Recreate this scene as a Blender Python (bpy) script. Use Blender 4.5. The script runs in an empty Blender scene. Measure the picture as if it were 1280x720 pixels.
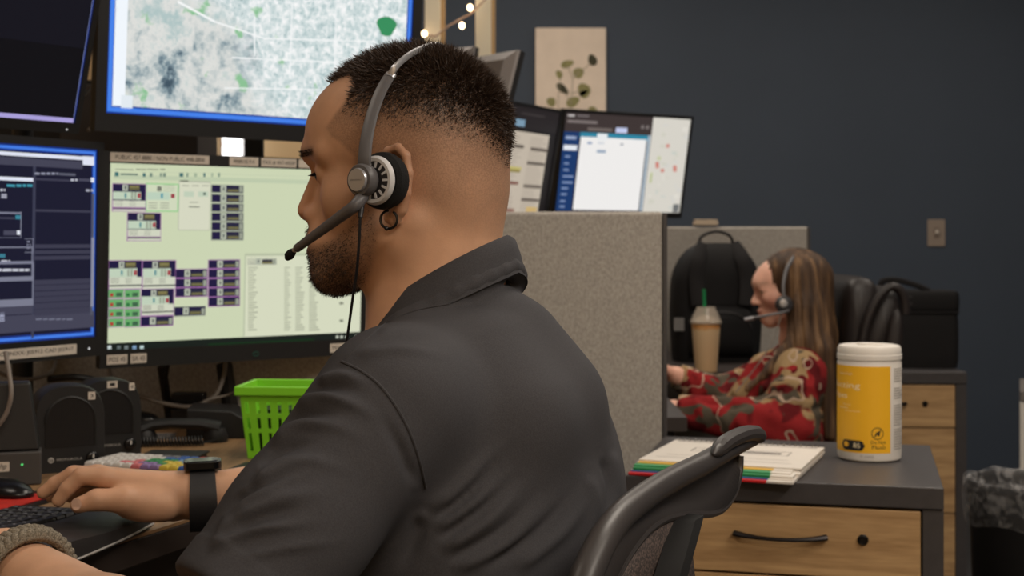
import bpy, bmesh, math, random
import numpy as np
from mathutils import Vector, Matrix

random.seed(7)
RNG = np.random.default_rng(7)
SC = bpy.context.scene
COL = SC.collection

# ------------------------------------------------------------------ camera
ZC, YH, FP = 1.12, 300.0, 1758.0          # eye height, horizon row, focal length in pixels
cam_d = bpy.data.cameras.new('camera')
cam = bpy.data.objects.new('camera', cam_d)
COL.objects.link(cam)
cam.location = (0, 0, ZC)
cam.rotation_euler = (math.pi / 2, 0, 0)
cam_d.sensor_width = 36.0
cam_d.lens = 36.0 * FP / 1280.0
cam_d.shift_y = (YH - 360.0) / 1280.0
cam_d.clip_start = 0.05
cam_d.dof.use_dof = True
cam_d.dof.focus_distance = 1.30
cam_d.dof.aperture_fstop = 10.5
SC.camera = cam

# ------------------------------------------------------------------ world, lights, exposure
world = bpy.data.worlds.new('room_ambient')
SC.world = world
world.use_nodes = True
world.node_tree.nodes['Background'].inputs[0].default_value = (0.9, 0.95, 1.0, 1)
world.node_tree.nodes['Background'].inputs[1].default_value = 0.05


def area_light(name, loc, sx, sy, power, color, rot=(0, 0, 0), spread=180):
    d = bpy.data.lights.new(name, 'AREA')
    d.shape = 'RECTANGLE'
    d.size, d.size_y = sx, sy
    d.energy = power
    d.color = color
    d.spread = math.radians(spread)
    o = bpy.data.objects.new(name, d)
    o.location = loc
    o.rotation_euler = rot
    COL.objects.link(o)
    return o


WARM = (1.0, 0.90, 0.78)
area_light('ceiling_panel_or_fill_light', (1.6, 0.6, 2.66), 0.6, 1.2, 36, WARM)
area_light('ceiling_panel_or_fill_light', (0.8, 2.4, 2.66), 0.6, 1.2, 24, WARM)
area_light('ceiling_panel_or_fill_light', (0.75, -0.8, 2.66), 1.2, 0.6, 36, WARM)
area_light('ceiling_panel_or_fill_light', (0.0, 4.7, 2.66), 1.2, 0.6, 22, WARM)
area_light('ceiling_panel_or_fill_light', (-1.2, 1.3, 2.66), 0.6, 0.6, 7, WARM)  # unseen fill light, added on the left to brighten the man's face and forehead
area_light('ceiling_panel_or_fill_light', (1.8, 4.4, 2.66), 0.6, 1.2, 14, WARM)

vs = SC.view_settings
SC.display_settings.display_device = 'sRGB'
vs.view_transform = 'Standard'
vs.look = 'None'
vs.exposure = 0.0
vs.gamma = 1.0
vs.use_curve_mapping = False


# ------------------------------------------------------------------ helpers
def P(px, py, Y):
    """world point seen at photo pixel (px, py) at distance Y in front of the lens"""
    return Vector(((px - 640.0) / FP * Y, Y, ZC - (py - YH) / FP * Y))


def lin(c):
    return tuple((x / 12.92 if x <= 0.04045 else ((x + 0.055) / 1.055) ** 2.4) for x in (v / 255.0 for v in c))


def rgb(r, g, b):
    return lin((r, g, b))


def new_mat(name):
    m = bpy.data.materials.new(name)
    m.use_nodes = True
    nt = m.node_tree
    return m, nt, nt.nodes['Principled BSDF']


def mat(name, color, rough=0.5, metal=0.0, bump=0.0, bscale=200.0, vary=0.0, vscale=8.0, spec=0.5, coat=0.0, trans=0.0, ior=1.45, alpha=1.0, stretch=None):
    """plain procedural surface: base colour, slow colour variation, fine relief"""
    m, nt, b = new_mat(name)
    N, L = nt.nodes, nt.links
    b.inputs['Base Color'].default_value = (*color, 1)
    b.inputs['Roughness'].default_value = rough
    b.inputs['Metallic'].default_value = metal
    b.inputs['Specular IOR Level'].default_value = spec
    b.inputs['Coat Weight'].default_value = coat
    b.inputs['Transmission Weight'].default_value = trans
    b.inputs['IOR'].default_value = ior
    b.inputs['Alpha'].default_value = alpha
    if vary or bump:
        tc = N.new('ShaderNodeTexCoord')
        mp = N.new('ShaderNodeMapping')
        L.new(tc.outputs['Object'], mp.inputs[0])
        if stretch:
            mp.inputs['Scale'].default_value = stretch
    if vary:
        n = N.new('ShaderNodeTexNoise')
        n.inputs['Scale'].default_value = vscale
        n.inputs['Detail'].default_value = 4
        L.new(mp.outputs[0], n.inputs['Vector'])
        r = N.new('ShaderNodeMapRange')
        r.inputs[1].default_value = 0.3
        r.inputs[2].default_value = 0.7
        r.inputs[3].default_value = 1 - vary
        r.inputs[4].default_value = 1 + vary
        L.new(n.outputs[0], r.inputs[0])
        mx = N.new('ShaderNodeMix')
        mx.data_type = 'RGBA'
        mx.blend_type = 'MULTIPLY'
        mx.inputs[0].default_value = 1
        mx.inputs[6].default_value = (*color, 1)
        L.new(r.outputs[0], mx.inputs[7])
        L.new(mx.outputs[2], b.inputs['Base Color'])
    if bump:
        n2 = N.new('ShaderNodeTexNoise')
        n2.inputs['Scale'].default_value = bscale
        n2.inputs['Detail'].default_value = 3
        L.new(mp.outputs[0], n2.inputs['Vector'])
        bp = N.new('ShaderNodeBump')
        bp.inputs['Strength'].default_value = bump
        bp.inputs['Distance'].default_value = 0.002
        L.new(n2.outputs[0], bp.inputs['Height'])
        L.new(bp.outputs[0], b.inputs['Normal'])
    return m


def mat_wood(name, c1, c2, axis=0, scale=1.0, rough=0.45):
    m, nt, b = new_mat(name)
    N, L = nt.nodes, nt.links
    tc = N.new('ShaderNodeTexCoord')
    mp = N.new('ShaderNodeMapping')
    L.new(tc.outputs['Object'], mp.inputs[0])
    s = [14 * scale] * 3
    s[axis] = 1.3 * scale
    mp.inputs['Scale'].default_value = s
    n1 = N.new('ShaderNodeTexNoise')
    n1.inputs['Scale'].default_value = 2.2
    n1.inputs['Detail'].default_value = 6
    n1.inputs['Distortion'].default_value = 0.8
    L.new(mp.outputs[0], n1.inputs['Vector'])
    n2 = N.new('ShaderNodeTexNoise')
    n2.inputs['Scale'].default_value = 14
    n2.inputs['Detail'].default_value = 4
    L.new(mp.outputs[0], n2.inputs['Vector'])
    ad = N.new('ShaderNodeMath')
    ad.operation = 'MULTIPLY_ADD'
    ad.inputs[1].default_value = 0.35
    L.new(n2.outputs[0], ad.inputs[0])
    L.new(n1.outputs[0], ad.inputs[2])
    cr = N.new('ShaderNodeValToRGB')
    cr.color_ramp.elements[0].position = 0.48
    cr.color_ramp.elements[0].color = (*c2, 1)
    cr.color_ramp.elements[1].position = 0.82
    cr.color_ramp.elements[1].color = (*c1, 1)
    L.new(ad.outputs[0], cr.inputs[0])
    L.new(cr.outputs[0], b.inputs['Base Color'])
    b.inputs['Roughness'].default_value = rough
    return m


def mat_fabric(name, c1, c2, scale=260.0, rough=0.95, stretch=(1, 1, 1), bump=0.25):
    m, nt, b = new_mat(name)
    N, L = nt.nodes, nt.links
    tc = N.new('ShaderNodeTexCoord')
    mp = N.new('ShaderNodeMapping')
    mp.inputs['Scale'].default_value = stretch
    L.new(tc.outputs['Object'], mp.inputs[0])
    n1 = N.new('ShaderNodeTexNoise')
    n1.inputs['Scale'].default_value = scale
    n1.inputs['Detail'].default_value = 3
    n1.inputs['Roughness'].default_value = 0.7
    L.new(mp.outputs[0], n1.inputs['Vector'])
    cr = N.new('ShaderNodeValToRGB')
    cr.color_ramp.elements[0].position = 0.36
    cr.color_ramp.elements[0].color = (*c2, 1)
    cr.color_ramp.elements[1].position = 0.64
    cr.color_ramp.elements[1].color = (*c1, 1)
    L.new(n1.outputs[0], cr.inputs[0])
    L.new(cr.outputs[0], b.inputs['Base Color'])
    bp = N.new('ShaderNodeBump')
    bp.inputs['Strength'].default_value = bump
    bp.inputs['Distance'].default_value = 0.001
    L.new(n1.outputs[0], bp.inputs['Height'])
    L.new(bp.outputs[0], b.inputs['Normal'])
    b.inputs['Roughness'].default_value = rough
    b.inputs['Specular IOR Level'].default_value = 0.2
    return m


def mat_emit(name, color, strength=1.0):
    m, nt, b = new_mat(name)
    b.inputs['Base Color'].default_value = (0.01, 0.01, 0.01, 1)
    b.inputs['Roughness'].default_value = 0.35
    b.inputs['Emission Color'].default_value = (*color, 1)
    b.inputs['Emission Strength'].default_value = strength
    return m


class MB:
    """collects shapes and links them as ONE mesh object"""

    def __init__(s):
        s.v, s.f, s.c = [], [], []

    def _add(s, vs, fs, col=None):
        o = len(s.v)
        s.v += [tuple(p) for p in vs]
        for f in fs:
            s.f.append([i + o for i in f])
            s.c.append(col)
        return s

    def box(s, x0, x1, y0, y1, z0, z1, M=None, col=None):
        vs = [Vector(p) for p in ((x0, y0, z0), (x1, y0, z0), (x1, y1, z0), (x0, y1, z0), (x0, y0, z1), (x1, y0, z1), (x1, y1, z1), (x0, y1, z1))]
        if M is not None:
            vs = [M @ p for p in vs]
        return s._add(vs, [(3, 2, 1, 0), (4, 5, 6, 7), (0, 1, 5, 4), (1, 2, 6, 5), (2, 3, 7, 6), (3, 0, 4, 7)], col)

    def quad(s, a, b, c, d, col=None):
        return s._add([a, b, c, d], [(0, 1, 2, 3)], col)

    def poly(s, pts, col=None):
        return s._add(pts, [tuple(range(len(pts)))], col)

    def prism(s, pts, d, col=None):
        """polygon (list of 3D points, counter-clockwise seen from the front) extruded by vector d"""
        n = len(pts)
        d = Vector(d)
        vs = [Vector(p) for p in pts] + [Vector(p) + d for p in pts]
        fs = [tuple(range(n)), tuple(range(2 * n - 1, n - 1, -1))]
        fs += [(i, i + n, (i + 1) % n + n, (i + 1) % n) for i in range(n)]
        return s._add(vs, fs, col)

    def tube(s, pts, r, seg=8, cap=True, flat=1.0, up=None, closed=False):
        """swept round (or flattened) section along a path; r a number or one per point"""
        pts = [Vector(p) for p in pts]
        n = len(pts)
        rs = r if isinstance(r, (list, tuple, np.ndarray)) else [r] * n
        prev = None
        vs, fs = [], []
        for i, p in enumerate(pts):
            if closed:
                t = pts[(i + 1) % n] - pts[i - 1]
            else:
                t = pts[min(i + 1, n - 1)] - pts[max(i - 1, 0)]
            t = t.normalized() if t.length > 1e-9 else Vector((0, 0, 1))
            if up is not None:
                a = t.cross(Vector(up))
            elif prev is None:
                a = t.cross(Vector((0, 0, 1)))
                if a.length < 1e-3:
                    a = t.cross(Vector((1, 0, 0)))
            else:
                a = prev - t * prev.dot(t)
            if a.length < 1e-6:
                a = t.orthogonal()
            a.normalize()
            prev = a
            b = t.cross(a)
            for k in range(seg):
                q = 2 * math.pi * k / seg
                vs.append(p + a * (rs[i] * math.cos(q)) + b * (rs[i] * flat * math.sin(q)))
        m = n if closed else n - 1
        for i in range(m):
            for k in range(seg):
                i2 = (i + 1) % n
                fs.append((i * seg + k, i * seg + (k + 1) % seg, i2 * seg + (k + 1) % seg, i2 * seg + k))
        if cap and not closed:
            fs.append(tuple(range(seg - 1, -1, -1)))
            fs.append(tuple((n - 1) * seg + k for k in range(seg)))
        return s._add(vs, fs)

    def lathe(s, prof, seg=32, M=None, col=None):
        """profile [(radius, z)] turned about z"""
        n = len(prof)
        vs, fs = [], []
        for r, z in prof:
            for k in range(seg):
                q = 2 * math.pi * k / seg
                p = Vector((r * math.cos(q), r * math.sin(q), z))
                vs.append(M @ p if M is not None else p)
        for i in range(n - 1):
            for k in range(seg):
                fs.append((i * seg + k, i * seg + (k + 1) % seg, (i + 1) * seg + (k + 1) % seg, (i + 1) * seg + k))
        if prof[0][0] > 1e-5:
            fs.append(tuple(range(seg - 1, -1, -1)))
        if prof[-1][0] > 1e-5:
            fs.append(tuple((n - 1) * seg + k for k in range(seg)))
        return s._add(vs, fs, col)

    def loft(s, rings, cap=True, closed=True):
        n, m = len(rings), len(rings[0])
        vs = [p for r in rings for p in r]
        fs = []
        for i in range(n - 1):
            for k in range(m if closed else m - 1):
                k2 = (k + 1) % m
                fs.append((i * m + k, i * m + k2, (i + 1) * m + k2, (i + 1) * m + k))
        if cap and closed:
            fs.append(tuple(range(m - 1, -1, -1)))
            fs.append(tuple((n - 1) * m + k for k in range(m)))
        return s._add(vs, fs)

    def grid(s, G):
        n, m = len(G), len(G[0])
        vs = [p for r in G for p in r]
        return s._add(vs, [(i * m + k, i * m + k + 1, (i + 1) * m + k + 1, (i + 1) * m + k) for i in range(n - 1) for k in range(m - 1)])

    def sphere(s, c, r, seg=16, rings=10, sc=(1, 1, 1)):
        c = Vector(c)
        prof = [(max(1e-6, r * math.sin(math.pi * i / rings)), -r * math.cos(math.pi * i / rings)) for i in range(rings + 1)]
        return s.lathe(prof, seg, Matrix.Translation(c) @ Matrix.Diagonal((*sc, 1)))

    def build(s, name, m, parent=None, smooth=False, bevel=0.0, seg=2, sub=0, solid=0.0, angle=35):
        me = bpy.data.meshes.new(name)
        me.from_pydata(s.v, [], s.f)
        me.update()
        if any(c is not None for c in s.c):
            ca = me.color_attributes.new('tint', 'FLOAT_COLOR', 'CORNER')
            buf = []
            for poly, c in zip(s.f, s.c):
                c = c or (0, 0, 0)
                buf += [c[0], c[1], c[2], 1.0] * len(poly)
            ca.data.foreach_set('color', buf)
        if smooth:
            me.shade_smooth()
            if angle:
                me.set_sharp_from_angle(angle=math.radians(angle))
        o = bpy.data.objects.new(name, me)
        COL.objects.link(o)
        if m is not None:
            me.materials.append(m)
        if parent is not None:
            o.parent = parent
        if solid:
            md = o.modifiers.new('thickness', 'SOLIDIFY')
            md.thickness = solid
            md.offset = 0
        if bevel:
            md = o.modifiers.new('bevel', 'BEVEL')
            md.width = bevel
            md.segments = seg
            md.limit_method = 'ANGLE'
            md.angle_limit = math.radians(40)
            md.harden_normals = True
            me.shade_smooth()
        if sub:
            md = o.modifiers.new('sub', 'SUBSURF')
            md.levels = md.render_levels = sub
        return o


def thing(name, label, cat, loc=(0, 0, 0), rotz=0.0, group=None, M=None):
    o = bpy.data.objects.new(name, None)
    o.empty_display_size = 0.05
    COL.objects.link(o)
    if M is not None:
        o.matrix_world = M
    else:
        o.location = loc
        o.rotation_euler = (0, 0, rotz)
    o['label'] = label
    o['category'] = cat
    if group:
        o['group'] = group
    return o


def tag(o, label, cat, group=None):
    o['label'] = label
    o['category'] = cat
    if group:
        o['group'] = group
    return o


def struct(name, mb, m, **k):
    o = mb.build(name, m, **k)
    o['kind'] = 'structure'
    return o


def world_to_local(root, p):
    return root.matrix_basis.inverted() @ Vector(p)


def rrect(w, h, r, n=4, cx=0.0, cz=0.0):
    """rounded rectangle outline in the x-z plane, counter-clockwise seen from -y"""
    pts = []
    for (sx, sz, a0) in ((1, 1, 0), (-1, 1, 90), (-1, -1, 180), (1, -1, 270)):
        for i in range(n + 1):
            a = math.radians(a0 + 90 * i / n)
            pts.append(Vector((cx + sx * (w / 2 - r) + r * math.cos(a), 0, cz + sz * (h / 2 - r) + r * math.sin(a))))
    return pts


def text_mesh(body, width=None, height=None):
    """flat text outline as (verts, faces), lower-left at the origin, in x-y"""
    cu = bpy.data.curves.new('lettering', 'FONT')
    cu.body = body
    cu.resolution_u = 2
    o = bpy.data.objects.new('lettering', cu)
    COL.objects.link(o)
    me = bpy.data.meshes.new_from_object(o)
    v = np.array([tuple(q.co) for q in me.vertices], float).reshape(-1, 3)
    f = [tuple(p.vertices) for p in me.polygons]
    bpy.data.objects.remove(o)
    bpy.data.curves.remove(cu)
    bpy.data.meshes.remove(me)
    v[:, :2] -= v[:, :2].min(0)
    w, h = v[:, 0].max(), v[:, 1].max()
    sx = (width / w) if width else None
    sy = (height / h) if height else None
    if sx is None:
        sx = sy
    if sy is None:
        sy = sx
    v[:, 0] *= sx
    v[:, 1] *= sy
    return v, f


def lettering(body, M, width, height, m, parent, name='lettering', bend=None):
    """text lying in the x-z plane of M (reads from -y); bend = cylinder radius about z"""
    v, f = text_mesh(body, width, height)
    pts = []
    for x, y, _ in v:
        pts.append(M @ Vector((x, 0, y)))
    mb = MB()
    mb._add(pts, f)
    return mb.build(name, m, parent)


# ------------------------------------------------------------------ shared materials
M_black = mat('black_plastic', rgb(26, 25, 26), 0.5, bump=0.05, bscale=900)
M_gloss = mat('gloss_black_plastic', rgb(18, 18, 20), 0.25)
M_dark = mat('dark_grey_plastic', rgb(52, 50, 50), 0.5, bump=0.06, bscale=800)
M_white = mat('white_paint', rgb(225, 220, 212), 0.5)
M_label = mat('label_paper', rgb(206, 196, 184), 0.7)
M_ink = mat('black_ink', rgb(30, 28, 30), 0.7)
M_metal = mat('satin_steel', rgb(165, 163, 160), 0.35, 1.0)
M_cable_black = mat('black_cable_rubber', rgb(20, 20, 21), 0.5)
M_cable_grey = mat('grey_cable_rubber', rgb(120, 112, 105), 0.55)
M_oak = mat_wood('pale_oak_laminate', rgb(196, 160, 114), rgb(152, 117, 78), 0)
M_graphite = mat('graphite_laminate', rgb(66, 63, 64), 0.42, bump=0.08, bscale=500, vary=0.08, vscale=60)
M_panel = mat_fabric('grey_panel_fabric', rgb(176, 170, 162), rgb(146, 140, 133), 260, stretch=(1, 1, 0.6), bump=0.12)
M_led_green = mat_emit('green_indicator', rgb(90, 230, 120), 1.2)

# ------------------------------------------------------------------ the room
M_wall = mat('slate_blue_wall_paint', rgb(60, 69, 82), 0.75, bump=0.1, bscale=350, vary=0.04, vscale=3)
M_tan = mat('tan_wall_paint', rgb(226, 196, 152), 0.8, bump=0.06, bscale=300)
M_ceil = mat('ceiling_tile_white', rgb(196, 194, 188), 0.9, bump=0.2, bscale=120)
M_carpet = mat_fabric('charcoal_carpet', rgb(70, 68, 68), rgb(42, 41, 42), 160)
XL, XR, YB, YF, ZT = -2.9, 2.6, 6.0, -1.6, 2.7
struct('floor', MB().box(XL, XR, YF, YB, -0.1, 0), M_carpet)
struct('ceiling', MB().box(XL, XR, YF, YB, ZT, ZT + 0.1), M_ceil)
struct('wall_back', MB().box(XL, XR, YB, YB + 0.1, 0, ZT), M_wall)
struct('wall_right', MB().box(XR, XR + 0.1, YF, YB, 0, ZT), M_wall)
struct('wall_left', MB().box(XL - 0.1, XL, YF, YB, 0, ZT), M_tan)
struct('wall_front', MB().box(XL, XR, YF - 0.1, YF, 0, ZT), M_tan)
# tan bay of the back wall that shows between the monitors on the left
struct('wall_bay', MB().box(XL, -0.74, 5.3, YB, 0, ZT), M_tan)
struct('baseboard_back', MB().box(-0.74, XR, YB - 0.015, YB, 0, 0.1), M_black, bevel=0.003)

# picture on the slate wall
Y = YB
a, b_ = P(669, 36, Y), P(757, 36, Y)
pw, ph = b_.x - a.x, 0.46
M_canvas = mat('cream_canvas', rgb(222, 206, 190), 0.85, bump=0.2, bscale=500, vary=0.05, vscale=12)
M_leafp = mat('printed_leaf_olive', rgb(136, 132, 88), 0.8, vary=0.25, vscale=60)
M_leafd = mat('printed_leaf_dark', rgb(64, 62, 44), 0.8, vary=0.25, vscale=60)
M_stemp = mat('printed_stem', rgb(150, 140, 122), 0.8)
pic = thing('picture', 'canvas print of olive green leaf sprigs hung on the slate wall', 'picture', (a.x, Y - 0.03, a.z - ph))
MB().box(0, pw, 0, 0.029, 0, ph).build('canvas', M_canvas, pic, bevel=0.003)
sx = pw / 88.0


def leaf_print(px, py, w, h, ang, m):
    cx, cz = (px - 669) * sx, ph - (py - 36) * sx
    pts = []
    for i in range(14):
        t = 2 * math.pi * i / 14
        u, v = math.cos(t) * w / 2, math.sin(t) * h / 2 * (1 - 0.25 * math.cos(t))
        ca, sa = math.cos(ang), math.sin(ang)
        pts.append(Vector((cx + (u * ca - v * sa) * sx, -0.0012, cz + (u * sa + v * ca) * sx)))
    MB().poly(pts).build('leaf', m, pic)


for L_ in ((740, 76, 15, 11, 1.9, M_leafd), (709, 81, 17, 9, 0.3, M_leafp), (723, 92, 14, 13, 0.6, M_leafp), (699, 94, 8, 11, 0.4, M_leafp),
           (703, 112, 19, 9, -0.75, M_leafd), (730, 114, 16, 19, 0.3, M_leafp), (716, 128, 18, 12, 0.5, M_leafp), (689, 128, 11, 12, 0.8, M_leafp),
           (729, 117, 12, 6, 0.5, M_leafd), (741, 140, 14, 11, -0.4, M_leafp), (700, 145, 13, 10, 0.7, M_leafp)):
    leaf_print(*L_)
st = MB()
for pts in (((716, 175), (713, 130), (716, 100), (722, 88)), ((713, 130), (706, 116)), ((714, 118), (727, 114)), ((716, 100), (709, 83)), ((717, 98), (738, 80)), ((700, 160), (697, 130), (700, 98))):
    q = [Vector(((x - 669) * sx, -0.001, ph - (y - 36) * sx)) for x, y in pts]
    st.tube(q, 0.0018, 5, flat=0.25, up=(0, 1, 0))
st.build('stem', M_stemp, pic)

# light switch
s0 = P(1170, 291, YB)
sw = thing('light_switch', 'small beige light switch plate on the slate wall', 'switch', (s0.x, YB - 0.006, s0.z))
M_beige = mat('beige_plastic', rgb(142, 128, 116), 0.5)
MB().prism([p for p in rrect(0.075, 0.115, 0.006)], (0, 0.006, 0)).build('plate', M_beige, sw, bevel=0.001)
MB().prism(rrect(0.022, 0.045, 0.003), (0, -0.002, 0)).build('toggle_frame', mat('tan_plastic', rgb(120, 106, 95), 0.5), sw)
MB().box(-0.006, 0.006, -0.012, 0, -0.004, 0.012).build('toggle', M_label, sw, bevel=0.001)

# cream post frame with a string of lights
YP = 4.72
M_cream = mat('cream_paint', rgb(240, 230, 206), 0.55)
M_creamd = mat('raw_pine_edge', rgb(196, 160, 112), 0.6)
fx = P(545, 0, YP).x
post_frame = thing('post_frame', 'cream painted wooden post frame wrapped with string lights behind the grey monitor back', 'frame', (fx, YP, 0))
p1, p2 = P(543, 0, YP).x - fx, P(606, 0, YP).x - fx
for xx in (p1, p2):
    po = MB().box(xx - 0.031, xx + 0.022, -0.03, 0.03, 0.765, 2.28).build('post', M_cream, post_frame, bevel=0.003)
    MB().box(xx + 0.0222, xx + 0.035, -0.026, 0.03, 0.766, 2.28).build('edge_strip', M_creamd, po)
MB().box(p1 - 0.031, p2 + 0.035, -0.03, 0.03, 2.28, 2.34).build('top_rail', M_cream, post_frame, bevel=0.003)
MB().box(p1 - 0.06, p2 + 0.06, -0.07, 0.07, 0.7355, 0.765).build('foot_rail', M_cream, post_frame, bevel=0.003)

M_bulb = mat_emit('warm_bulb', (1.0, 0.72, 0.42), 9.0)
M_wire = mat('clear_wire', rgb(168, 140, 120), 0.4)
sl = thing('string_lights', 'string of small warm bulbs draped between the two cream posts', 'lights', (fx, YP, 0))
path = [P(520, 48, YP - 0.05), P(530, 43, YP - 0.05), P(545, 45, YP - 0.045), P(560, 33, YP - 0.04), P(575, 24, YP - 0.04), P(588, 18, YP - 0.045), P(598, 8, YP - 0.045), P(612, -6, YP - 0.045), P(630, -14, YP - 0.03)]
MB().tube([world_to_local(sl, p) - Vector((0, 0, 0)) if False else p - Vector((fx, YP, 0)) for p in path], 0.0035, 6).build('wire', M_wire, sl, smooth=True)
for (bx, by) in ((587.5, 9.5), (577.5, 32), (530.5, 42)):
    q = P(bx, by, YP - 0.06) - Vector((fx, YP, 0))
    MB().sphere(q, 0.0085, 12, 8, (1, 1, 1.25)).build('bulb', M_bulb, sl, smooth=True)
    MB().tube([q + Vector((0, 0.01, 0)), q + Vector((0, 0.025, 0.002))], 0.004, 6).build('bulb_socket', M_wire, sl)

# wall lamp seen as a bright patch between the two middle monitors
lp = P(294, 181, 5.3)
lamp = thing('wall_lamp', 'bright white wall lamp glowing between the upper and lower monitors', 'lamp', (lp.x, 5.3, lp.z))
MB().box(-0.045, 0.045, -0.02, 0, -0.075, 0.075).build('back_plate', M_metal, lamp, bevel=0.003)
MB().lathe([(0.001, -0.055), (0.036, -0.055), (0.036, -0.004), (0.03, -0.001), (0.03, 0.001), (0.036, 0.004), (0.036, 0.055), (0.001, 0.055)], 20, Matrix.Translation((0, -0.06, 0))).build('shade', mat_emit('lit_lamp_glass', (1, 0.98, 1.0), 3.0), lamp, smooth=True)

# ------------------------------------------------------------------ cubicle dividers
def divider(name, label, x0, x1, y0, thick, ztop, foot=True):
    o = thing(name, label, 'divider', (x0, y0, 0))
    w = x1 - x0
    MB().box(0.008, w - 0.008, -thick / 2, thick / 2, 0.03, ztop - 0.004).build('fabric_panel', M_panel, o, bevel=0.008, seg=3)
    MB().box(w - 0.0095, w, -thick / 2 - 0.002, thick / 2 + 0.002, 0.0, ztop - 0.006).build('edge_trim', M_graphite, o, bevel=0.002)
    MB().box(0, 0.0095, -thick / 2 - 0.002, thick / 2 + 0.002, 0.0, ztop - 0.006).build('edge_trim', M_graphite, o, bevel=0.002)
    MB().box(0.01, w - 0.01, -thick / 2 + 0.006, thick / 2 - 0.006, 0.0, 0.04).build('base_rail', M_graphite, o)
    return o


YD = 2.85
xr = P(834, 300, YD).x
divider('cubicle_divider', 'near grey fabric cubicle divider behind the man in the polo shirt', -1.95, xr, YD + 0.03, 0.06, P(0, 262, YD).z)
YD2 = 4.9
divider('cubicle_divider', 'far grey fabric cubicle divider behind the black backpack', P(560, 0, YD2).x, P(1013, 0, YD2).x, YD2 + 0.03, 0.06, P(0, 282, YD2).z)
e0 = P(882, 282, YD2 + 0.02)
er = thing('whiteboard_eraser', 'cream block eraser lying on top of the far divider', 'eraser', e0)
MB().box(-0.042, 0.042, -0.022, 0.022, 0, 0.013).build('felt', mat('cream_felt', rgb(190, 172, 150), 0.9), er, bevel=0.003)
MB().box(-0.04, 0.04, -0.02, 0.02, 0.013, 0.021).build('back', mat('cream_plastic', rgb(178, 160, 138), 0.5), er, bevel=0.003)

# ------------------------------------------------------------------ drawer cabinets
M_handle = mat('black_metal_handle', rgb(36, 31, 30), 0.35, 0.6)
M_lock = mat('black_lock', rgb(30, 26, 24), 0.4, 0.5)


def cabinet(label, corner, yaw, w, d, h, dz, slab=0.035, side=0.032):
    """corner = front right top corner on the plan"""
    o = thing('drawer_cabinet', label, 'cabinet', (corner[0], corner[1], 0), yaw)
    MB().box(-w, 0, 0, d, h - slab, h).build('top', M_graphite, o, bevel=0.0025)
    b = MB()
    b.box(-w, -w + side, 0.004, d, 0, h - slab - 0.0005)
    b.box(-side, 0, 0.004, d, 0, h - slab - 0.0005)
    b.box(-w + side, -side, d - 0.02, d, 0, h - slab - 0.0005)
    b.box(-w + side, -side, 0.03, d - 0.02, 0.0, 0.06)
    b.build('carcass', M_graphite, o, bevel=0.0015)
    z = h - slab - 0.004
    hs = list(dz)
    for i, hh in enumerate(hs):
        fr = MB().box(-w + side + 0.003, -side - 0.003, 0.0, 0.02, z - hh + 0.004, z).build('drawer', M_oak, o, bevel=0.0012)
        cx, cz = -w / 2, z - hh * 0.5 + 0.010
        hw = 0.072
        pts = [Vector((cx + hw * (k / 8.0 * 2 - 1), -0.004 - 0.014 * math.sin(math.pi * min(1, max(0, (k) / 8.0))) ** 0.5, cz - 0.0 - 0.004 * math.sin(math.pi * k / 8.0))) for k in range(9)]
        MB().tube(pts, [0.0065, 0.0055, 0.0045, 0.0042, 0.0042, 0.0042, 0.0045, 0.0055, 0.0065], 8, flat=0.8).build('handle', M_handle, fr, smooth=True)
        if i == 0:
            ML = Matrix.Translation((-w / 2 + 0.128, 0, cz - 0.001)) @ Matrix.Rotation(math.pi / 2, 4, 'X')
            lk = MB().lathe([(0.0085, -0.001), (0.0085, 0.003), (0.0065, 0.005), (0.0055, 0.0035), (0.001, 0.0035)], 18, ML).build('lock', M_lock, fr, smooth=True)
        MB().box(-w + side + 0.01, -side - 0.01, 0.02, d - 0.06, z - hh + 0.012, z - 0.02).build('drawer_box', M_black, fr)
        z -= hh
    return o


cc = P(1180, 610, 2.183)
CAB_YAW = math.radians(-14)
CAB_H = 0.735
cab = cabinet('near oak fronted drawer cabinet with graphite top carrying the wipes canister', (cc.x, cc.y), CAB_YAW, 0.5, 0.47, CAB_H, (0.113, 0.25, 0.27))
fc = P(1209, 465, 4.1)
cab2 = cabinet('far oak fronted drawer cabinet with graphite top under the black lunch bag', (fc.x, fc.y), math.radians(-2), 0.5, 0.5, CAB_H, (0.126, 0.25, 0.27))

# ------------------------------------------------------------------ screens
def mat_screen(name='screen_light'):
    m, nt, b = new_mat(name)
    at = nt.nodes.new('ShaderNodeAttribute')
    at.attribute_name = 'tint'
    b.inputs['Base Color'].default_value = (0.008, 0.008, 0.009, 1)
    b.inputs['Roughness'].default_value = 0.4
    b.inputs['Specular IOR Level'].default_value = 0.12
    nt.links.new(at.outputs['Color'], b.inputs['Emission Color'])
    b.inputs['Emission Strength'].default_value = 1.0
    return m


M_screen = mat_screen()
M_panel_off = mat('display_glass', rgb(14, 14, 18), 0.25)
M_silver = mat('silver_grey_plastic', rgb(138, 132, 130), 0.45, bump=0.03, bscale=600)


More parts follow.
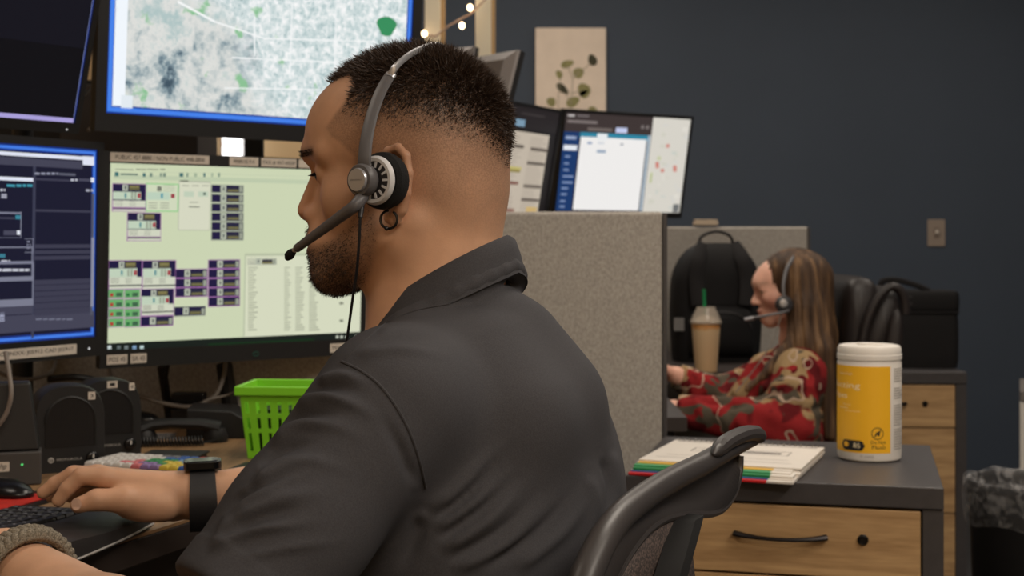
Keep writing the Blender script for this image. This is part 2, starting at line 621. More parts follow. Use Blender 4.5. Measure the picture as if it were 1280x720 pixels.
class Monitor:
    """flat monitor; anchor pixel/distance is where the display corner (u, v) sits, v from the top"""

    def __init__(s, label, anchor, uv, d, tilt, w, h, bez=(0.016, 0.016, 0.016, 0.024), back=None, group=None, thick=0.035):
        dx, dy = d
        n = math.hypot(dx, dy)
        R = Vector((dx / n, dy / n, 0))
        nh = Vector((dy / n, -dx / n, 0))
        t = math.radians(tilt)
        U = Vector((0, 0, 1)) * math.cos(t) + nh * math.sin(t)
        N = nh * math.cos(t) - Vector((0, 0, 1)) * math.sin(t)
        A = P(*anchor)
        O = A - R * ((uv[0] - 0.5) * w) - U * ((1 - uv[1]) * h)      # bottom centre of the display
        s.M = Matrix(((R.x, -N.x, U.x, O.x), (R.y, -N.y, U.y, O.y), (R.z, -N.z, U.z, O.z), (0, 0, 0, 1)))
        s.Mi = s.M.inverted()
        s.w, s.h, s.N, s.O, s.bez = w, h, N, O, bez
        s.root = thing('monitor', label, 'monitor', M=s.M, group=group)
        bl, br, bt, bb = bez
        x0, x1, z0, z1 = -w / 2 - bl, w / 2 + br, -bb, h + bt
        f = MB()
        f.box(x0, -w / 2, -0.004, 0.012, z0, z1).box(w / 2, x1, -0.004, 0.012, z0, z1)
        f.box(-w / 2, w / 2, -0.004, 0.012, h, z1).box(-w / 2, w / 2, -0.004, 0.012, z0, 0)
        f.build('bezel', M_black, s.root)
        k = 0.03
        sh = MB()
        r0 = [Vector((x0, 0.0125, z0)), Vector((x1, 0.0125, z0)), Vector((x1, 0.0125, z1)), Vector((x0, 0.0125, z1))]
        r1 = [Vector((x0 + 0.002, 0.02, z0 + 0.002)), Vector((x1 - 0.002, 0.02, z0 + 0.002)), Vector((x1 - 0.002, 0.02, z1 - 0.002)), Vector((x0 + 0.002, 0.02, z1 - 0.002))]
        r2 = [Vector((x0 + k, thick, z0 + k)), Vector((x1 - k, thick, z0 + k)), Vector((x1 - k, thick, z1 - k)), Vector((x0 + k, thick, z1 - k))]
        sh.loft([r0, r1, r2])
        sh.build('back_shell', back or M_black, s.root)
        MB().box(-0.05, 0.05, thick, thick + 0.012, h / 2 - 0.05, h / 2 + 0.05).build('mount_plate', M_dark, s.root, bevel=0.002)
        s.screen = MB().quad((-w / 2, 0, 0), (w / 2, 0, 0), (w / 2, 0, h), (-w / 2, 0, h)).build('screen', M_panel_off, s.root)
        s.q = MB()
        s.layer = 0

    def px(s, px, py):
        o = Vector((0, 0, ZC))
        d = P(px, py, 1.0) - o
        t = (s.O - o).dot(s.N) / d.dot(s.N)
        q = s.Mi @ (o + d * t)
        return q.x, q.z

    def rect(s, x0, z0, x1, z1, c, lay=1):
        y = -0.00025 * lay
        x0, x1 = sorted((max(-s.w / 2, min(s.w / 2, x0)), max(-s.w / 2, min(s.w / 2, x1))))
        z0, z1 = sorted((max(0, min(s.h, z0)), max(0, min(s.h, z1))))
        if x1 - x0 < 1e-5 or z1 - z0 < 1e-5:
            return
        s.q.quad((x0, y, z0), (x1, y, z0), (x1, y, z1), (x0, y, z1), lin(c))

    def prect(s, px0, py0, px1, py1, c, lay=1):
        a, b = s.px(px0, py0), s.px(px1, py1)
        s.rect(a[0], a[1], b[0], b[1], c, lay)

    def full(s, c, lay=1):
        s.rect(-s.w / 2, 0, s.w / 2, s.h, c, lay)

    def ring(s, t, c, lay=1, inset=0.0):
        w, h, i = s.w / 2 - inset, s.h - inset, inset
        s.rect(-w, i, -w + t, h, c, lay)
        s.rect(w - t, i, w, h, c, lay)
        s.rect(-w, h - t, w, h, c, lay)
        s.rect(-w, i, w, i + t, c, lay)

    def words(s, px0, py, px1, hpx, c, lay=3, word=7, gap=1.6):
        x = px0
        while x < px1:
            ww = word * random.uniform(0.4, 1.3)
            s.prect(x, py - hpx / 2, min(x + ww, px1), py + hpx / 2, c, lay)
            x += ww + gap

    def finish(s):
        s.q.build('screen_content', M_screen, s.screen)

    def label(s, px0, px1, z0, z1, body, tw=0.9):
        """paper label stuck on the bezel between two pixel columns, z range local"""
        zc = (z0 + z1) / 2
        row = s.M @ Vector((0, 0, zc))
        py = YH - (row.z - ZC) / row.y * FP
        x0, x1 = s.px(px0, py)[0], s.px(px1, py)[0]
        l_ = MB().box(x0, x1, -0.0052, -0.0041, z0, z1).build('label_strip', M_label, s.root)
        if body:
            w, h = (x1 - x0), (z1 - z0)
            lettering(body, Matrix.Translation((x0 + w * (1 - tw) / 2, -0.0055, z0 + h * 0.26)), w * tw, h * 0.5, M_ink, l_)


# --- lower middle monitor: radio console
mid = Monitor('lower middle monitor showing a pale green radio console with purple tiles and paper phone labels', (133.3, 438.0, 2.5), (0, 1), (0.8, 0.6), 2.5, 0.520, 0.333, (0.014, 0.014, 0.021, 0.032))


def z3(X, Yy):
    return 120 + X / 2.572, 180 + Yy / 2.572


def mrect(X0, Y0, X1, Y1, c, lay=2):
    a, b = z3(X0, Y0), z3(X1, Y1)
    mid.prect(a[0], a[1], b[0], b[1], c, lay)


C_BG = (202, 211, 178)
C_WIN = (210, 216, 188)
C_NAVY = (30, 24, 62)
C_PUR = (160, 110, 165)
C_GREY = (165, 172, 150)
C_TXT = (120, 126, 110)
mid.full(C_BG)
mrect(56, 62, 900, 80, (205, 212, 182))
for i, (a, b_) in enumerate(((62, 190), (62, 120), (128, 160), (164, 200), (206, 222))):
    y_ = 70 if i == 0 else 82
    mrect(a, y_ - 2, b_, y_ + 2, C_TXT, 3)
mrect(140, 88, 900, 112, (178, 192, 164))
mrect(60, 90, 72, 104, (60, 110, 110), 3)
mrect(78, 94, 134, 101, (100, 120, 110), 3)
for X in (150, 172, 205, 215, 268, 290, 315, 345, 370, 392):
    mrect(X, 93, X + random.choice((6, 9, 12)), 106, random.choice(((120, 140, 125), (70, 110, 110), (90, 100, 90), (160, 176, 150))), 3)
mrect(56, 112, 900, 122, (188, 200, 170), 2)


def tile(X, Yy, w=104, h=88, edge=C_PUR, body=C_NAVY):
    mrect(X - 2, Yy - 2, X + w + 2, Yy + h + 2, edge, 2)
    mrect(X, Yy, X + w, Yy + h * 0.62, body, 3)
    mrect(X + w * 0.30, Yy + 2, X + w * 0.46, Yy + h * 0.26, (178, 184, 168), 4)
    mrect(X + w * 0.36, Yy + 6, X + w * 0.41, Yy + h * 0.2, (80, 84, 90), 5)
    mrect(X + w * 0.5, Yy + 4, X + w * 0.82, Yy + h * 0.24, (96, 92, 62), 4)
    mrect(X + w * 0.52, Yy + 8, X + w * 0.8, Yy + h * 0.14, (140, 132, 84), 5)
    mrect(X, Yy + h * 0.28, X + w * 0.86, Yy + h * 0.58, (190, 206, 184), 4)
    mrect(X + w * 0.36, Yy + h * 0.34, X + w * 0.41, Yy + h * 0.52, (70, 130, 140), 5)
    for q in (0.56, 0.66):
        mrect(X + w * q, Yy + h * 0.3, X + w * q + 6, Yy + h * 0.56, (150, 158, 140), 5)
    mrect(X + w * 0.76, Yy + h * 0.34, X + w * 0.85, Yy + h * 0.52, (160, 60, 70), 5)
    mrect(X, Yy + h * 0.6, X + w, Yy + h * 0.86, (206, 210, 190), 4)
    for q in range(3):
        mrect(X + 4, Yy + h * (0.64 + q * 0.07), X + w * 0.3, Yy + h * (0.66 + q * 0.07), (140, 144, 130), 5)
        mrect(X + w * 0.5, Yy + h * (0.64 + q * 0.07), X + w * 0.7, Yy + h * (0.66 + q * 0.07), (140, 144, 130), 5)
    mrect(X, Yy + h * 0.88, X + w, Yy + h * 0.93, (64, 68, 66), 4)
    mrect(X, Yy + h * 0.93, X + w, Yy + h, (206, 210, 190), 4)


def bar(X, Yy, w=100, h=25, edge=C_PUR):
    mrect(X - 2, Yy - 2, X + w + 2, Yy + h + 3, edge, 2)
    mrect(X, Yy, X + w, Yy + h, C_NAVY, 3)
    mrect(X + w * 0.28, Yy + 1, X + w * 0.46, Yy + h - 1, (176, 182, 164), 4)
    mrect(X + w * 0.35, Yy + 7, X + w * 0.40, Yy + h - 7, (90, 96, 96), 5)
    mrect(X + w * 0.5, Yy + 5, X + w * 0.86, Yy + h * 0.55, (40, 40, 60), 4)
    mrect(X + w * 0.5, Yy + h * 0.55, X + w * 0.86, Yy + h - 3, (110, 106, 70), 4)
    mrect(X + w * 0.88, Yy + 3, X + w * 0.98, Yy + h - 2, (150, 156, 140), 4)


tile(54, 128)
mrect(160, 126, 264, 218, (120, 200, 120), 2)
mrect(163, 129, 261, 215, (206, 214, 186), 3)
mrect(196, 136, 210, 152, (120, 124, 110), 4)
for q in range(4):
    mrect(215, 132 + q * 6, 252, 134 + q * 6, (150, 154, 136), 4)
mrect(165, 154, 236, 180, (186, 206, 186), 4)
mrect(208, 158, 214, 174, (60, 140, 160), 5)
mrect(240, 160, 252, 174, (150, 60, 70), 5)
for q in range(3):
    for p in (168, 206):
        mrect(p, 188 + q * 8, p + 28, 191 + q * 8, (150, 154, 136), 4)
tile(102, 222)
mrect(266, 118, 366, 278, (176, 180, 160), 2)
mrect(268, 122, 364, 276, (212, 214, 192), 3)
mrect(270, 116, 296, 122, (120, 124, 108), 4)
for X in (276, 308, 340):
    mrect(X, 132, X + 22, 136, (170, 172, 152), 4)
mrect(282, 152, 314, 170, (190, 204, 182), 4)
mrect(328, 152, 360, 170, (190, 204, 182), 4)
mrect(344, 156, 352, 164, (80, 100, 90), 5)
mrect(300, 186, 328, 189, (150, 152, 136), 4)
mrect(298, 200, 332, 204, (110, 112, 100), 4)
for q in range(6):
    bar(372, 132 + q * 30, 100, 25, (150, 156, 140))
tile(42, 376)
tile(150, 376)
tile(146, 468, 102, 80)
bar(144, 556, 102, 25)
for q in range(4):
    for p, red in ((40, 1), (92, 0)):
        mrect(p - 1, 467 + q * 31, p + 49, 467 + q * 31 + 28, C_PUR, 2)
        mrect(p, 469 + q * 31, p + 48, 467 + q * 31 + 26, (104, 168, 104), 3)
        mrect(p + 5, 480 + q * 31, p + 15, 490 + q * 31, (170, 50, 50) if red else (40, 110, 60), 4)
        mrect(p + 24, 478 + q * 31, p + 42, 490 + q * 31, (60, 96, 70), 4)
for q in range(3):
    bar(256, 404 + q * 30, 100, 24)
bar(252, 525, 98, 24, (150, 156, 140))
for q in range(5):
    bar(362, 374 + q * 30, 98, 24)
mrect(478, 352, 920, 610, (182, 190, 162), 2)
mrect(482, 360, 920, 606, (212, 216, 190), 3)
bar(486, 366, 94, 22)
for q in range(26):
    yy = 396 + q * 8
    for X, ww in ((488, 26), (604, 18), (640, 24), (684, 28)):
        mrect(X, yy, X + ww * random.uniform(0.6, 1.25), yy + 2.6, (158, 162, 140), 5)
for yy in (512, 568):
    mrect(782, yy - 4, 794, yy + 4, (130, 134, 116), 5)
mrect(30, 641, 900, 672, (20, 28, 24), 6)
mrect(300, 632, 900, 640, (196, 204, 174), 2)
mrect(360, 641, 700, 668, (16, 44, 22), 7)
for X, c in ((36, (190, 200, 200)), (66, (90, 100, 100)), (90, (110, 120, 120)), (116, (120, 150, 180)), (140, (180, 200, 200))):
    mrect(X, 648, X + 12, 659, c, 8)
for X in (770, 784, 800, 830):
    mrect(X, 616, X + 8, 624, (190, 196, 180), 8)
mid.finish()
h_ = mid.h
mid.label(136.5, 260, h_ + 0.003, h_ + 0.019, 'PUBLIC 457-8880 / NON PUBLIC 448-0800')
mid.label(285.5, 321.5, h_ + 0.003, h_ + 0.019, 'MAIN 05 P-4', 0.7)
mid.label(325, 369, h_ + 0.003, h_ + 0.019, 'FAX # 457-6028', 0.9)
mid.label(372, 440, h_ + 0.003, h_ + 0.019, '457-2200', 0.7)
mid.label(132.5, 158, -0.025, -0.008, 'POS 45', 0.8)
mid.label(162, 182, -0.025, -0.008, 'SA 45', 0.8)
mid.label(411, 438, -0.025, -0.008, 'MAIN 3', 0.8)
MB().tube([Vector((0.03, -0.0045, -0.02)) + Vector((0.006 * math.cos(a), 0, 0.004 * math.sin(a))) for a in np.linspace(0, 6.283, 13)[:-1]], 0.0009, 5, closed=True).build('badge', mat('teal_badge', rgb(38, 84, 72), 0.4), mid.root)

# --- lower left monitor: dark dispatch screen with blue border
lef = Monitor('lower left monitor with a dark navy dispatch form inside a blue border', (117.9, 420.5, 2.46), (1, 1), (0.517, 0.856), 1.0, 0.520, 0.326, (0.016, 0.014, 0.014, 0.034))
BLUE1, BLUE2 = (66, 122, 226), (24, 52, 130)
lef.full((21, 22, 44))
lef.ring(0.011, BLUE2, 2)
lef.ring(0.005, BLUE1, 3, 0.003)


def z8(X, Yy):
    return X / 4.8, 170 + Yy / 4.8


def z9(X, Yy):
    return X / 4.5, 310 + Yy / 4.5


def lrect(f, X0, Y0, X1, Y1, c, lay=3):
    a, b = f(X0, Y0), f(X1, Y1)
    lef.prect(a[0], a[1], b[0], b[1], c, lay)


def sl8(X):            # rows fall towards the right in the photo; keep them level on the screen
    return 0


lef.prect(-140, 185, 117, 196.5, (222, 226, 240), 4)
lef.prect(-140, 198, 103, 202, (66, 66, 84), 4)
lef.prect(103, 195, 117, 207, (222, 226, 240), 4)
lef.prect(-140, 214, 41, 227, (222, 226, 240), 4)
lef.prect(41, 205, 42, 423, (58, 60, 80), 3)
lef.words(43, 217, 72, 3, (140, 142, 160), 4, 6)
lef.prect(73, 216, 94, 220, (90, 92, 108), 4)
lef.prect(43, 222.5, 87, 227, (60, 60, 78), 4)
lef.prect(98, 223, 113, 227, (70, 70, 88), 4)
lef.prect(113, 222, 117, 228, (220, 224, 236), 5)
lef.words(88, 225, 97, 2.4, (200, 202, 214), 5, 5)
lef.words(8, 232, 40, 3.4, (64, 150, 170), 4, 8)
lef.words(0, 237.5, 6, 3, (200, 202, 214), 4, 6)
lef.prect(1, 242, 8, 248, (150, 152, 166), 4)
lef.words(107, 238, 116, 3, (170, 172, 186), 4, 5)
for (x0, y0, x1, y1) in ((-140, 264.5, 26, 296.5), (-140, 309, 40, 350), (-140, 329, 41, 381), (30, 298, 41, 315)):
    for (a, b_, c, d_) in ((x0, y0, x1, y0 + 0.8), (x0, y1, x1, y1 + 0.8), (x1 - 0.8, y0, x1, y1)):
        lef.prect(a, b_, c, d_, (120, 122, 140), 5)
lef.prect(-140, 269, 18, 274, (62, 62, 80), 4)
lef.prect(19, 269, 25.5, 274, (56, 130, 150), 4)
lef.prect(4, 288, 20, 294, (70, 70, 88), 4)
lef.prect(20.5, 288, 24.5, 293.5, (222, 226, 236), 5)
for y_ in (302, 306, 310):
    lef.words(33, y_, 38, 2, (130, 132, 150), 5, 4)
lef.prect(-10, 317.5, 6, 322, (56, 120, 140), 4)
lef.words(1, 327, 12, 3.5, (200, 202, 214), 4, 6)
lef.words(-20, 337.5, 37, 3, (200, 202, 214), 4, 9, 1)
for y0, y1 in ((261.5, 266), (305.5, 310), (313, 317), (320, 324), (350, 354), (357, 361), (364.5, 368), (371.5, 375), (379, 383), (387, 391)):
    lef.prect(42.5, y0, 113, y1, (58, 58, 76), 4)
for y0, y1 in ((388, 392), (403, 409)):
    lef.prect(-140, y0, 40 if y0 < 400 else 117, y1, (66, 66, 84), 4)
lef.prect(-140, 398, 5, 402, (180, 184, 210), 4)
lef.words(44, 399, 90, 1.6, (110, 112, 130), 5, 7)
lef.prect(114, 242, 115.3, 394, (80, 82, 98), 5)
lef.prect(113.6, 297, 116, 383, (136, 138, 156), 6)
lef.finish()
lef.label(-60, 93, -0.027, -0.010, '06 NC05 34 45 OMNIXX: J05912 CAD J05917', 0.94)
MB().sphere((0.245, -0.004, -0.02), 0.0018, 8, 6).build('power_light', mat_emit('white_indicator', (0.9, 0.9, 0.9), 1.0), lef.root)

# --- upper middle monitor: satellite map
def mat_map():
    m, nt, b = new_mat('satellite_map_light')
    N, L = nt.nodes, nt.links
    tc = N.new('ShaderNodeTexCoord')

    def noise(scale, det, off, dist=0.0, rough=0.55):
        mp = N.new('ShaderNodeMapping')
        mp.inputs['Location'].default_value = (off, off * 0.3, off * 0.7)
        L.new(tc.outputs['Object'], mp.inputs[0])
        n = N.new('ShaderNodeTexNoise')
        n.inputs['Scale'].default_value = scale
        n.inputs['Detail'].default_value = det
        n.inputs['Roughness'].default_value = rough
        n.inputs['Distortion'].default_value = dist
        L.new(mp.outputs[0], n.inputs['Vector'])
        return n

    def ramp(src, *stops):
        r = N.new('ShaderNodeValToRGB')
        while len(r.color_ramp.elements) < len(stops):
            r.color_ramp.elements.new(0.5)
        for e, (p, c) in zip(r.color_ramp.elements, stops):
            e.position = p
            e.color = (*c, 1)
        L.new(src, r.inputs[0])
        return r

    def mix(fac, a, c, mode='MIX'):
        x = N.new('ShaderNodeMix')
        x.data_type = 'RGBA'
        x.blend_type = mode
        if isinstance(fac, float):
            x.inputs[0].default_value = fac
        else:
            L.new(fac, x.inputs[0])
        L.new(a, x.inputs[6])
        if isinstance(c, tuple):
            x.inputs[7].default_value = (*c, 1)
        else:
            L.new(c, x.inputs[7])
        return x.outputs[2]

    W_, B_ = (1, 1, 1), (0, 0, 0)
    town = ramp(noise(62, 12, 3, 0.2, 0.85).outputs[0], (0.36, rgb(112, 140, 144)), (0.43, rgb(176, 200, 202)), (0.50, rgb(214, 226, 226)), (0.57, rgb(255, 255, 255))).outputs[0]
    hill = ramp(noise(11, 12, 9, 0.15, 0.74).outputs[0], (0.37, rgb(58, 80, 96)), (0.42, rgb(128, 150, 160)), (0.47, rgb(190, 200, 200)), (0.54, rgb(228, 228, 224)), (0.64, rgb(176, 198, 198))).outputs[0]
    sep = N.new('ShaderNodeSeparateXYZ')
    L.new(tc.outputs['Object'], sep.inputs[0])
    # hills fill the lower left of the map
    a1 = N.new('ShaderNodeMath'); a1.operation = 'MULTIPLY_ADD'
    L.new(sep.outputs[0], a1.inputs[0]); a1.inputs[1].default_value = 1.35
    L.new(sep.outputs[2], a1.inputs[2])
    nz = noise(7, 5, 5)
    a2 = N.new('ShaderNodeMath'); a2.operation = 'MULTIPLY_ADD'
    L.new(nz.outputs[0], a2.inputs[0]); a2.inputs[1].default_value = 0.25
    L.new(a1.outputs[0], a2.inputs[2])
    hm = N.new('ShaderNodeMapRange')
    hm.inputs[1].default_value = 0.13; hm.inputs[2].default_value = 0.20
    hm.inputs[3].default_value = 1; hm.inputs[4].default_value = 0
    L.new(a2.outputs[0], hm.inputs[0])
    col = mix(hm.outputs[0], town, hill)
    gr = ramp(noise(22, 4, 14).outputs[0], (0.66, B_), (0.72, W_)).outputs[0]
    col = mix(gr, col, rgb(140, 196, 150))
    # street grid
    br = N.new('ShaderNodeTexBrick')
    mp = N.new('ShaderNodeMapping')
    mp.inputs['Rotation'].default_value = (math.pi / 2, 0, 0)
    L.new(tc.outputs['Object'], mp.inputs[0])
    L.new(mp.outputs[0], br.inputs['Vector'])
    br.inputs['Scale'].default_value = 26
    br.inputs['Mortar Size'].default_value = 0.014
    br.inputs['Color1'].default_value = (0, 0, 0, 1)
    br.inputs['Color2'].default_value = (0, 0, 0, 1)
    br.inputs['Mortar'].default_value = (0.32, 0.32, 0.32, 1)
    inv = N.new('ShaderNodeMath'); inv.operation = 'SUBTRACT'; inv.inputs[0].default_value = 1
    L.new(hm.outputs[0], inv.inputs[1])
    mu = N.new('ShaderNodeMath'); mu.operation = 'MULTIPLY'
    L.new(br.outputs[0], mu.inputs[0]); L.new(inv.outputs[0], mu.inputs[1])
    col = mix(mu.outputs[0], col, (0.95, 0.96, 0.96))
    L.new(col, b.inputs['Emission Color'])
    b.inputs['Emission Strength'].default_value = 0.95
    b.inputs['Base Color'].default_value = (0.01, 0.01, 0.01, 1)
    b.inputs['Roughness'].default_value = 0.4
    return m


top = Monitor('large upper middle monitor showing a bright satellite map inside a blue border', (131.5, 141.0, 2.45), (0, 1), (0.74, 0.67), 4.0, 0.665, 0.415, (0.020, 0.022, 0.020, 0.032))
top.ring(0.014, (22, 60, 150), 2)
top.ring(0.008, (68, 128, 232), 3, 0.003)
a = top.px(137, 136)
top.rect(-top.w / 2 + 0.012, 0.012, a[0] + 0.028, top.h, (240, 246, 252), 2)
b_ = top.px(155, 128)
top.rect(b_[0] - 0.006, b_[1] - 0.011, b_[0] + 0.016, b_[1] + 0.013, (226, 234, 240), 3)
top.finish()
w2 = top.w / 2
MB().quad((-w2, -0.0002, 0), (w2, -0.0002, 0), (w2, -0.0002, top.h), (-w2, -0.0002, top.h)).build('map_image', mat_map(), top.screen)
rd = MB()
for (xa, ya, xb, yb, wd) in ((222, 2, 268, 27, 0.0022), (268, 27, 330, 48, 0.0014), (318, 20, 318, 70, 0.0014), (290, 72, 420, 78, 0.0012), (365, 6, 362, 96, 0.0014), (330, 48, 470, 52, 0.0012), (420, 8, 418, 120, 0.0012), (280, 110, 400, 112, 0.001)):
    a_, b_ = Vector((*top.px(xa, ya), 0)), Vector((*top.px(xb, yb), 0))
    e_ = (b_ - a_).normalized() * wd
    rd.quad((a_.x + e_.y, -0.0006, a_.y - e_.x), (b_.x + e_.y, -0.0006, b_.y - e_.x), (b_.x - e_.y, -0.0006, b_.y + e_.x), (a_.x - e_.y, -0.0006, a_.y + e_.x))
rd.build('map_roads', mat_emit('map_white', rgb(244, 246, 246), 1.0), top.screen)
gx = top.px(483, 33)
pts = [Vector((gx[0] + 0.024 * math.cos(t) * (1 + 0.2 * math.sin(3 * t)), -0.0008, gx[1] + 0.020 * math.sin(t))) for t in np.linspace(0, 6.28, 16)[:-1]]
MB().poly(pts).build('map_park', mat_emit('map_green', rgb(50, 140, 90), 1.0), top.screen)
lettering('dell', Matrix.Translation((0.05, -0.0045, -0.02)), 0.03, 0.006, M_dark, top.root, 'badge') if False else None

# --- upper left monitor: nearly black, tilted forward
tlm = Monitor('upper left monitor tilted forward with an almost black screen and pale violet taskbar', (92.5, 153.5, 2.40), (1, 1), (0.60, 0.80), 15, 0.520, 0.326, (0.012, 0.010, 0.014, 0.018))
tlm.full((9, 9, 15))
tlm.rect(-0.26, 0.128, 0.255, 0.326, (16, 16, 26), 2)
tlm.rect(-0.26, 0.0, 0.2575, 0.0075, (168, 158, 216), 3)
tlm.rect(0.2565, 0.0075, 0.2575, 0.326, (120, 130, 176), 4)
tlm.rect(0.2578, 0.0, 0.26, 0.326, (34, 52, 120), 3)
tlm.finish()
MB().sphere((0.245, -0.004, -0.012), 0.0013, 8, 6).build('power_light', mat_emit('white_indicator', (0.9, 0.9, 0.9), 1.0), tlm.root)

# monitor rack that carries the four screens
DZ = 0.76
rk0 = Vector((-0.95, 2.73, DZ + 0.0005))
rack = thing('monitor_rack', 'black pole rack on the desk carrying the four monitors', 'rack', rk0)


def rack_pt(m, dy, zz=0.5, xx=0.0):
    return m.M @ Vector((xx * m.w, dy, m.h * zz)) - rk0


MB().lathe([(0.02, 0), (0.09, 0), (0.09, 0.012), (0.03, 0.02), (0.02, 0.02)], 24).build('base', M_black, rack, smooth=True)
MB().tube([Vector((0, 0, 0.015)), Vector((0, 0, 0.78))], 0.02, 12).build('pole', M_black, rack, smooth=True)
for m_ in (mid, lef, top, tlm):
    a = rack_pt(m_, 0.049)
    b_ = rack_pt(m_, 0.12)
    k = Vector((0, 0, a.z))
    ar = MB()
    ar.tube([a, b_ * 0.5 + a * 0.5, k], 0.014, 8)
    ar.build('arm', M_black, rack, smooth=True)
MB().tube([rack_pt(mid, 0.075, 0.90, -0.75), rack_pt(mid, 0.075, 0.90, 0.45)], 0.02, 4).build('crossbar', M_black, rack)
MB().tube([P(110, 163, 2.52) - rk0, P(143, 137, 2.60) - rk0], 0.0035, 6).build('stay_rod', M_metal, rack)
MB().tube([P(100, 124, 2.56) - rk0, P(119, 104, 2.60) - rk0], 0.003, 6).build('stay_rod', M_metal, rack)
# dark equipment shelf seen through the gap behind the upper monitor
sh0 = P(215, 175, 3.0)
MB().box(-0.24, 0.055, -0.05, 0.15, -0.07, 0.12, Matrix.Translation(Vector((sh0.x, 3.05, sh0.z)) - rk0)).build('equipment_tray', mat('dark_brown_metal', rgb(62, 56, 54), 0.6), rack, bevel=0.004)
MB().tube([Vector((sh0.x, 3.07, sh0.z - 0.06)) - rk0, Vector((0, 0, sh0.z - 0.06 - DZ))], 0.015, 8).build('tray_arm', M_black, rack)
for (xa, xb, ya, yb) in ((307, 330, 150, 205), (84, 137, 101, 180), (-80, 83, 140, 195)):
    pa, pb = P(xa, ya, 3.04), P(xb, yb, 3.04)
    MB().box(pa.x - rk0.x, pb.x - rk0.x, 3.02 - rk0.y, 3.045 - rk0.y, pb.z - rk0.z, pa.z - rk0.z).build('bracket_plate', M_black, rack, bevel=0.003)
# slim support legs under the middle monitor
for x_ in (202, 280):
    q = P(x_, 458, 2.74) if x_ < 250 else P(x_, 455, 2.76)
    MB().tube([q - rk0, Vector((q.x + 0.012, q.y + 0.02, DZ + 0.004)) - rk0], 0.009 if x_ < 250 else 0.016, 10).build('support_leg', M_black, rack, smooth=True)

# ------------------------------------------------------------------ the desk
M_desk = mat_wood('brown_desk_laminate', rgb(150, 116, 80), rgb(112, 84, 57), 1, 0.8, 0.5)
M_edge = mat('dark_edge_band', rgb(48, 40, 36), 0.45)
desk = thing('desk', 'brown wood grain dispatch desk with a dark edge band in front of the man', 'desk', (-1.0, 1.9, 0))
E0, E1 = Vector((-0.80, 0.846)), Vector((-0.345, 2.0))
outline = [E0, E1, Vector((-0.12, 2.2)), Vector((-0.12, 2.83)), Vector((-1.9, 2.83)), Vector((-1.9, 0.846))]
dpts = [Vector((p.x + 1.0, p.y - 1.9, DZ - 0.004)) for p in outline]
MB().prism(dpts[::-1], (0, 0, 0.004)).build('desk_top', M_desk, desk)
MB().prism([p + Vector((0, 0, -0.034)) for p in dpts[::-1]], (0, 0, 0.0338)).build('edge_band', M_edge, desk, bevel=0.003)
nrm = Vector((0.93, -0.37, 0))
for (x_, y_) in ((-1.8, 1.0), (-1.8, 2.7), (-0.25, 2.7), (-0.95, 1.0)):
    MB().box(-0.03, 0.03, -0.03, 0.03, 0, DZ - 0.038, Matrix.Translation((x_ + 1.0, y_ - 1.9, 0))).build('leg', M_black, desk, bevel=0.003)
# apron below the front edge
ed = (E1 - E0).normalized()
a0, a1 = E0 + Vector((-0.05, 0.02)), E1 + Vector((-0.05, -0.0))
ap = MB()
ap.prism([Vector((a0.x + 1, a0.y - 1.9, DZ - 0.038)), Vector((a1.x + 1, a1.y - 1.9, DZ - 0.038)), Vector((a1.x + 1, a1.y - 1.9, DZ - 0.26)), Vector((a0.x + 1, a0.y - 1.9, DZ - 0.26))], (-0.018, 0.007, 0))
ap.build('apron', M_black, desk)


def PD(px, py, z=DZ):
    return P(px, py, (ZC - z) * FP / (py - YH))


# ergonomic keyboard
M_keyb = mat('black_keyboard_shell', rgb(40, 38, 39), 0.5, bump=0.1, bscale=900)
M_key = mat('black_keycap', rgb(30, 29, 31), 0.42)
M_keyl = mat('key_legend', rgb(120, 120, 126), 0.6)
KA = Vector((-0.427, 1.751, DZ))
kyaw = math.radians(74)
kb = thing('keyboard', 'black ergonomic keyboard under the watch hand with a smooth palm rest', 'keyboard', KA, kyaw)
# local x runs along the front edge (negative = towards the lens), local y away from the typist
KL, KD = 0.46, 0.225
prof = [(0.0, 0.008), (0.004, 0.017), (0.03, 0.021), (0.085, 0.023), (0.10, 0.020), (KD - 0.006, 0.018), (KD, 0.012), (KD, 0.003), (0.0, 0.003)]
rings = []
for t in np.linspace(0, 1, 13):
    sag = 0.022 * (2 * t - 1) ** 2
    lift = 0.010 * math.exp(-((t - 0.5) / 0.22) ** 2)
    rings.append([Vector((-KL * (1 - t), y_ + (sag if y_ < 0.12 else 0.0) * (1 - y_ / 0.12 if y_ < 0.12 else 0), z_ + (lift if z_ > 0.012 else 0))) for y_, z_ in prof])
MB().loft(rings).build('shell', M_keyb, kb, smooth=True, angle=50)
MB().tube([r[0] + Vector((0, -0.0006, -0.002)) for r in rings], 0.0014, 6).build('silver_trim', mat('bright_trim', rgb(214, 212, 208), 0.3, 0.4), kb, smooth=True)
kmesh = None
for r_ in range(5):
    for c_ in range(21):
        x_ = -KL + 0.030 + c_ * 0.0198
        y_ = 0.113 + r_ * 0.0205
        t = 1 + x_ / KL
        z_ = 0.0182 + 0.010 * math.exp(-((t - 0.5) / 0.22) ** 2)
        if kmesh is None:
            ko = MB().loft([[Vector((sx_ * w_, sy_ * w_, zz)) for sx_, sy_ in ((-1, -1), (1, -1), (1, 1), (-1, 1))] for w_, zz in ((0.0088, 0), (0.0086, 0.003), (0.0070, 0.0058))]).build('key', M_key, kb)
            lg = MB().box(-0.002, 0.0015, -0.001, 0.0035, 0.0058, 0.006).build('legend', M_keyl, ko)
            kmesh = ko
        else:
            ko = kmesh.copy()
            COL.objects.link(ko)
            lg2 = lg.copy()
            COL.objects.link(lg2)
            lg2.parent = ko
        ko.location = (x_, y_, z_)
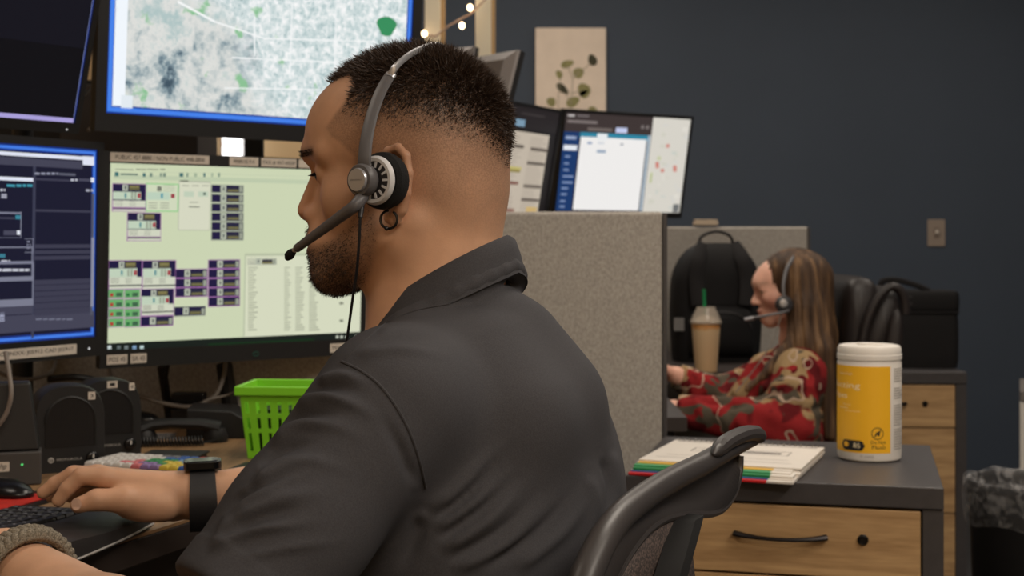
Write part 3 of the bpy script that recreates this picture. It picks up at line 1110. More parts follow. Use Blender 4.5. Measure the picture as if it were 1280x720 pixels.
for k_ in range(3):
    MB().sphere((-KL + 0.03 + 0.01 * k_ + 0.24, 0.218, 0.0215), 0.0012, 8, 5).build('indicator', mat_emit('white_indicator', (0.8, 0.85, 0.9), 0.8), kb)

# red mouse mat and mouse
q = PD(22, 626)
mp_ = thing('mouse_mat', 'thin red mat with black surround lying beyond the black keyboard', 'mat', (q.x - 0.035, q.y - 0.035, DZ), math.radians(73))
MB().prism(rrect(0.20, 0.15, 0.03), (0, 0.003, 0)).build('surround', M_gloss, mp_).rotation_euler = (-math.pi / 2, 0, 0)
MB().prism(rrect(0.16, 0.12, 0.02), (0, -0.0008, 0)).build('red_panel', mat('red_mat_print', rgb(186, 40, 28), 0.6, vary=0.2, vscale=40), mp_).rotation_euler = (-math.pi / 2, 0, 0)
for c in mp_.children:
    c.location.z = 0.0032 if c.name.startswith('surround') else 0.0034
q = PD(22, 617)
ms = thing('computer_mouse', 'black computer mouse at the far edge of the red mat', 'mouse', (q.x - 0.01, q.y - 0.03, DZ + 0.0048), math.radians(60))
MB().sphere((0, 0, 0.0), 0.03, 20, 12, (1.0, 1.8, 0.75)).build('shell', M_gloss, ms, smooth=True)
bm_ = bpy.data.objects[ms.children[0].name].data
for v in bm_.vertices:
    v.co.z = max(v.co.z, 0.0)
MB().tube([Vector((-0.002, 0.03, 0.0195)), Vector((-0.002, 0.042, 0.017))], 0.0035, 8).build('scroll_wheel', M_dark, ms, smooth=True)

# dispatch keypad with coloured keys
q = PD(188, 593)
kp = thing('keypad', 'white keyed keypad with coloured function keys between the watch hand and speakers', 'keypad', (q.x, q.y, DZ), math.radians(-18))
MB().box(-0.088, 0.096, -0.05, 0.05, 0.0, 0.016).build('shell', mat('charcoal_keypad_shell', rgb(60, 58, 58), 0.5), kp, bevel=0.003)
KC = {'w': mat('white_keycap', rgb(206, 202, 198), 0.45), 'b': mat('blue_keycap', rgb(58, 96, 168), 0.45), 'r': mat('red_keycap', rgb(186, 42, 42), 0.45), 'g': mat('green_keycap', rgb(54, 134, 84), 0.45),
      'y': mat('yellow_keycap', rgb(208, 184, 74), 0.45), 'p': mat('pink_keycap', rgb(206, 116, 122), 0.45), 'v': mat('violet_keycap', rgb(140, 116, 166), 0.45), 'k': mat('grey_keycap', rgb(112, 112, 118), 0.45), 'c': mat('pale_blue_keycap', rgb(110, 148, 186), 0.45)}
rows = ['wwwwwkkbbrr', 'wwwwwwbbbcr', 'wwwwwgggccr', 'wwwwpggyycb', 'wwwppvvgyyb', 'wwwwwpvvyyb']
k0 = {}
for i, row in enumerate(rows):
    for j, ch in enumerate(row):
        if ch not in k0:
            ko = MB().loft([[Vector((sx_ * w_, sy_ * w_, zz)) for sx_, sy_ in ((-1, -1), (1, -1), (1, 1), (-1, 1))] for w_, zz in ((0.0072, 0), (0.0068, 0.004), (0.0055, 0.0065))]).build('key', KC[ch], kp)
            k0[ch] = ko
        else:
            ko = k0[ch].copy()
            COL.objects.link(ko)
        ko.location = (-0.078 + j * 0.0162, 0.0405 - i * 0.0162, 0.0165)

# two desk speakers
M_spk = mat('speaker_shell', rgb(27, 26, 26), 0.5, bump=0.05, bscale=700)
M_grille = mat('speaker_grille_metal', rgb(40, 37, 36), 0.5, 0.3)
M_pale = mat('pale_print', rgb(170, 166, 160), 0.6)


def speaker(label, px, py, w, h, stickers):
    c = PD(px, py)
    o = thing('desk_speaker', label, 'speaker', c, math.radians(30), group='console speakers')

    def outline(w_, h_, n=14):
        pts = [Vector((-w_ / 2, 0, 0)), Vector((w_ / 2, 0, 0))]
        sh_ = h_ * 0.62
        pts.append(Vector((w_ / 2, 0, sh_)))
        for k in range(1, n):
            a = math.pi * k / n
            pts.append(Vector((w_ / 2 * 0.98 * math.copysign(abs(math.cos(a)) ** 0.72, math.cos(a)), 0, sh_ + (h_ - sh_) * abs(math.sin(a)) ** 0.8)))
        pts.append(Vector((-w_ / 2, 0, sh_)))
        return pts
    r0, r1 = outline(w * 0.97, h * 0.985), outline(w, h)
    rr = [[p + Vector((0, 0.0, 0)) for p in r0], [p + Vector((0, 0.006, 0)) for p in r1], [p + Vector((0, 0.05, 0)) for p in r1], [Vector((p.x * 0.8, 0.085, p.z * 0.9)) for p in r1]]
    MB().loft(rr).build('shell', M_spk, o, smooth=True, angle=30)
    # arched grille: recessed dark plate with wire mesh proud of it
    gw, gh, gz = w * 0.70, h * 0.56, h * 0.30
    n = 16
    arch = [Vector((-gw / 2, 0, gz)), Vector((gw / 2, 0, gz))] + [Vector((gw / 2 * math.cos(math.pi * k / n), 0, gz + gh * 0.5 + gh * 0.5 * math.sin(math.pi * k / n))) for k in range(n + 1)]
    g = MB().poly([p + Vector((0, -0.0006, 0)) for p in arch]).build('grille', M_gloss, o)
    wm = MB()
    for k in range(22):
        x = -gw / 2 + gw * (k + 0.5) / 22
        top_ = gz + gh * 0.5 + gh * 0.5 * math.sqrt(max(0, 1 - (2 * x / gw) ** 2))
        wm.box(x - 0.0006, x + 0.0006, -0.0022, -0.0008, gz, top_)
    for k in range(24):
        z = gz + gh * (k + 0.5) / 24
        hw = gw / 2 if z < gz + gh * 0.5 else gw / 2 * math.sqrt(max(0, 1 - ((z - gz - gh * 0.5) / (gh * 0.5)) ** 2))
        wm.box(-hw, hw, -0.0026, -0.0012, z - 0.0006, z + 0.0006)
    wo = wm.build('grille_mesh', M_grille, g)
    wo['kind'] = 'stuff'
    MB().tube([p + Vector((0, -0.0015, 0)) for p in arch[1:]] , 0.0022, 6).build('arch_rim', M_spk, o, smooth=True)
    kn = MB().lathe([(0.010, 0), (0.0095, 0.006), (0.007, 0.0075), (0.001, 0.0075)], 20, Matrix.Translation((w * 0.31, 0, h * 0.15)) @ Matrix.Rotation(math.pi / 2, 4, 'X')).build('knob', M_gloss, o, smooth=True)
    MB().box(w * 0.31 - 0.001, w * 0.31 + 0.001, -0.0085, -0.0074, h * 0.15, h * 0.15 + 0.0055).build('pointer', M_white, kn)
    bd = MB().lathe([(0.0045, 0), (0.0045, 0.0008), (0.001, 0.0008)], 18, Matrix.Translation((-w * 0.27, 0, h * 0.15)) @ Matrix.Rotation(math.pi / 2, 4, 'X')).build('badge', M_pale, o, smooth=True)
    mm = MB()
    for sgn in (-1, 1):
        x = -w * 0.27
        mm.poly([Vector((x + sgn * 0.0002, -0.0011, h * 0.15 - 0.0026)), Vector((x + sgn * 0.0016, -0.0011, h * 0.15 + 0.003)), Vector((x + sgn * 0.003, -0.0011, h * 0.15 - 0.0026)), Vector((x + sgn * 0.0017, -0.0011, h * 0.15 - 0.0006))][::(1 if sgn < 0 else -1)])
    mm.build('emblem', M_ink, bd)
    lettering('MOTOROLA', Matrix.Translation((-w * 0.19, -0.0007, h * 0.135)), w * 0.36, 0.0038, M_pale, o)
    for (sx_, sz_, sw_, sh_, tx) in stickers:
        s_ = MB().box(sx_ * w - sw_ / 2, sx_ * w + sw_ / 2, -0.0012, -0.0002, sz_ * h - sh_ / 2, sz_ * h + sh_ / 2).build('sticker', M_label, o)
        lettering(tx, Matrix.Translation((sx_ * w - sw_ * 0.25, -0.0015, sz_ * h - sh_ * 0.22)), sw_ * 0.5, sh_ * 0.45, M_ink, s_)
    return o


speaker('nearer arched black desk speaker with one white numbered sticker', 88, 590, 0.108, 0.135, [(0.30, 0.865, 0.011, 0.012, '3')])
speaker('farther arched black desk speaker partly hidden behind its twin with two stickers', 137, 571, 0.108, 0.129, [(0.04, 0.93, 0.017, 0.0115, '1'), (0.34, 0.89, 0.009, 0.0125, '4')])

# small desktop computer on the far left
c = PD(18, 606)
pc = thing('desktop_computer', 'black desktop computer with a grey foot panel and small badge at the left edge', 'computer', (c.x - 0.022, c.y - 0.020, DZ), math.radians(18))
bw, bh, bd_ = 0.13, 0.150, 0.052
MB().loft([[Vector((-bw / 2 - 0.03, 0.004, 0.05)), Vector((bw / 2 - 0.002, 0.004, 0.05)), Vector((bw / 2 - 0.002, bd_, 0.05)), Vector((-bw / 2 - 0.03, bd_, 0.05))],
           [Vector((-bw / 2 - 0.03, 0.014, bh)), Vector((bw / 2 - 0.016, 0.014, bh)), Vector((bw / 2 - 0.016, bd_ - 0.004, bh)), Vector((-bw / 2 - 0.03, bd_ - 0.004, bh))]]).build('case', M_black, pc, bevel=0.004)
foot = MB().box(-bw / 2 - 0.03, bw / 2, 0.0, bd_, 0.0, 0.0495).build('foot_panel', mat('grey_foot_plastic', rgb(68, 65, 64), 0.5), pc, bevel=0.003)
lgo = MB().prism([p + Vector((0.012, -0.0002, 0.029)) for p in rrect(0.017, 0.014, 0.0012)], (0, -0.0006, 0)).build('badge', M_label, pc)
lettering('hp', Matrix.Translation((0.0065, -0.0012, 0.0235)) @ Matrix(((1, 0, 0.28, 0), (0, 1, 0, 0), (0, 0, 1, 0), (0, 0, 0, 1))), 0.0088, 0.0105, M_ink, lgo)
MB().sphere((0.038, -0.0005, 0.031), 0.0015, 8, 6).build('power_light', M_led_green, pc)

# green slotted basket
M_green = mat('lime_green_plastic', rgb(132, 214, 48), 0.4, spec=0.4)
BY = 2.30
b0 = P(299, 572, BY)
bk = thing('basket', 'lime green slotted plastic basket on the desk behind the man', 'basket', (b0.x, BY, DZ), math.radians(-4))
bw, bdp, bh2, tp = 0.150, 0.115, 0.118, 0.012


def basket_wall(p0, p1, q0, q1, cols):
    """p0,p1 = bottom ends, q0,q1 = top ends; slots left open in a lattice of strips"""
    m = MB()
    rows_ = [(0.0, 0.10, 0), (0.10, 0.36, 1), (0.36, 0.42, 0), (0.42, 0.58, 1), (0.58, 0.64, 0), (0.64, 0.80, 1), (0.80, 1.0, 0)]

    def pt(u, v):
        return (Vector(p0) * (1 - u) + Vector(p1) * u) * (1 - v) + (Vector(q0) * (1 - u) + Vector(q1) * u) * v
    e = 0.3
    for v0, v1, slot in rows_:
        if not slot:
            m.quad(pt(0, v0), pt(1, v0), pt(1, v1), pt(0, v1))
        else:
            edges = [0.0]
            for k in range(cols):
                cx = (k + 0.5) / cols
                edges += [cx - 0.16 / cols, cx + 0.16 / cols]
            edges.append(1.0)
            for k in range(0, len(edges), 2):
                m.quad(pt(edges[k], v0), pt(edges[k + 1], v0), pt(edges[k + 1], v1), pt(edges[k], v1))
    return m.build('wall_panel', M_green, bk, solid=0.002)


Bb = [Vector((tp, tp, 0.002)), Vector((bw - tp, tp, 0.002)), Vector((bw - tp, bdp - tp, 0.002)), Vector((tp, bdp - tp, 0.002))]
Bt = [Vector((0, 0, bh2)), Vector((bw, 0, bh2)), Vector((bw, bdp, bh2)), Vector((0, bdp, bh2))]
for k in range(4):
    basket_wall(Bb[k], Bb[(k + 1) % 4], Bt[k], Bt[(k + 1) % 4], 8 if k % 2 == 0 else 6)
MB().box(tp, bw - tp, tp, bdp - tp, 0, 0.003).build('bottom_panel', M_green, bk)
rim = MB()
for (x0, x1, y0, y1) in ((-0.007, bw + 0.007, -0.007, 0.001), (-0.007, bw + 0.007, bdp - 0.001, bdp + 0.007), (-0.007, 0.001, 0.001, bdp - 0.001), (bw - 0.001, bw + 0.007, 0.001, bdp - 0.001)):
    rim.box(x0, x1, y0, y1, bh2 - 0.012, bh2 + 0.003)
rim.build('rim', M_green, bk, bevel=0.002)

pch = thing('pouch', 'black cloth pouch lying inside the green basket', 'pouch', (b0.x + 0.075, BY + 0.058, DZ + 0.0045))
MB().loft([[Vector((p.x * k, p.z * k, z)) for p in rrect(0.10, 0.068, 0.02, 4)] for z, k in ((0, 0.94), (0.01, 1.0), (0.06, 1.06), (0.075, 0.98))]).build('bag', M_black, pch, smooth=True)
MB().tube([(-0.05, -0.041, 0.062), (0.05, -0.041, 0.062)], 0.0015, 6).build('zipper', M_metal, pch)

# telephone handset with its coiled cord, small card, dock and odd boxes
q = PD(214, 553)
ph = thing('telephone_handset', 'black telephone handset with a coiled cord lying below the middle monitor', 'handset', (q.x, q.y, DZ), math.radians(8))
hp_ = [Vector((-0.05, 0, 0.024)), Vector((-0.03, 0, 0.032)), Vector((0.0, 0, 0.034)), Vector((0.05, 0, 0.032)), Vector((0.085, 0, 0.024))]
MB().tube(hp_, [0.019, 0.015, 0.013, 0.015, 0.018], 10, flat=0.7).build('grip', M_black, ph, smooth=True)
for x_ in (-0.045, 0.078):
    MB().lathe([(0.021, 0.0), (0.022, 0.010), (0.016, 0.024), (0.001, 0.026)], 18, Matrix.Translation((x_, 0, 0))).build('ear_cap', M_black, ph, smooth=True)
coil = [Vector((-0.065 + 0.125 * t / 160.0, -0.052 + 0.0075 * math.cos(t * 0.9), 0.0092 + 0.0075 * math.sin(t * 0.9))) for t in range(161)]
coil += [Vector((0.07, -0.04, 0.006)), Vector((0.088, -0.015, 0.008)), Vector((0.085, 0, 0.016))]
MB().tube(coil, 0.0017, 5).build('coiled_cord', M_cable_black, ph, smooth=True)
q = PD(190, 549)
cd = thing('card', 'small grey printed card beside the telephone handset', 'card', (q.x, q.y + 0.025, DZ), math.radians(10))
MB().box(-0.04, 0.035, -0.03, 0.04, 0, 0.002).build('sheet', mat('grey_card', rgb(112, 108, 106), 0.6), cd)
MB().box(-0.03, 0.02, 0.0, 0.02, 0.002, 0.0024).build('print_block', mat('dark_card_print', rgb(70, 68, 68), 0.6), cd)
q = PD(268, 549)
dk = thing('docking_box', 'sloped black docking box with a green light beside the green basket', 'box', (q.x, q.y, DZ), math.radians(6))
MB().prism([Vector((-0.05, 0, 0)), Vector((0.075, 0, 0)), Vector((0.075, 0, 0.022)), Vector((0.03, 0, 0.05)), Vector((-0.05, 0, 0.055))], (0, 0.11, 0)).build('case', M_black, dk, bevel=0.003)
MB().sphere((0.055, -0.0005, 0.018), 0.0022, 8, 6).build('indicator', mat_emit('teal_indicator', rgb(70, 220, 190), 1.2), dk)
q = PD(235, 534)
pb = thing('power_brick', 'black power brick standing on edge behind the telephone handset', 'power supply', (q.x, q.y, DZ), math.radians(-3))
MB().box(-0.036, 0.036, 0, 0.035, 0, 0.034).build('case', M_black, pb, bevel=0.004)
MB().box(-0.034, 0.03, 0.001, 0.03, 0.034, 0.066).build('upper_case', M_gloss, pb, bevel=0.004)
q = PD(204, 545)
gl = thing('glasses_case', 'glossy black case lying just behind the telephone handset', 'case', (q.x - 0.075, q.y + 0.10, DZ), math.radians(-6))
MB().sphere((0, 0, 0.017), 0.017, 16, 10, (2.6, 1.2, 1.0)).build('shell', M_gloss, gl, smooth=True)
MB().tube([Vector((-0.03, -0.019, 0.018)), Vector((0, -0.0212, 0.018)), Vector((0.03, -0.019, 0.018))], 0.001, 6).build('seam', M_dark, gl)
for (px_, py_, L_, yw, lab, nm) in ((243, 583, 0.098, -6, 'slim black folder lying behind the coloured keypad', 'folder'), (276, 601, 0.10, -12, 'thick black notebook lying between the coloured keypad and basket', 'notebook')):
    q = PD(px_, py_)
    o = thing(nm, lab, nm, (q.x + (0.06 if nm == 'notebook' else -0.045), q.y + 0.05, DZ + 0.0005), math.radians(yw))
    MB().box(-L_ / 2, L_ / 2, -0.035, 0.035, 0.0, 0.003).build('back_cover', M_black, o, bevel=0.001)
    MB().box(-L_ / 2 + 0.003, L_ / 2 - 0.004, -0.033, 0.032, 0.003, 0.010).build('pages', M_dark, o)
    MB().box(-L_ / 2, L_ / 2, -0.035, 0.035, 0.010, 0.013).build('front_cover', M_black, o, bevel=0.001)


def smooth_path(pts, n=6):
    pts = [Vector(p) for p in pts]
    out = []
    for i in range(len(pts) - 1):
        p0, p1, p2, p3 = pts[max(i - 1, 0)], pts[i], pts[i + 1], pts[min(i + 2, len(pts) - 1)]
        for k in range(n):
            t = k / n
            out.append(0.5 * ((2 * p1) + (-p0 + p2) * t + (2 * p0 - 5 * p1 + 4 * p2 - p3) * t * t + (-p0 + 3 * p1 - 3 * p2 + p3) * t ** 3))
    out.append(pts[-1])
    return out


for lab, m_, r_, pts in (
        ('grey cable looping in an arc below the middle monitor', M_cable_grey, 0.0042, [(282, 450, 2.72), (279, 472, 2.715), (268, 495, 2.70), (240, 508, 2.685), (208, 505, 2.69), (180, 497, 2.71), (150, 486, 2.74), (138, 470, 2.76), (136, 452, 2.78)]),
        ('grey cable sagging between the desktop computer and the left monitor', M_cable_grey, 0.0036, [(-30, 455, 2.45), (-5, 464, 2.45), (15, 472, 2.45), (38, 474, 2.46), (63, 466, 2.5), (70, 450, 2.6)]),
        ('grey cable hanging in front of the desktop computer at the left edge', M_cable_grey, 0.0034, [(7, 440, 2.06), (12, 470, 2.04), (14, 492, 2.03), (9, 514, 2.03), (-2, 532, 2.03), (-16, 546, 2.04)]),
        ('black cable drooping behind the two desk speakers', M_cable_black, 0.006, [(60, 474, 2.5), (80, 472, 2.5), (100, 472, 2.5), (125, 478, 2.52), (142, 496, 2.56), (150, 520, 2.6)]),
        ('black cable hanging straight down under the middle monitor', M_cable_black, 0.004, [(211, 452, 2.68), (207, 475, 2.7), (207, 498, 2.72), (212, 512, 2.74)]),
        ('thin grey cable running behind the green basket', M_cable_grey, 0.0025, [(310, 478, 2.55), (290, 492, 2.67), (262, 499, 2.665), (252, 504, 2.66)])):
    o = MB().tube(smooth_path([P(*p) for p in pts]), r_, 8).build('cable', m_, None, smooth=True, angle=0)
    tag(o, lab, 'cable')

# ------------------------------------------------------------------ wipes canister
def cyl_pt(r, phi, z):
    """phi in degrees, 0 faces the lens, positive to the right"""
    a = math.radians(phi)
    return Vector((r * math.sin(a), -r * math.cos(a), z))


def cyl_patch(mb, r, p0, p1, z0, z1, n=None):
    n = n or max(2, int(abs(p1 - p0) / 6))
    for k in range(n):
        a, b = p0 + (p1 - p0) * k / n, p0 + (p1 - p0) * (k + 1) / n
        mb.quad(cyl_pt(r, a, z0), cyl_pt(r, b, z0), cyl_pt(r, b, z1), cyl_pt(r, a, z1))
    return mb


def cyl_text(body, r, phi_end, z, height, m, parent, width=None):
    v, f = text_mesh(body, width, height)
    w = v[:, 0].max()
    deg = 180 / math.pi / r
    mb = MB()
    mb._add([cyl_pt(r, phi_end - (w - x) * deg, z + y) for x, y, _ in v], f)
    return mb.build('lettering', m, parent)


CR = 0.0552
c0 = PD(1086.5, 573, CAB_H)
can = thing('wipes_canister', 'white wipes canister with a yellow label standing on the near cabinet', 'canister', (c0.x, c0.y, CAB_H + 0.0006), math.atan2(-c0.x, c0.y))
M_cwhite = mat('white_polyethylene', rgb(226, 220, 212), 0.4)
M_yellow = mat('yellow_label_print', rgb(246, 186, 40), 0.45)
M_ptext = mat('pale_label_print', rgb(252, 236, 196), 0.6)
M_gtext = mat('grey_label_print', rgb(150, 144, 138), 0.6)
body = MB().lathe([(0.001, 0), (CR - 0.005, 0), (CR - 0.001, 0.003), (CR, 0.008), (CR, 0.170), (CR - 0.0015, 0.174)], 64).build('body', M_cwhite, can, smooth=True)
lid = MB().lathe([(CR - 0.002, 0.1745), (CR + 0.0006, 0.176), (CR + 0.0006, 0.184), (CR - 0.0004, 0.185), (CR - 0.0004, 0.194), (CR - 0.003, 0.199), (CR - 0.008, 0.2005), (0.001, 0.2005)], 64).build('lid', M_cwhite, can, smooth=True)
MB().lathe([(0.022, 0.2005), (0.022, 0.2025), (0.001, 0.2030)], 24).build('flip_cap', M_cwhite, lid, smooth=True)
lab = cyl_patch(MB(), CR + 0.0003, -190, 40, 0.016, 0.166).build('label', M_yellow, can, smooth=True)
R2 = CR + 0.0006
cyl_text('Disinfecting', R2, -16, 0.124, 0.0135, M_ptext, lab, 0.112)
cyl_text('Wipes', R2, -42, 0.106, 0.0135, M_ptext, lab, 0.05)
cyl_text('Lemon Fresh', R2, -31, 0.150, 0.0042, M_ptext, lab)
cyl_text('Kills germs on', R2, -34, 0.097, 0.0030, M_ptext, lab)
cyl_text('hard surfaces', R2, -40, 0.0915, 0.0030, M_ptext, lab)
cyl_text('and more every day', R2, -16, 0.086, 0.0034, M_ptext, lab)
cyl_text('Do Not', R2, 30, 0.0325, 0.0058, M_ink, lab, 0.0265)
cyl_text('Flush', R2, 29, 0.0235, 0.0066, M_ink, lab, 0.0235)
sym = MB()
cen, zc_, ra, rb = 14.5, 0.0505, 0.0105, 0.0092
dg = 180 / math.pi / R2
for k in range(28):
    a, b = 2 * math.pi * k / 28, 2 * math.pi * (k + 1) / 28
    sym.quad(*[cyl_pt(R2, cen + rr * math.cos(q) * dg, zc_ + rr * math.sin(q)) for rr, q in ((ra, a), (ra, b), (rb, b), (rb, a))][::-1])
for (x0, y0, x1, y1, hw) in ((-0.006, -0.006, 0.006, 0.006, 0.0007), (0.002, -0.004, 0.002, 0.003, 0.002), (-0.004, -0.005, -0.001, 0.002, 0.0012), (0.001, 0.003, 0.005, 0.003, 0.001)):
    L_ = math.hypot(x1 - x0, y1 - y0)
    nx, ny = -(y1 - y0) / L_ * hw, (x1 - x0) / L_ * hw
    sym.quad(*[cyl_pt(R2, cen + x * dg, zc_ + y) for x, y in ((x0 - nx, y0 - ny), (x1 - nx, y1 - ny), (x1 + nx, y1 + ny), (x0 + nx, y0 + ny))])
sym.build('no_flush_symbol', M_ink, lab)
pill = MB()
for k in range(10):
    def half(u):
        x = abs(u) * 0.0235
        return 0.0088 if x < 0.0147 else math.sqrt(max(0, 0.0088 ** 2 - (x - 0.0147) ** 2))
    u0, u1 = -1 + 2 * k / 10, -1 + 2 * (k + 1) / 10
    pc_ = -31.5
    pill.quad(cyl_pt(R2, pc_ + u0 * 0.0235 * dg, 0.0285 - half(u0)), cyl_pt(R2, pc_ + u1 * 0.0235 * dg, 0.0285 - half(u1)), cyl_pt(R2, pc_ + u1 * 0.0235 * dg, 0.0285 + half(u1)), cyl_pt(R2, pc_ + u0 * 0.0235 * dg, 0.0285 + half(u0)))
pl = pill.build('count_badge', M_ink, lab)
R3 = R2 + 0.0003
dot = MB()
dot.poly([cyl_pt(R3, -44 + 0.0055 * math.cos(a) * dg, 0.0295 + 0.0048 * math.sin(a)) for a in np.linspace(0, 6.283, 13)[:-1]])
dot.build('yellow_dot', M_yellow, pl) if False else None
d_ = dot.build('yellow_dot', M_yellow, lab)
cyl_text('85', R3, -16, 0.0245, 0.0085, M_ptext, lab, 0.0125)
gt = MB()
for k in range(34):
    z = 0.160 - k * 0.0042
    if k in (6, 7, 13, 14, 24):
        continue
    cyl_patch(gt, R2, 48, 48 + random.uniform(20, 34), z, z + 0.0016, 5)
gt.build('fine_print', M_gtext, can)
cyl_text('75 WIPES', CR + 0.0004, 8, 0.0085, 0.0035, M_gtext, can, 0.024)

# ------------------------------------------------------------------ flip guide
fg = thing('flip_guide', 'spiral bound flip guide with yellow, green, blue and red tabs on the near cabinet', 'booklet', (0.188, 2.305, CAB_H + 0.0006), math.radians(-21))
M_page = mat('white_page', rgb(214, 207, 198), 0.7)
FW, FD = 0.272, 0.315
tabs = [('red_page', mat('red_tab', rgb(196, 30, 34), 0.55), 0.0, 0.0, 0.0035), ('blue_page', mat('blue_tab', rgb(64, 92, 150), 0.55), 0.010, 0.0036, 0.0055), ('green_page', mat('green_tab', rgb(26, 122, 66), 0.55), 0.016, 0.0056, 0.0095),
        ('green_page', mat('light_green_tab', rgb(64, 146, 96), 0.55), 0.032, 0.0096, 0.0118), ('yellow_page', mat('yellow_tab', rgb(208, 164, 60), 0.55), 0.050, 0.0119, 0.0130), ('white_page', M_page, 0.062, 0.0131, 0.0155)]
for i, (nm, m_, y0, z0, z1) in enumerate(tabs):
    wig = 0.0015 * ((i * 7) % 3 - 1)
    MB().box(0.0 + wig, FW + wig, y0 + 0.034, FD, z0, z1).build(nm, M_page, fg)
    if i < 5:
        t_ = MB().box(0.004 + wig, FW * 0.845 + wig, y0, y0 + 0.0338, z0, z1).build('tab', m_, fg)
        MB().box(FW * 0.8455 + wig, FW + wig - 0.003 * i, y0 + 0.002, y0 + 0.0338, z0, z1).build('page_corner', M_page, fg)
    else:
        MB().box(wig, FW + wig, y0 + 0.004, y0 + 0.0338, z0, z1).build('page_front', M_page, fg)
pr = MB()
zt = 0.0157
for (x0, x1, y0, y1) in ((0.012, 0.262, 0.296, 0.302), (0.06, 0.062, 0.19, 0.232), (0.06, 0.23, 0.230, 0.232), (0.06, 0.23, 0.19, 0.192), (0.228, 0.23, 0.19, 0.232), (0.075, 0.125, 0.203, 0.210), (0.14, 0.215, 0.203, 0.218), (0.03, 0.24, 0.14, 0.1415), (0.02, 0.25, 0.108, 0.110)):
    pr.quad((x0, y0, zt), (x1, y0, zt), (x1, y1, zt), (x0, y1, zt))
pr.build('print', mat('grey_page_print', rgb(92, 86, 84), 0.7), fg)
for k in range(26):
    x = 0.01 + k * 0.0101
    if k == 0:
        rg0 = MB().tube([Vector((0, FD - 0.004 + 0.006 * math.cos(a), 0.0105 + 0.0095 * math.sin(a))) for a in np.linspace(0, 6.283, 11)[:-1]], 0.0008, 5, closed=True).build('binding_ring', M_metal, fg)
        ro = rg0
    else:
        ro = rg0.copy()
        COL.objects.link(ro)
    ro.location = (x, 0, 0)

# ------------------------------------------------------------------ waste bin with liner
bc = Vector((P(1293, 300, 2.9).x, 2.9))
bin_ = thing('trash_bin', 'black trash bin lined with a translucent plastic bag beside the near cabinet', 'bin', (bc.x, bc.y, 0))
BZ = 0.625
MB().lathe([(0.001, 0), (0.105, 0), (0.108, 0.004), (0.130, BZ - 0.01), (0.133, BZ), (0.127, BZ), (0.124, BZ - 0.01), (0.104, 0.01), (0.001, 0.01)], 40).build('bin_body', M_black, bin_, smooth=True)


def mat_film():
    m, nt, b = new_mat('bag_film')
    N, L = nt.nodes, nt.links
    b.inputs['Base Color'].default_value = (*rgb(186, 184, 184), 1)
    b.inputs['Roughness'].default_value = 0.25
    tr = N.new('ShaderNodeBsdfTransparent')
    mx = N.new('ShaderNodeMixShader')
    tc = N.new('ShaderNodeTexCoord')
    n = N.new('ShaderNodeTexNoise')
    n.inputs['Scale'].default_value = 30
    n.inputs['Detail'].default_value = 8
    n.inputs['Distortion'].default_value = 1.5
    L.new(tc.outputs['Object'], n.inputs['Vector'])
    r = N.new('ShaderNodeMapRange')
    r.inputs[1].default_value = 0.46
    r.inputs[2].default_value = 0.75
    r.inputs[3].default_value = 0.06
    r.inputs[4].default_value = 0.44
    L.new(n.outputs[0], r.inputs[0])
    L.new(r.outputs[0], mx.inputs[0])
    L.new(tr.outputs[0], mx.inputs[1])
    L.new(b.outputs[0], mx.inputs[2])
    L.new(mx.outputs[0], nt.nodes['Material Output'].inputs[0])
    return m


M_film = mat_film()
lv = []
prof = [(0.104, BZ - 0.22), (0.112, BZ - 0.1), (0.121, BZ - 0.01), (0.128, BZ + 0.006), (0.136, BZ + 0.004), (0.1405, BZ - 0.02), (0.1385, BZ - 0.06), (0.136, BZ - 0.085)]
seg = 90
lr = []
for i, (r, z) in enumerate(prof):
    ring = []
    for k in range(seg):
        a = 2 * math.pi * k / seg
        w_ = 0.0022 * math.sin(a * 23 + i * 0.7) + 0.0016 * math.sin(a * 37 + i * 1.9)
        dz = 0.006 * math.sin(a * 5 + 1) * (i == len(prof) - 1) + 0.004 * math.sin(a * 9 + i) * (i in (3, 4))
        rr = r + (w_ if i > 3 else -abs(w_)) + (0.002 if i > 3 else -0.001)
        ring.append(Vector((rr * math.cos(a), rr * math.sin(a), z + dz)))
    lr.append(ring)
MB().loft(lr, cap=False).build('bag_liner', M_film, bin_, smooth=True, angle=0)

# white low cabinet at the right edge
w0 = P(1274.5, 488, 4.3)
wc = thing('storage_box', 'white storage unit with a grey lid standing beyond the trash bin', 'storage unit', (w0.x, 4.3, 0), -math.atan2(w0.x, 4.3))
MB().box(0, 0.45, 0, 0.4, 0, w0.z - 0.035).build('body', M_white, wc, bevel=0.004)
MB().box(0.0, 0.45, -0.004, 0.4, w0.z - 0.034, w0.z).build('lid', mat('grey_lid', rgb(120, 114, 110), 0.5), wc, bevel=0.004)
MB().tube([(0.15, -0.002, 0.45), (0.15, -0.025, 0.45), (0.3, -0.025, 0.45), (0.3, -0.002, 0.45)], 0.006, 8).build('handle', M_metal, wc)

# ------------------------------------------------------------------ lunch bag on the far cabinet
M_nylon = mat_fabric('black_nylon', rgb(30, 29, 30), rgb(20, 19, 20), 420, rough=0.7, bump=0.3)
M_nylon2 = mat_fabric('black_webbing', rgb(36, 34, 35), rgb(24, 23, 24), 500, rough=0.75)
lx0, lx1 = P(1101, 0, 4.3).x, P(1190, 0, 4.3).x
lb = thing('lunch_bag', 'boxy black insulated lunch bag with a top handle on the far cabinet', 'bag', ((lx0 + lx1) / 2, 4.3, CAB_H + 0.001), math.radians(-4))
lw = lx1 - lx0


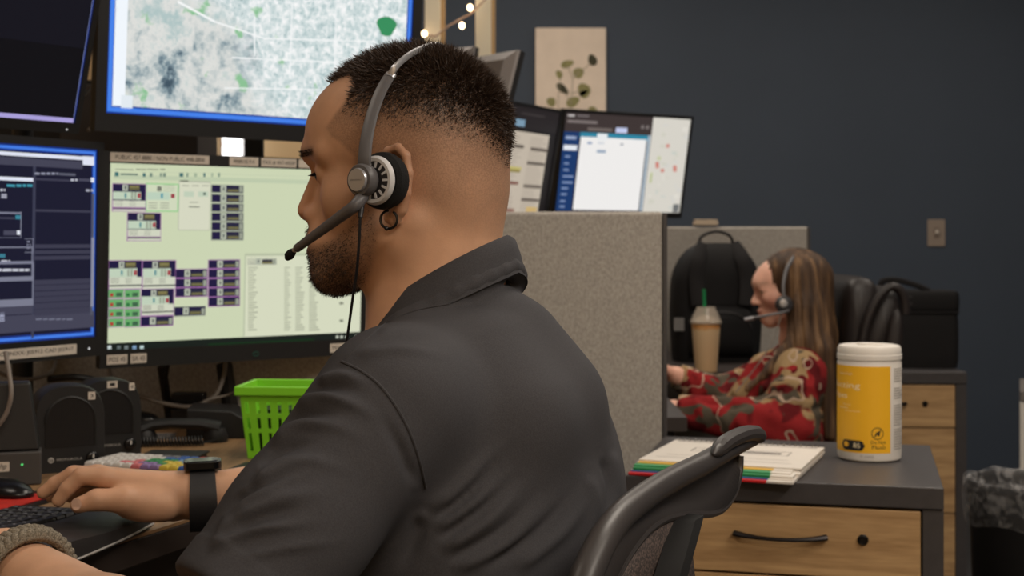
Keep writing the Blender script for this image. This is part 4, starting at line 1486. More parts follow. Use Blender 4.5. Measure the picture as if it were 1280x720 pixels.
def soft_box(w, d, h, k=0.02, bulge=0.006, n=8):
    """rounded cloth box as rings from bottom to top"""
    rings = []
    for i in range(n + 1):
        t = i / n
        s_ = 1.0 if 0.08 < t < 0.92 else 0.97
        bl = bulge * math.sin(math.pi * t)
        rings.append([Vector((p.x * s_ * (1 + bl * 2), p.z * s_ * (1 + bl * 3), h * t)) for p in rrect(w, d, k, 5)][::-1])
    return rings


MB().loft(soft_box(lw, 0.17, 0.165)).build('lower_case', M_nylon, lb, smooth=True, angle=50)
up_ = [[p + Vector((0, 0, 0.168)) for p in r] for r in soft_box(lw * 1.01, 0.172, 0.062, bulge=0.01)]
MB().loft(up_).build('upper_case', M_nylon, lb, smooth=True, angle=50)
MB().tube([Vector((p.x * 1.0, p.z, 0.1665)) for p in rrect(lw * 1.015, 0.176, 0.02, 5)], 0.0028, 6, closed=True).build('zipper', M_nylon2, lb, smooth=True)
MB().tube(smooth_path([(-lw * 0.46, -0.02, 0.228), (-lw * 0.5, -0.02, 0.256), (-lw * 0.30, -0.02, 0.262), (-lw * 0.02, -0.02, 0.246), (lw * 0.16, -0.02, 0.228)]), 0.009, 8, flat=0.45, up=(0, 1, 0)).build('handle', M_nylon2, lb, smooth=True)
MB().tube(smooth_path([(lw * 0.5, 0.0, 0.185), (lw * 0.56, 0.0, 0.195), (lw * 0.57, 0, 0.175), (lw * 0.54, 0, 0.14), (lw * 0.5, 0, 0.12)]), 0.006, 6, flat=0.6).build('strap_loop', M_nylon2, lb, smooth=True)
lettering('NC', Matrix.Translation((-lw * 0.40, -0.0915, 0.190)), 0.055, 0.026, mat('grey_embroidery', rgb(74, 72, 74), 0.8), lb, 'emblem')

# ------------------------------------------------------------------ woman's desk, monitors, backpack, drink
D2 = 0.735
d2 = thing('desk', 'dark corner desk behind the near divider holding the backpack and iced drink', 'desk', (0.0, 4.2, 0))
M_desk2 = mat('dark_desk_laminate', rgb(58, 52, 50), 0.4)
op = [(-0.75, 3.05), (0.38, 3.05), (0.38, 4.06), (0.80, 4.06), (0.80, 4.88), (-0.75, 4.88)]
MB().prism([Vector((x, y - 4.2, D2 - 0.03)) for x, y in op][::-1], (0, 0, 0.03)).build('desk_top', M_desk2, d2)
for x, y in ((-0.7, 3.1), (0.33, 3.1), (0.74, 4.82), (-0.7, 4.82)):
    MB().box(x - 0.025, x + 0.025, y - 4.225, y - 4.175, 0, D2 - 0.031).build('leg', M_black, d2, bevel=0.003)

w2 = Monitor('right hand far monitor with a blank white form, navy sidebar and map strip', (707.0, 140.0, 4.52), (0, 0), (0.84, 0.54), 11, 0.52, 0.326, (0.010, 0.010, 0.010, 0.016))


def zw(X, Yy):
    return 620 + X / 4.8, 120 + Yy / 4.8


def wr(m, X0, Y0, X1, Y1, c, lay=2):
    """rectangle given by its two bottom corners' columns and its rows in the zoomed photo"""
    a, b = zw(X0, Y0), zw(X1, Y1)
    m.prect(a[0], a[1], b[0], b[1], c, lay)


W, H = w2.w, w2.h


def fr(m, u0, v0, u1, v1, c, lay=2):
    m.rect((u0 - 0.5) * m.w, (1 - v0) * m.h, (u1 - 0.5) * m.w, (1 - v1) * m.h, c, lay)


w2.full((56, 48, 48))
fr(w2, 0.0, 0.0, 0.68, 0.19, (62, 53, 52), 2)
fr(w2, 0.0, 0.19, 0.125, 0.985, (26, 56, 104), 3)
fr(w2, 0.128, 0.19, 0.68, 0.25, (46, 132, 160), 3)
fr(w2, 0.135, 0.235, 0.655, 0.975, (238, 236, 234), 4)
fr(w2, 0.26, 0.195, 0.34, 0.26, (230, 234, 236), 5)
fr(w2, 0.69, 0.0, 1.0, 0.99, (214, 210, 200), 3)
fr(w2, 0.665, 0.19, 0.685, 0.98, (172, 186, 198), 4)
fr(w2, 0.0, 0.985, 0.68, 1.0, (40, 50, 70), 5)
fr(w2, 0.40, 0.125, 0.49, 0.18, (196, 204, 236), 4)
fr(w2, 0.02, 0.02, 0.07, 0.04, (190, 184, 182), 4)
fr(w2, 0.09, 0.02, 0.18, 0.035, (120, 112, 112), 4)
fr(w2, 0.02, 0.075, 0.25, 0.10, (128, 118, 116), 4)
fr(w2, 0.18, 0.14, 0.37, 0.17, (112, 102, 98), 4)
for u in (0.60, 0.64):
    fr(w2, u, 0.09, u + 0.02, 0.125, (128, 120, 118), 4)
fr(w2, 0.02, 0.235, 0.10, 0.265, (150, 166, 198), 5)
fr(w2, 0.012, 0.325, 0.115, 0.375, (226, 230, 236), 5)
for i, v in enumerate((0.43, 0.50, 0.565, 0.63, 0.69, 0.75, 0.81, 0.88, 0.935)):
    fr(w2, 0.03, v, 0.03 + (0.04, 0.035, 0.04, 0.08, 0.08, 0.05, 0.045, 0.04, 0.04)[i], v + 0.018, (126, 146, 184), 5)
fr(w2, 0.19, 0.285, 0.225, 0.305, (104, 130, 170), 5)
fr(w2, 0.27, 0.36, 0.34, 0.39, (150, 166, 186), 5)
fr(w2, 0.45, 0.285, 0.47, 0.305, (120, 126, 140), 5)
fr(w2, 0.27, 0.28, 0.32, 0.30, (206, 210, 216), 5)
for k in range(40):
    u, v = 0.70 + 0.29 * random.random(), 0.03 + 0.9 * random.random()
    fr(w2, u, v, u + random.uniform(0.01, 0.05), v + random.uniform(0.006, 0.05), random.choice(((206, 204, 190), (210, 208, 202), (200, 204, 196), (222, 218, 208))), 4)
for u, v in ((0.82, 0.27), (0.75, 0.46), (0.80, 0.53), (0.90, 0.49), (0.905, 0.52), (0.755, 0.49)):
    fr(w2, u, v, u + 0.028, v + 0.035, (204, 128, 116), 6)
fr(w2, 0.76, 0.40, 0.79, 0.44, (196, 200, 160), 5)
fr(w2, 0.72, 0.57, 0.735, 0.68, (180, 190, 130), 5)
fr(w2, 0.94, 0.90, 0.99, 0.985, (110, 112, 112), 6)
w2.finish()

w1 = Monitor('left hand far monitor with a beige roster of small coloured rows', (700.5, 141.5, 4.46), (1, 0), (0.468, 0.884), 10, 0.52, 0.326, (0.010, 0.010, 0.010, 0.016))
w1.full((24, 21, 22))
fr(w1, 0.0, 0.0, 0.985, 0.20, (36, 31, 32), 2)
fr(w1, 0.05, 0.23, 0.90, 0.985, (190, 178, 162), 2)
fr(w1, 0.44, 0.12, 0.56, 0.185, (120, 150, 172), 3)
fr(w1, 0.2, 0.05, 0.42, 0.065, (70, 62, 62), 3)
fr(w1, 0.5, 0.055, 0.8, 0.07, (60, 54, 54), 3)
for u0 in (0.08, 0.36, 0.66):
    for v in np.arange(0.27, 0.96, 0.022):
        fr(w1, u0, v, u0 + random.uniform(0.14, 0.22), v + 0.008, (168, 156, 142), 3)
for u0, v, c in ((0.08, 0.36, (88, 78, 70)), (0.36, 0.355, (84, 76, 68)), (0.68, 0.365, (88, 78, 70)), (0.08, 0.56, (90, 80, 72)), (0.36, 0.585, (140, 128, 70)), (0.66, 0.50, (92, 84, 76)), (0.36, 0.70, (124, 84, 74)),
                 (0.08, 0.68, (130, 90, 80)), (0.66, 0.72, (96, 86, 78)), (0.66, 0.85, (98, 88, 80)), (0.08, 0.88, (120, 96, 84)), (0.36, 0.955, (136, 96, 84))):
    fr(w1, u0, v, u0 + 0.23, v + 0.028, c, 4)
fr(w1, 0.36, 0.56, 0.6, 0.585, (190, 178, 110), 4)
fr(w1, 0.74, 0.93, 0.88, 0.98, (200, 170, 110), 4)
w1.finish()

s1 = Monitor('silver backed monitor tilted forward, its back turned to the man', (651.0, 70.0, 3.6), (0, 0), (-0.61, 0.79), 17, 0.52, 0.326, (0.010, 0.010, 0.010, 0.014), back=M_silver)
s1.full((20, 22, 30)); s1.finish()
s2 = Monitor('second silver backed monitor mostly hidden behind the head of the man', (594.0, 64.0, 4.3), (0, 0), (-0.80, 0.60), 14, 0.52, 0.326, (0.010, 0.010, 0.010, 0.014), back=M_silver)
s2.full((20, 22, 30)); s2.finish()

r2o = Vector((0.125, 4.765, D2 + 0.0005))
rk2 = thing('monitor_rack', 'black pole rack on the far corner desk carrying four monitors', 'rack', r2o)
MB().lathe([(0.02, 0), (0.10, 0), (0.10, 0.012), (0.03, 0.02), (0.02, 0.02)], 24).build('base', M_black, rk2, smooth=True)
MB().tube([(0, 0, 0.015), (0, 0, 0.75)], 0.02, 12).build('pole', M_black, rk2, smooth=True)
for m_ in (w1, w2, s1, s2):
    a = m_.M @ Vector((0, 0.05, m_.h / 2)) - r2o
    b_ = m_.M @ Vector((0, 0.11, m_.h / 2)) - r2o
    MB().tube([a, b_, b_ + Vector((0, 0, -0.40)), Vector((0, 0, b_.z - 0.40))] if m_ in (s1, s2) else [a, b_, Vector((0, 0, b_.z - 0.02))], 0.014, 8).build('arm', M_black, rk2, smooth=True)

# backpack
bp0 = P(894, 455, 4.5)
bpk = thing('backpack', 'black backpack with a top grab loop standing against the far divider', 'backpack', (bp0.x, 4.50, D2 + 0.001), math.radians(4))
bw_, bh_ = 0.285, 0.375
rings = []
for i in range(17):
    t = i / 16
    z = bh_ * t
    wv = bw_ * (0.94 + 0.06 * math.sin(math.pi * min(1, t * 1.2))) * (1 if t < 0.66 else math.sqrt(max(0.001, 1 - ((t - 0.66) / 0.355) ** 2)) * 0.88 + 0.12)
    dv = 0.17 * (1 if t < 0.7 else math.sqrt(max(0.001, 1 - ((t - 0.7) / 0.33) ** 2)) * 0.8 + 0.2)
    rings.append([Vector((p.x, p.z, z)) for p in rrect(wv, dv, min(wv, dv) * 0.32, 5)][::-1])
MB().loft(rings).build('main_compartment', M_nylon, bpk, smooth=True, angle=60)
pk = []
for i in range(9):
    t = i / 8
    wv = 0.205 * (1 if t < 0.7 else 1 - 0.35 * ((t - 0.7) / 0.3) ** 2)
    pk.append([Vector((p.x, p.z - 0.075, 0.015 + 0.165 * t)) for p in rrect(wv, 0.075 * math.sqrt(max(0.05, 1 - (2 * t - 1) ** 4)), 0.02, 4)][::-1])
MB().loft(pk).build('front_pocket', M_nylon, bpk, smooth=True, angle=60)
for sx_ in (-1, 1):
    MB().tube(smooth_path([(sx_ * 0.045, -0.045, bh_ * 0.985), (sx_ * 0.07, -0.086, bh_ * 0.86), (sx_ * 0.08, -0.098, bh_ * 0.68), (sx_ * 0.075, -0.112, bh_ * 0.48)]), 0.024, 8, flat=0.3, up=(0, 1, 0)).build('strap', M_nylon2, bpk, smooth=True)
MB().tube(smooth_path([(-0.06, -0.02, bh_ - 0.008), (-0.045, -0.02, bh_ + 0.022), (0.0, -0.02, bh_ + 0.036), (0.042, -0.02, bh_ + 0.022), (0.055, -0.02, bh_ - 0.008)]), 0.008, 8, flat=0.6).build('grab_loop', M_nylon2, bpk, smooth=True)
MB().tube([Vector((0.09 * math.cos(a), -0.118, 0.10 + 0.06 * math.sin(a))) for a in np.linspace(0.15, 2.99, 16)], 0.002, 6).build('zipper', M_dark, bpk)
MB().box(-0.15, -0.118, -0.0905, -0.088, 0.10, 0.14).build('name_tag', mat('pale_grey_tag', rgb(120, 118, 116), 0.6), bpk)

# iced drink
q = PD(882.5, 464.5, D2)
dr = thing('iced_drink', 'clear cup of caramel iced coffee with a green straw on the far corner desk', 'drink', (q.x, q.y, D2 + 0.001))
K = q.y / FP
M_clear = mat('clear_cup_plastic', (0.95, 0.95, 0.95), 0.08, trans=1.0, ior=1.2)


def mat_drink():
    m, nt, b = new_mat('iced_coffee')
    N, L = nt.nodes, nt.links
    tc = N.new('ShaderNodeTexCoord')
    n = N.new('ShaderNodeTexNoise')
    n.inputs['Scale'].default_value = 45
    n.inputs['Distortion'].default_value = 1.2
    L.new(tc.outputs['Object'], n.inputs['Vector'])
    sp = N.new('ShaderNodeSeparateXYZ')
    L.new(tc.outputs['Object'], sp.inputs[0])
    ad = N.new('ShaderNodeMath'); ad.operation = 'MULTIPLY_ADD'
    L.new(n.outputs[0], ad.inputs[0]); ad.inputs[1].default_value = 0.03
    L.new(sp.outputs[2], ad.inputs[2])
    cr = N.new('ShaderNodeValToRGB')
    el = cr.color_ramp.elements
    el[0].position = 0.0; el[0].color = (*rgb(200, 170, 130), 1)
    el[1].position = 1.0; el[1].color = (*rgb(206, 190, 166), 1)
    for p, c in ((0.55, rgb(208, 182, 144)), (0.72, rgb(212, 188, 150)), (0.78, rgb(206, 148, 84)), (0.84, rgb(208, 156, 92)), (0.88, rgb(206, 192, 172))):
        e = el.new(p); e.color = (*c, 1)
    mr = N.new('ShaderNodeMapRange')
    mr.inputs[1].default_value = 0.015; mr.inputs[2].default_value = 0.015 + 0.168
    L.new(ad.outputs[0], mr.inputs[0])
    L.new(mr.outputs[0], cr.inputs[0])
    L.new(cr.outputs[0], b.inputs['Base Color'])
    b.inputs['Roughness'].default_value = 0.35
    return m


h1 = (464.5 - 404) * K
MB().lathe([(0.001, 0.0), (13.5 * K, 0.0), (17.8 * K, h1 * 0.97), (0.001, h1 * 0.985)], 28).build('coffee', mat_drink(), dr, smooth=True, angle=40)
MB().lathe([(13.9 * K, 0.0), (18.6 * K, h1), (19.3 * K, h1 + 0.002)], 32).build('cup', M_clear, dr, smooth=True, solid=0.0006) if False else None
M_lid = mat('frosted_lid_plastic', rgb(190, 180, 166), 0.2, alpha=0.6)
MB().lathe([(19.6 * K, h1 - 0.001), (19.8 * K, h1 + 2 * K), (18.6 * K, h1 + 3 * K), (16.5 * K, h1 + 9 * K), (12.5 * K, h1 + 17 * K), (11.5 * K, h1 + 20 * K), (0.004, h1 + 20 * K)], 32).build('lid', M_lid, dr, smooth=True)
MB().sphere((0, 0, h1), 15 * K, 20, 10, (1, 1, 0.7)).build('cream_top', mat('whipped_cream', rgb(198, 178, 150), 0.6, bump=0.5, bscale=120), dr, smooth=True)
MB().tube([(-1.5 * K, 0, h1 + 2 * K), (-2.6 * K, 0, h1 + 42 * K)], 2.1 * K, 12).build('straw', mat('green_straw', rgb(22, 128, 76), 0.4), dr, smooth=True)

# ------------------------------------------------------------------ figure sculpting: signed distance shapes meshed as one skin
import openvdb


def npv(p):
    return np.array((p[0], p[1], p[2]), np.float32)


class Cone:
    def __init__(s, a, b, ra, rb):
        s.a, s.b, s.ra, s.rb = npv(a), npv(b), ra, rb
        s.ab = s.b - s.a
        s.l2 = float(s.ab @ s.ab) + 1e-12

    def __call__(s, p):
        d = p - s.a
        t = np.clip((d @ s.ab) / s.l2, 0, 1)
        q = d - t[:, None] * s.ab
        return np.sqrt((q * q).sum(1)) - (s.ra + t * (s.rb - s.ra))

    def box(s):
        r = max(s.ra, s.rb)
        return np.minimum(s.a, s.b) - r, np.maximum(s.a, s.b) + r


class Ell:
    def __init__(s, c, r, R=None):
        s.c, s.r = npv(c), np.array(r, np.float32)
        s.R = None if R is None else np.array(R, np.float32)     # rows = local axes

    def __call__(s, p):
        d = p - s.c
        if s.R is not None:
            d = d @ s.R.T
        k0 = np.sqrt(((d / s.r) ** 2).sum(1))
        k1 = np.sqrt(((d / (s.r * s.r)) ** 2).sum(1)) + 1e-9
        return k0 * (k0 - 1) / k1

    def box(s):
        m = float(s.r.max())
        return s.c - m, s.c + m


class Half:
    """half space: negative on the side the normal points away from"""

    def __init__(s, c, n):
        s.c, s.n = npv(c), npv(Vector(n).normalized())

    def __call__(s, p):
        return (p - s.c) @ s.n

    def box(s):
        return np.full(3, -9, np.float32), np.full(3, 9, np.float32)


def smin(a, b, k):
    if k <= 0:
        return np.minimum(a, b)
    h = np.clip(0.5 + 0.5 * (b - a) / k, 0, 1)
    return b + (a - b) * h - k * h * (1 - h)


class Body:
    def __init__(s):
        s.groups = []            # (op, k, [(prim, k)...])

    def add(s, prims, k=0.01, inner=0.01, op='+'):
        if not isinstance(prims, (list, tuple)):
            prims = [prims]
        prims = [p if isinstance(p, tuple) else (p, inner) for p in prims]
        bx = [p.box() for p, _ in prims]
        s.groups.append((op, k, prims, np.min([b[0] for b in bx], 0) - 0.05, np.max([b[1] for b in bx], 0) + 0.05))
        return s

    def eval(s, p, lo=None, hi=None):
        d = np.full(len(p), 0.5, np.float32)
        for op, k, prims, glo, ghi in s.groups:
            if lo is not None and ((glo > hi).any() or (ghi < lo).any()):
                continue
            g = None
            for pr, kk in prims:
                e = pr(p)
                g = e if g is None else smin(g, e, kk)
            if op == '+':
                d = smin(d, g, k)
            elif op == '-':
                d = -smin(-d, g, k)
            else:
                d = -smin(-d, -g, k)
        return d

    def mesh(s, lo, hi, h, B=16):
        lo, hi = np.array(lo, np.float32), np.array(hi, np.float32)
        n = np.ceil((hi - lo) / h / B).astype(int)
        g = openvdb.FloatGrid(1.0)
        ii = np.stack(np.meshgrid(*[np.arange(k) for k in n], indexing='ij'), -1).reshape(-1, 3)
        cen = lo + (ii + 0.5) * B * h
        dc = s.eval(cen.astype(np.float32))
        rad = B * h * 0.9
        ar = np.arange(B)
        off = np.stack(np.meshgrid(ar, ar, ar, indexing='ij'), -1).reshape(-1, 3)
        for idx, d in zip(ii, dc):
            o = idx * B
            if d < -rad * 1.6:
                g.fill(tuple(int(v) for v in o), tuple(int(v) for v in o + B - 1), -1.0, False)
                continue
            if d > rad * 1.9:
                continue
            p = (lo + (off + o) * h).astype(np.float32)
            v = s.eval(p, p[0], p[-1]).reshape(B, B, B)
            g.copyFromArray(np.ascontiguousarray(v, dtype=np.float32), ijk=tuple(int(v_) for v_ in o))
        pts, quads = g.convertToQuads(0.0)
        pts = (np.array(pts) * h + lo)
        quads = np.array(quads, int)
        # outward orientation
        a, b, c, d_ = (pts[quads[:, k]] for k in range(4))
        vol = (np.cross(b - a, c - a) * a).sum() + (np.cross(c - a, d_ - a) * a).sum()
        if vol < 0:
            quads = quads[:, ::-1]
        # largest shells only
        return pts, quads


def mesh_from(name, pts, quads, m, parent=None, attr=None, smooth=True):
    me = bpy.data.meshes.new(name)
    nv, nf = len(pts), len(quads)
    me.vertices.add(nv)
    me.vertices.foreach_set('co', np.asarray(pts, np.float32).ravel())
    k = quads.shape[1]
    me.loops.add(nf * k)
    me.loops.foreach_set('vertex_index', quads.astype(np.int32).ravel())
    me.polygons.add(nf)
    me.polygons.foreach_set('loop_start', np.arange(nf, dtype=np.int32) * k)
    me.update(calc_edges=True)
    if attr is not None:
        for an, a in attr.items():
            ca = me.color_attributes.new(an, 'FLOAT_COLOR', 'POINT')
            ca.data.foreach_set('color', np.asarray(a, np.float32).ravel())
    if smooth:
        me.shade_smooth()
    o = bpy.data.objects.new(name, me)
    COL.objects.link(o)
    me.materials.append(m)
    if parent is not None:
        o.parent = parent
    return o


def vnormals(pts, quads):
    a, b, c = pts[quads[:, 0]], pts[quads[:, 1]], pts[quads[:, 2]]
    fn = np.cross(b - a, c - a)
    n = np.zeros_like(pts)
    for k in range(quads.shape[1]):
        np.add.at(n, quads[:, k], fn)
    return n / (np.linalg.norm(n, axis=1, keepdims=True) + 1e-12)


def relax(pts, quads, it=2, f=0.5, mask=None):
    for _ in range(it):
        acc = np.zeros_like(pts)
        cnt = np.zeros(len(pts))
        K = quads.shape[1]
        for k in range(K):
            i, j = quads[:, k], quads[:, (k + 1) % K]
            np.add.at(acc, i, pts[j]); np.add.at(cnt, i, 1)
            np.add.at(acc, j, pts[i]); np.add.at(cnt, j, 1)
        q = acc / cnt[:, None]
        w = f if mask is None else f * mask[:, None]
        pts = pts + (q - pts) * w
    return pts


def proj(pts):
    """photo pixel of world points"""
    return np.stack((640 + FP * pts[:, 0] / pts[:, 1], YH - FP * (pts[:, 2] - ZC) / pts[:, 1]), 1)


def poly_sd(q, poly):
    """signed distance (pixels) to a closed polygon, negative inside"""
    poly = np.array(poly, float)
    d = np.full(len(q), 1e9)
    inside = np.zeros(len(q), bool)
    n = len(poly)
    for i in range(n):
        a, b = poly[i], poly[(i + 1) % n]
        e = b - a
        t = np.clip(((q - a) @ e) / (e @ e + 1e-9), 0, 1)
        d = np.minimum(d, np.linalg.norm(q - a - t[:, None] * e, axis=1))
        c = ((a[1] > q[:, 1]) != (b[1] > q[:, 1])) & (q[:, 0] < (b[0] - a[0]) * (q[:, 1] - a[1]) / (b[1] - a[1] + 1e-12) + a[0])
        inside ^= c
    return np.where(inside, -d, d)


def line_d(q, line):
    d = np.full(len(q), 1e9)
    line = np.array(line, float)
    for a, b in zip(line[:-1], line[1:]):
        e = b - a
        t = np.clip(((q - a) @ e) / (e @ e + 1e-9), 0, 1)
        d = np.minimum(d, np.linalg.norm(q - a - t[:, None] * e, axis=1))
    return d


def sstep(x, a, b):
    t = np.clip((x - a) / (b - a), 0, 1)
    return t * t * (3 - 2 * t)


def mat_skin(name, base, hairc, beardc, lipc):
    """attribute 'mask': r = scalp hair, g = beard stubble, b = lips / redness"""
    m, nt, b = new_mat(name)
    N, L = nt.nodes, nt.links
    at = N.new('ShaderNodeAttribute')
    at.attribute_name = 'mask'
    sp = N.new('ShaderNodeSeparateColor')
    L.new(at.outputs['Color'], sp.inputs[0])
    tc = N.new('ShaderNodeTexCoord')
    n = N.new('ShaderNodeTexNoise')
    n.inputs['Scale'].default_value = 700
    n.inputs['Detail'].default_value = 3
    L.new(tc.outputs['Object'], n.inputs['Vector'])
    n2 = N.new('ShaderNodeTexNoise')
    n2.inputs['Scale'].default_value = 30
    n2.inputs['Detail'].default_value = 4
    L.new(tc.outputs['Object'], n2.inputs['Vector'])

    def mix(fac, a, c, mode='MIX'):
        x = N.new('ShaderNodeMix')
        x.data_type = 'RGBA'
        x.blend_type = mode
        L.new(fac, x.inputs[0])
        if isinstance(a, tuple):
            x.inputs[6].default_value = (*a, 1)
        else:
            L.new(a, x.inputs[6])
        if isinstance(c, tuple):
            x.inputs[7].default_value = (*c, 1)
        else:
            L.new(c, x.inputs[7])
        return x.outputs[2]

    def stubble(src, gain):
        # density * speckle
        r = N.new('ShaderNodeMapRange')
        r.inputs[1].default_value = 0.38
        r.inputs[2].default_value = 0.62
        r.inputs[3].default_value = 0.75
        r.inputs[4].default_value = 1.25
        L.new(n.outputs[0], r.inputs[0])
        mm = N.new('ShaderNodeMath')
        mm.operation = 'MULTIPLY'
        mm.use_clamp = True
        L.new(src, mm.inputs[0])
        L.new(r.outputs[0], mm.inputs[1])
        return mm.outputs[0]

    r0 = N.new('ShaderNodeMapRange')
    r0.inputs[1].default_value = 0.35
    r0.inputs[2].default_value = 0.65
    L.new(n2.outputs[0], r0.inputs[0])
    col = mix(r0.outputs[0], tuple(c * 0.93 for c in base), tuple(min(1, c * 1.07) for c in base))
    col = mix(sp.outputs[2], col, lipc)
    col = mix(stubble(sp.outputs[0], 1), col, hairc)
    col = mix(stubble(sp.outputs[1], 1), col, beardc)
    L.new(col, b.inputs['Base Color'])
    b.inputs['Roughness'].default_value = 0.5
    b.inputs['Specular IOR Level'].default_value = 0.35
    b.inputs['Subsurface Weight'].default_value = 0.12
    b.inputs['Subsurface Radius'].default_value = (1.0, 0.35, 0.2)
    b.inputs['Subsurface Scale'].default_value = 0.006
    bp = N.new('ShaderNodeBump')
    bp.inputs['Strength'].default_value = 0.12
    bp.inputs['Distance'].default_value = 0.001
    L.new(n.outputs[0], bp.inputs['Height'])
    L.new(bp.outputs[0], b.inputs['Normal'])
    return m


def strands(name, root_pts, dirs, lens, width, m, parent, jitter=0.25):
    """short hairs: one bent two-segment blade each, all in one mesh"""
    n = len(root_pts)
    d = dirs + RNG.normal(0, jitter, (n, 3))
    d /= np.linalg.norm(d, axis=1, keepdims=True)
    side = np.cross(d, RNG.normal(0, 1, (n, 3)))
    side /= np.linalg.norm(side, axis=1, keepdims=True)
    w = width * RNG.uniform(0.7, 1.3, (n, 1))
    L_ = lens[:, None] if np.ndim(lens) else lens
    mid_ = root_pts + d * L_ * 0.55
    d2 = d + RNG.normal(0, jitter * 0.8, (n, 3)) - np.array((0, 0, 0.12))
    d2 /= np.linalg.norm(d2, axis=1, keepdims=True)
    tip = mid_ + d2 * L_ * 0.5
    v = np.stack((root_pts - side * w, root_pts + side * w, mid_ + side * w * 0.7, mid_ - side * w * 0.7, tip), 1).reshape(-1, 3)
    b0 = np.arange(n) * 5
    f = np.concatenate((np.stack((b0, b0 + 1, b0 + 2), 1), np.stack((b0, b0 + 2, b0 + 3), 1), np.stack((b0 + 3, b0 + 2, b0 + 4), 1)))
    o = mesh_from(name, v, f, m, parent, smooth=False)
    o['kind'] = 'stuff'
    return o


def basis(yaw_deg):
    a = math.radians(yaw_deg)
    return np.array((-math.cos(a), math.sin(a), 0)), np.array((-math.sin(a), -math.cos(a), 0)), np.array((0, 0, 1.0))


# ------------------------------------------------------------------ the man
HC = np.array((-0.096, 1.38, 1.19))
HF, HL, HU = basis(18)
PITCH = 0.0


def HD(s, l, u):
    return HC + s * HF + l * HL + u * HU


HR = np.stack((HF, HL, HU))


def hell(c, r, rot=None):
    return Ell(HD(*c), r, HR if rot is None else rot @ HR)


def head_prims(B):
    B.add([hell((0.001, 0, 0.034), (0.0955, 0.0765, 0.083)), (hell((0.046, 0, 0.034), (0.066, 0.058, 0.058)), 0.02)], 0.0)
    B.add(hell((0.040, 0, -0.038), (0.051, 0.053, 0.072)), 0.02)
    B.add(hell((-0.035, 0, -0.01), (0.058, 0.066, 0.07)), 0.02)
    for q in (-1, 1):
        B.add([Cone(HD(0.002, q * 0.052, -0.066), HD(0.078, q * 0.02, -0.103), 0.022, 0.018)], 0.022)
        B.add(hell((0.051, q * 0.042, -0.030), (0.025, 0.019, 0.022)), 0.022)
    B.add(hell((0.084, 0, -0.101), (0.022, 0.027, 0.021)), 0.018)
    B.add(hell((0.082, 0, -0.070), (0.030, 0.034, 0.032)), 0.014)
    B.add(Cone(HD(0.100, -0.012, 0.017), HD(0.100, 0.012, 0.017), 0.012, 0.012), 0.014)
    for q in (-1, 1):
        B.add(Cone(HD(0.100, q * 0.012, 0.016), HD(0.070, q * 0.048, 0.014), 0.011, 0.010), 0.012)
    # sockets, lids
    for q in (-1, 1):
        B.add(hell((0.110, q * 0.036, -0.006), (0.025, 0.022, 0.015)), 0.010, op='-')
        B.add(hell((0.0755, q * 0.031, -0.004), (0.0155, 0.0165, 0.0150)), 0.003)
        B.add(hell((0.092, q * 0.032, -0.0075), (0.012, 0.0130, 0.0027)), 0.0015, op='-')
    # nose
    B.add(hell((0.086, 0, -0.034), (0.018, 0.021, 0.026)), 0.014)
    B.add([Cone(HD(0.099, 0, 0.006), HD(0.1165, 0, -0.0395), 0.0062, 0.0092), (hell((0.103, 0.0125, -0.045), (0.0105, 0.0075, 0.0075)), 0.007), (hell((0.103, -0.0125, -0.045), (0.0105, 0.0075, 0.0075)), 0.007), (Cone(HD(0.114, 0, -0.044), HD(0.102, 0, -0.051), 0.0065, 0.006), 0.006)], 0.010)
    for q in (-1, 1):
        B.add(hell((0.109, q * 0.0065, -0.0545), (0.005, 0.0032, 0.0032)), 0.002, op='-')
    # lips
    B.add(hell((0.1055, 0, -0.0695), (0.0095, 0.021, 0.0058)), 0.005)
    B.add(hell((0.1025, 0, -0.0815), (0.0095, 0.019, 0.0065)), 0.005)
    B.add(hell((0.114, 0, -0.0757), (0.012, 0.022, 0.0011)), 0.003, op='-')
    # neck
    B.add([Cone(HD(-0.027, 0, -0.03), HD(-0.028, 0, -0.17), 0.060, 0.062), (Cone(HD(0.012, 0, -0.085), HD(-0.010, 0, -0.17), 0.034, 0.044), 0.03), (Cone(HD(-0.028, 0, -0.15), HD(-0.028, 0, -0.24), 0.060, 0.07), 0.03)], 0.02)
    for q in (-1, 1):
        B.add(Cone(HD(-0.022, q * 0.055, -0.055), HD(0.016, q * 0.02, -0.175), 0.015, 0.015), 0.02)
        # ear
        e = np.array((-0.010, 0.0755, -0.019))

        def E(s, l, u):
            return HD(e[0] + s, q * (e[1] + l), e[2] + u)
        hx = [(0.010, 0.001, 0.004), (0.010, 0.003, 0.020), (0.003, 0.007, 0.031), (-0.009, 0.011, 0.034), (-0.0185, 0.0145, 0.026), (-0.0215, 0.0155, 0.010), (-0.0185, 0.0135, -0.008), (-0.011, 0.009, -0.022), (-0.003, 0.006, -0.032), (0.004, 0.003, -0.031), (0.007, 0.0, -0.020)]
        ch = []
        for i in range(len(hx) - 1):
            r0 = 0.0042 + 0.002 * (i in (7, 8))
            r1 = 0.0042 + 0.002 * (i + 1 in (7, 8))
            ch.append((Cone(E(*hx[i]), E(*hx[i + 1]), r0, r1), 0.002))
        tilt = np.array(((math.cos(0.62), q * math.sin(0.62) * -1, 0), (q * math.sin(0.62), math.cos(0.62), 0), (0, 0, 1)))
        ch.append((Ell(E(-0.006, 0.005, 0.0), (0.0165, 0.0042, 0.029), tilt @ HR), 0.004))
        ch.append((Cone(E(-0.010, 0.012, 0.016), E(-0.010, 0.011, -0.010), 0.0035, 0.003), 0.003))
        ch.append((Ell(E(0.008, 0.004, -0.004), (0.004, 0.004, 0.008), HR), 0.003))
        B.add(ch, 0.004)


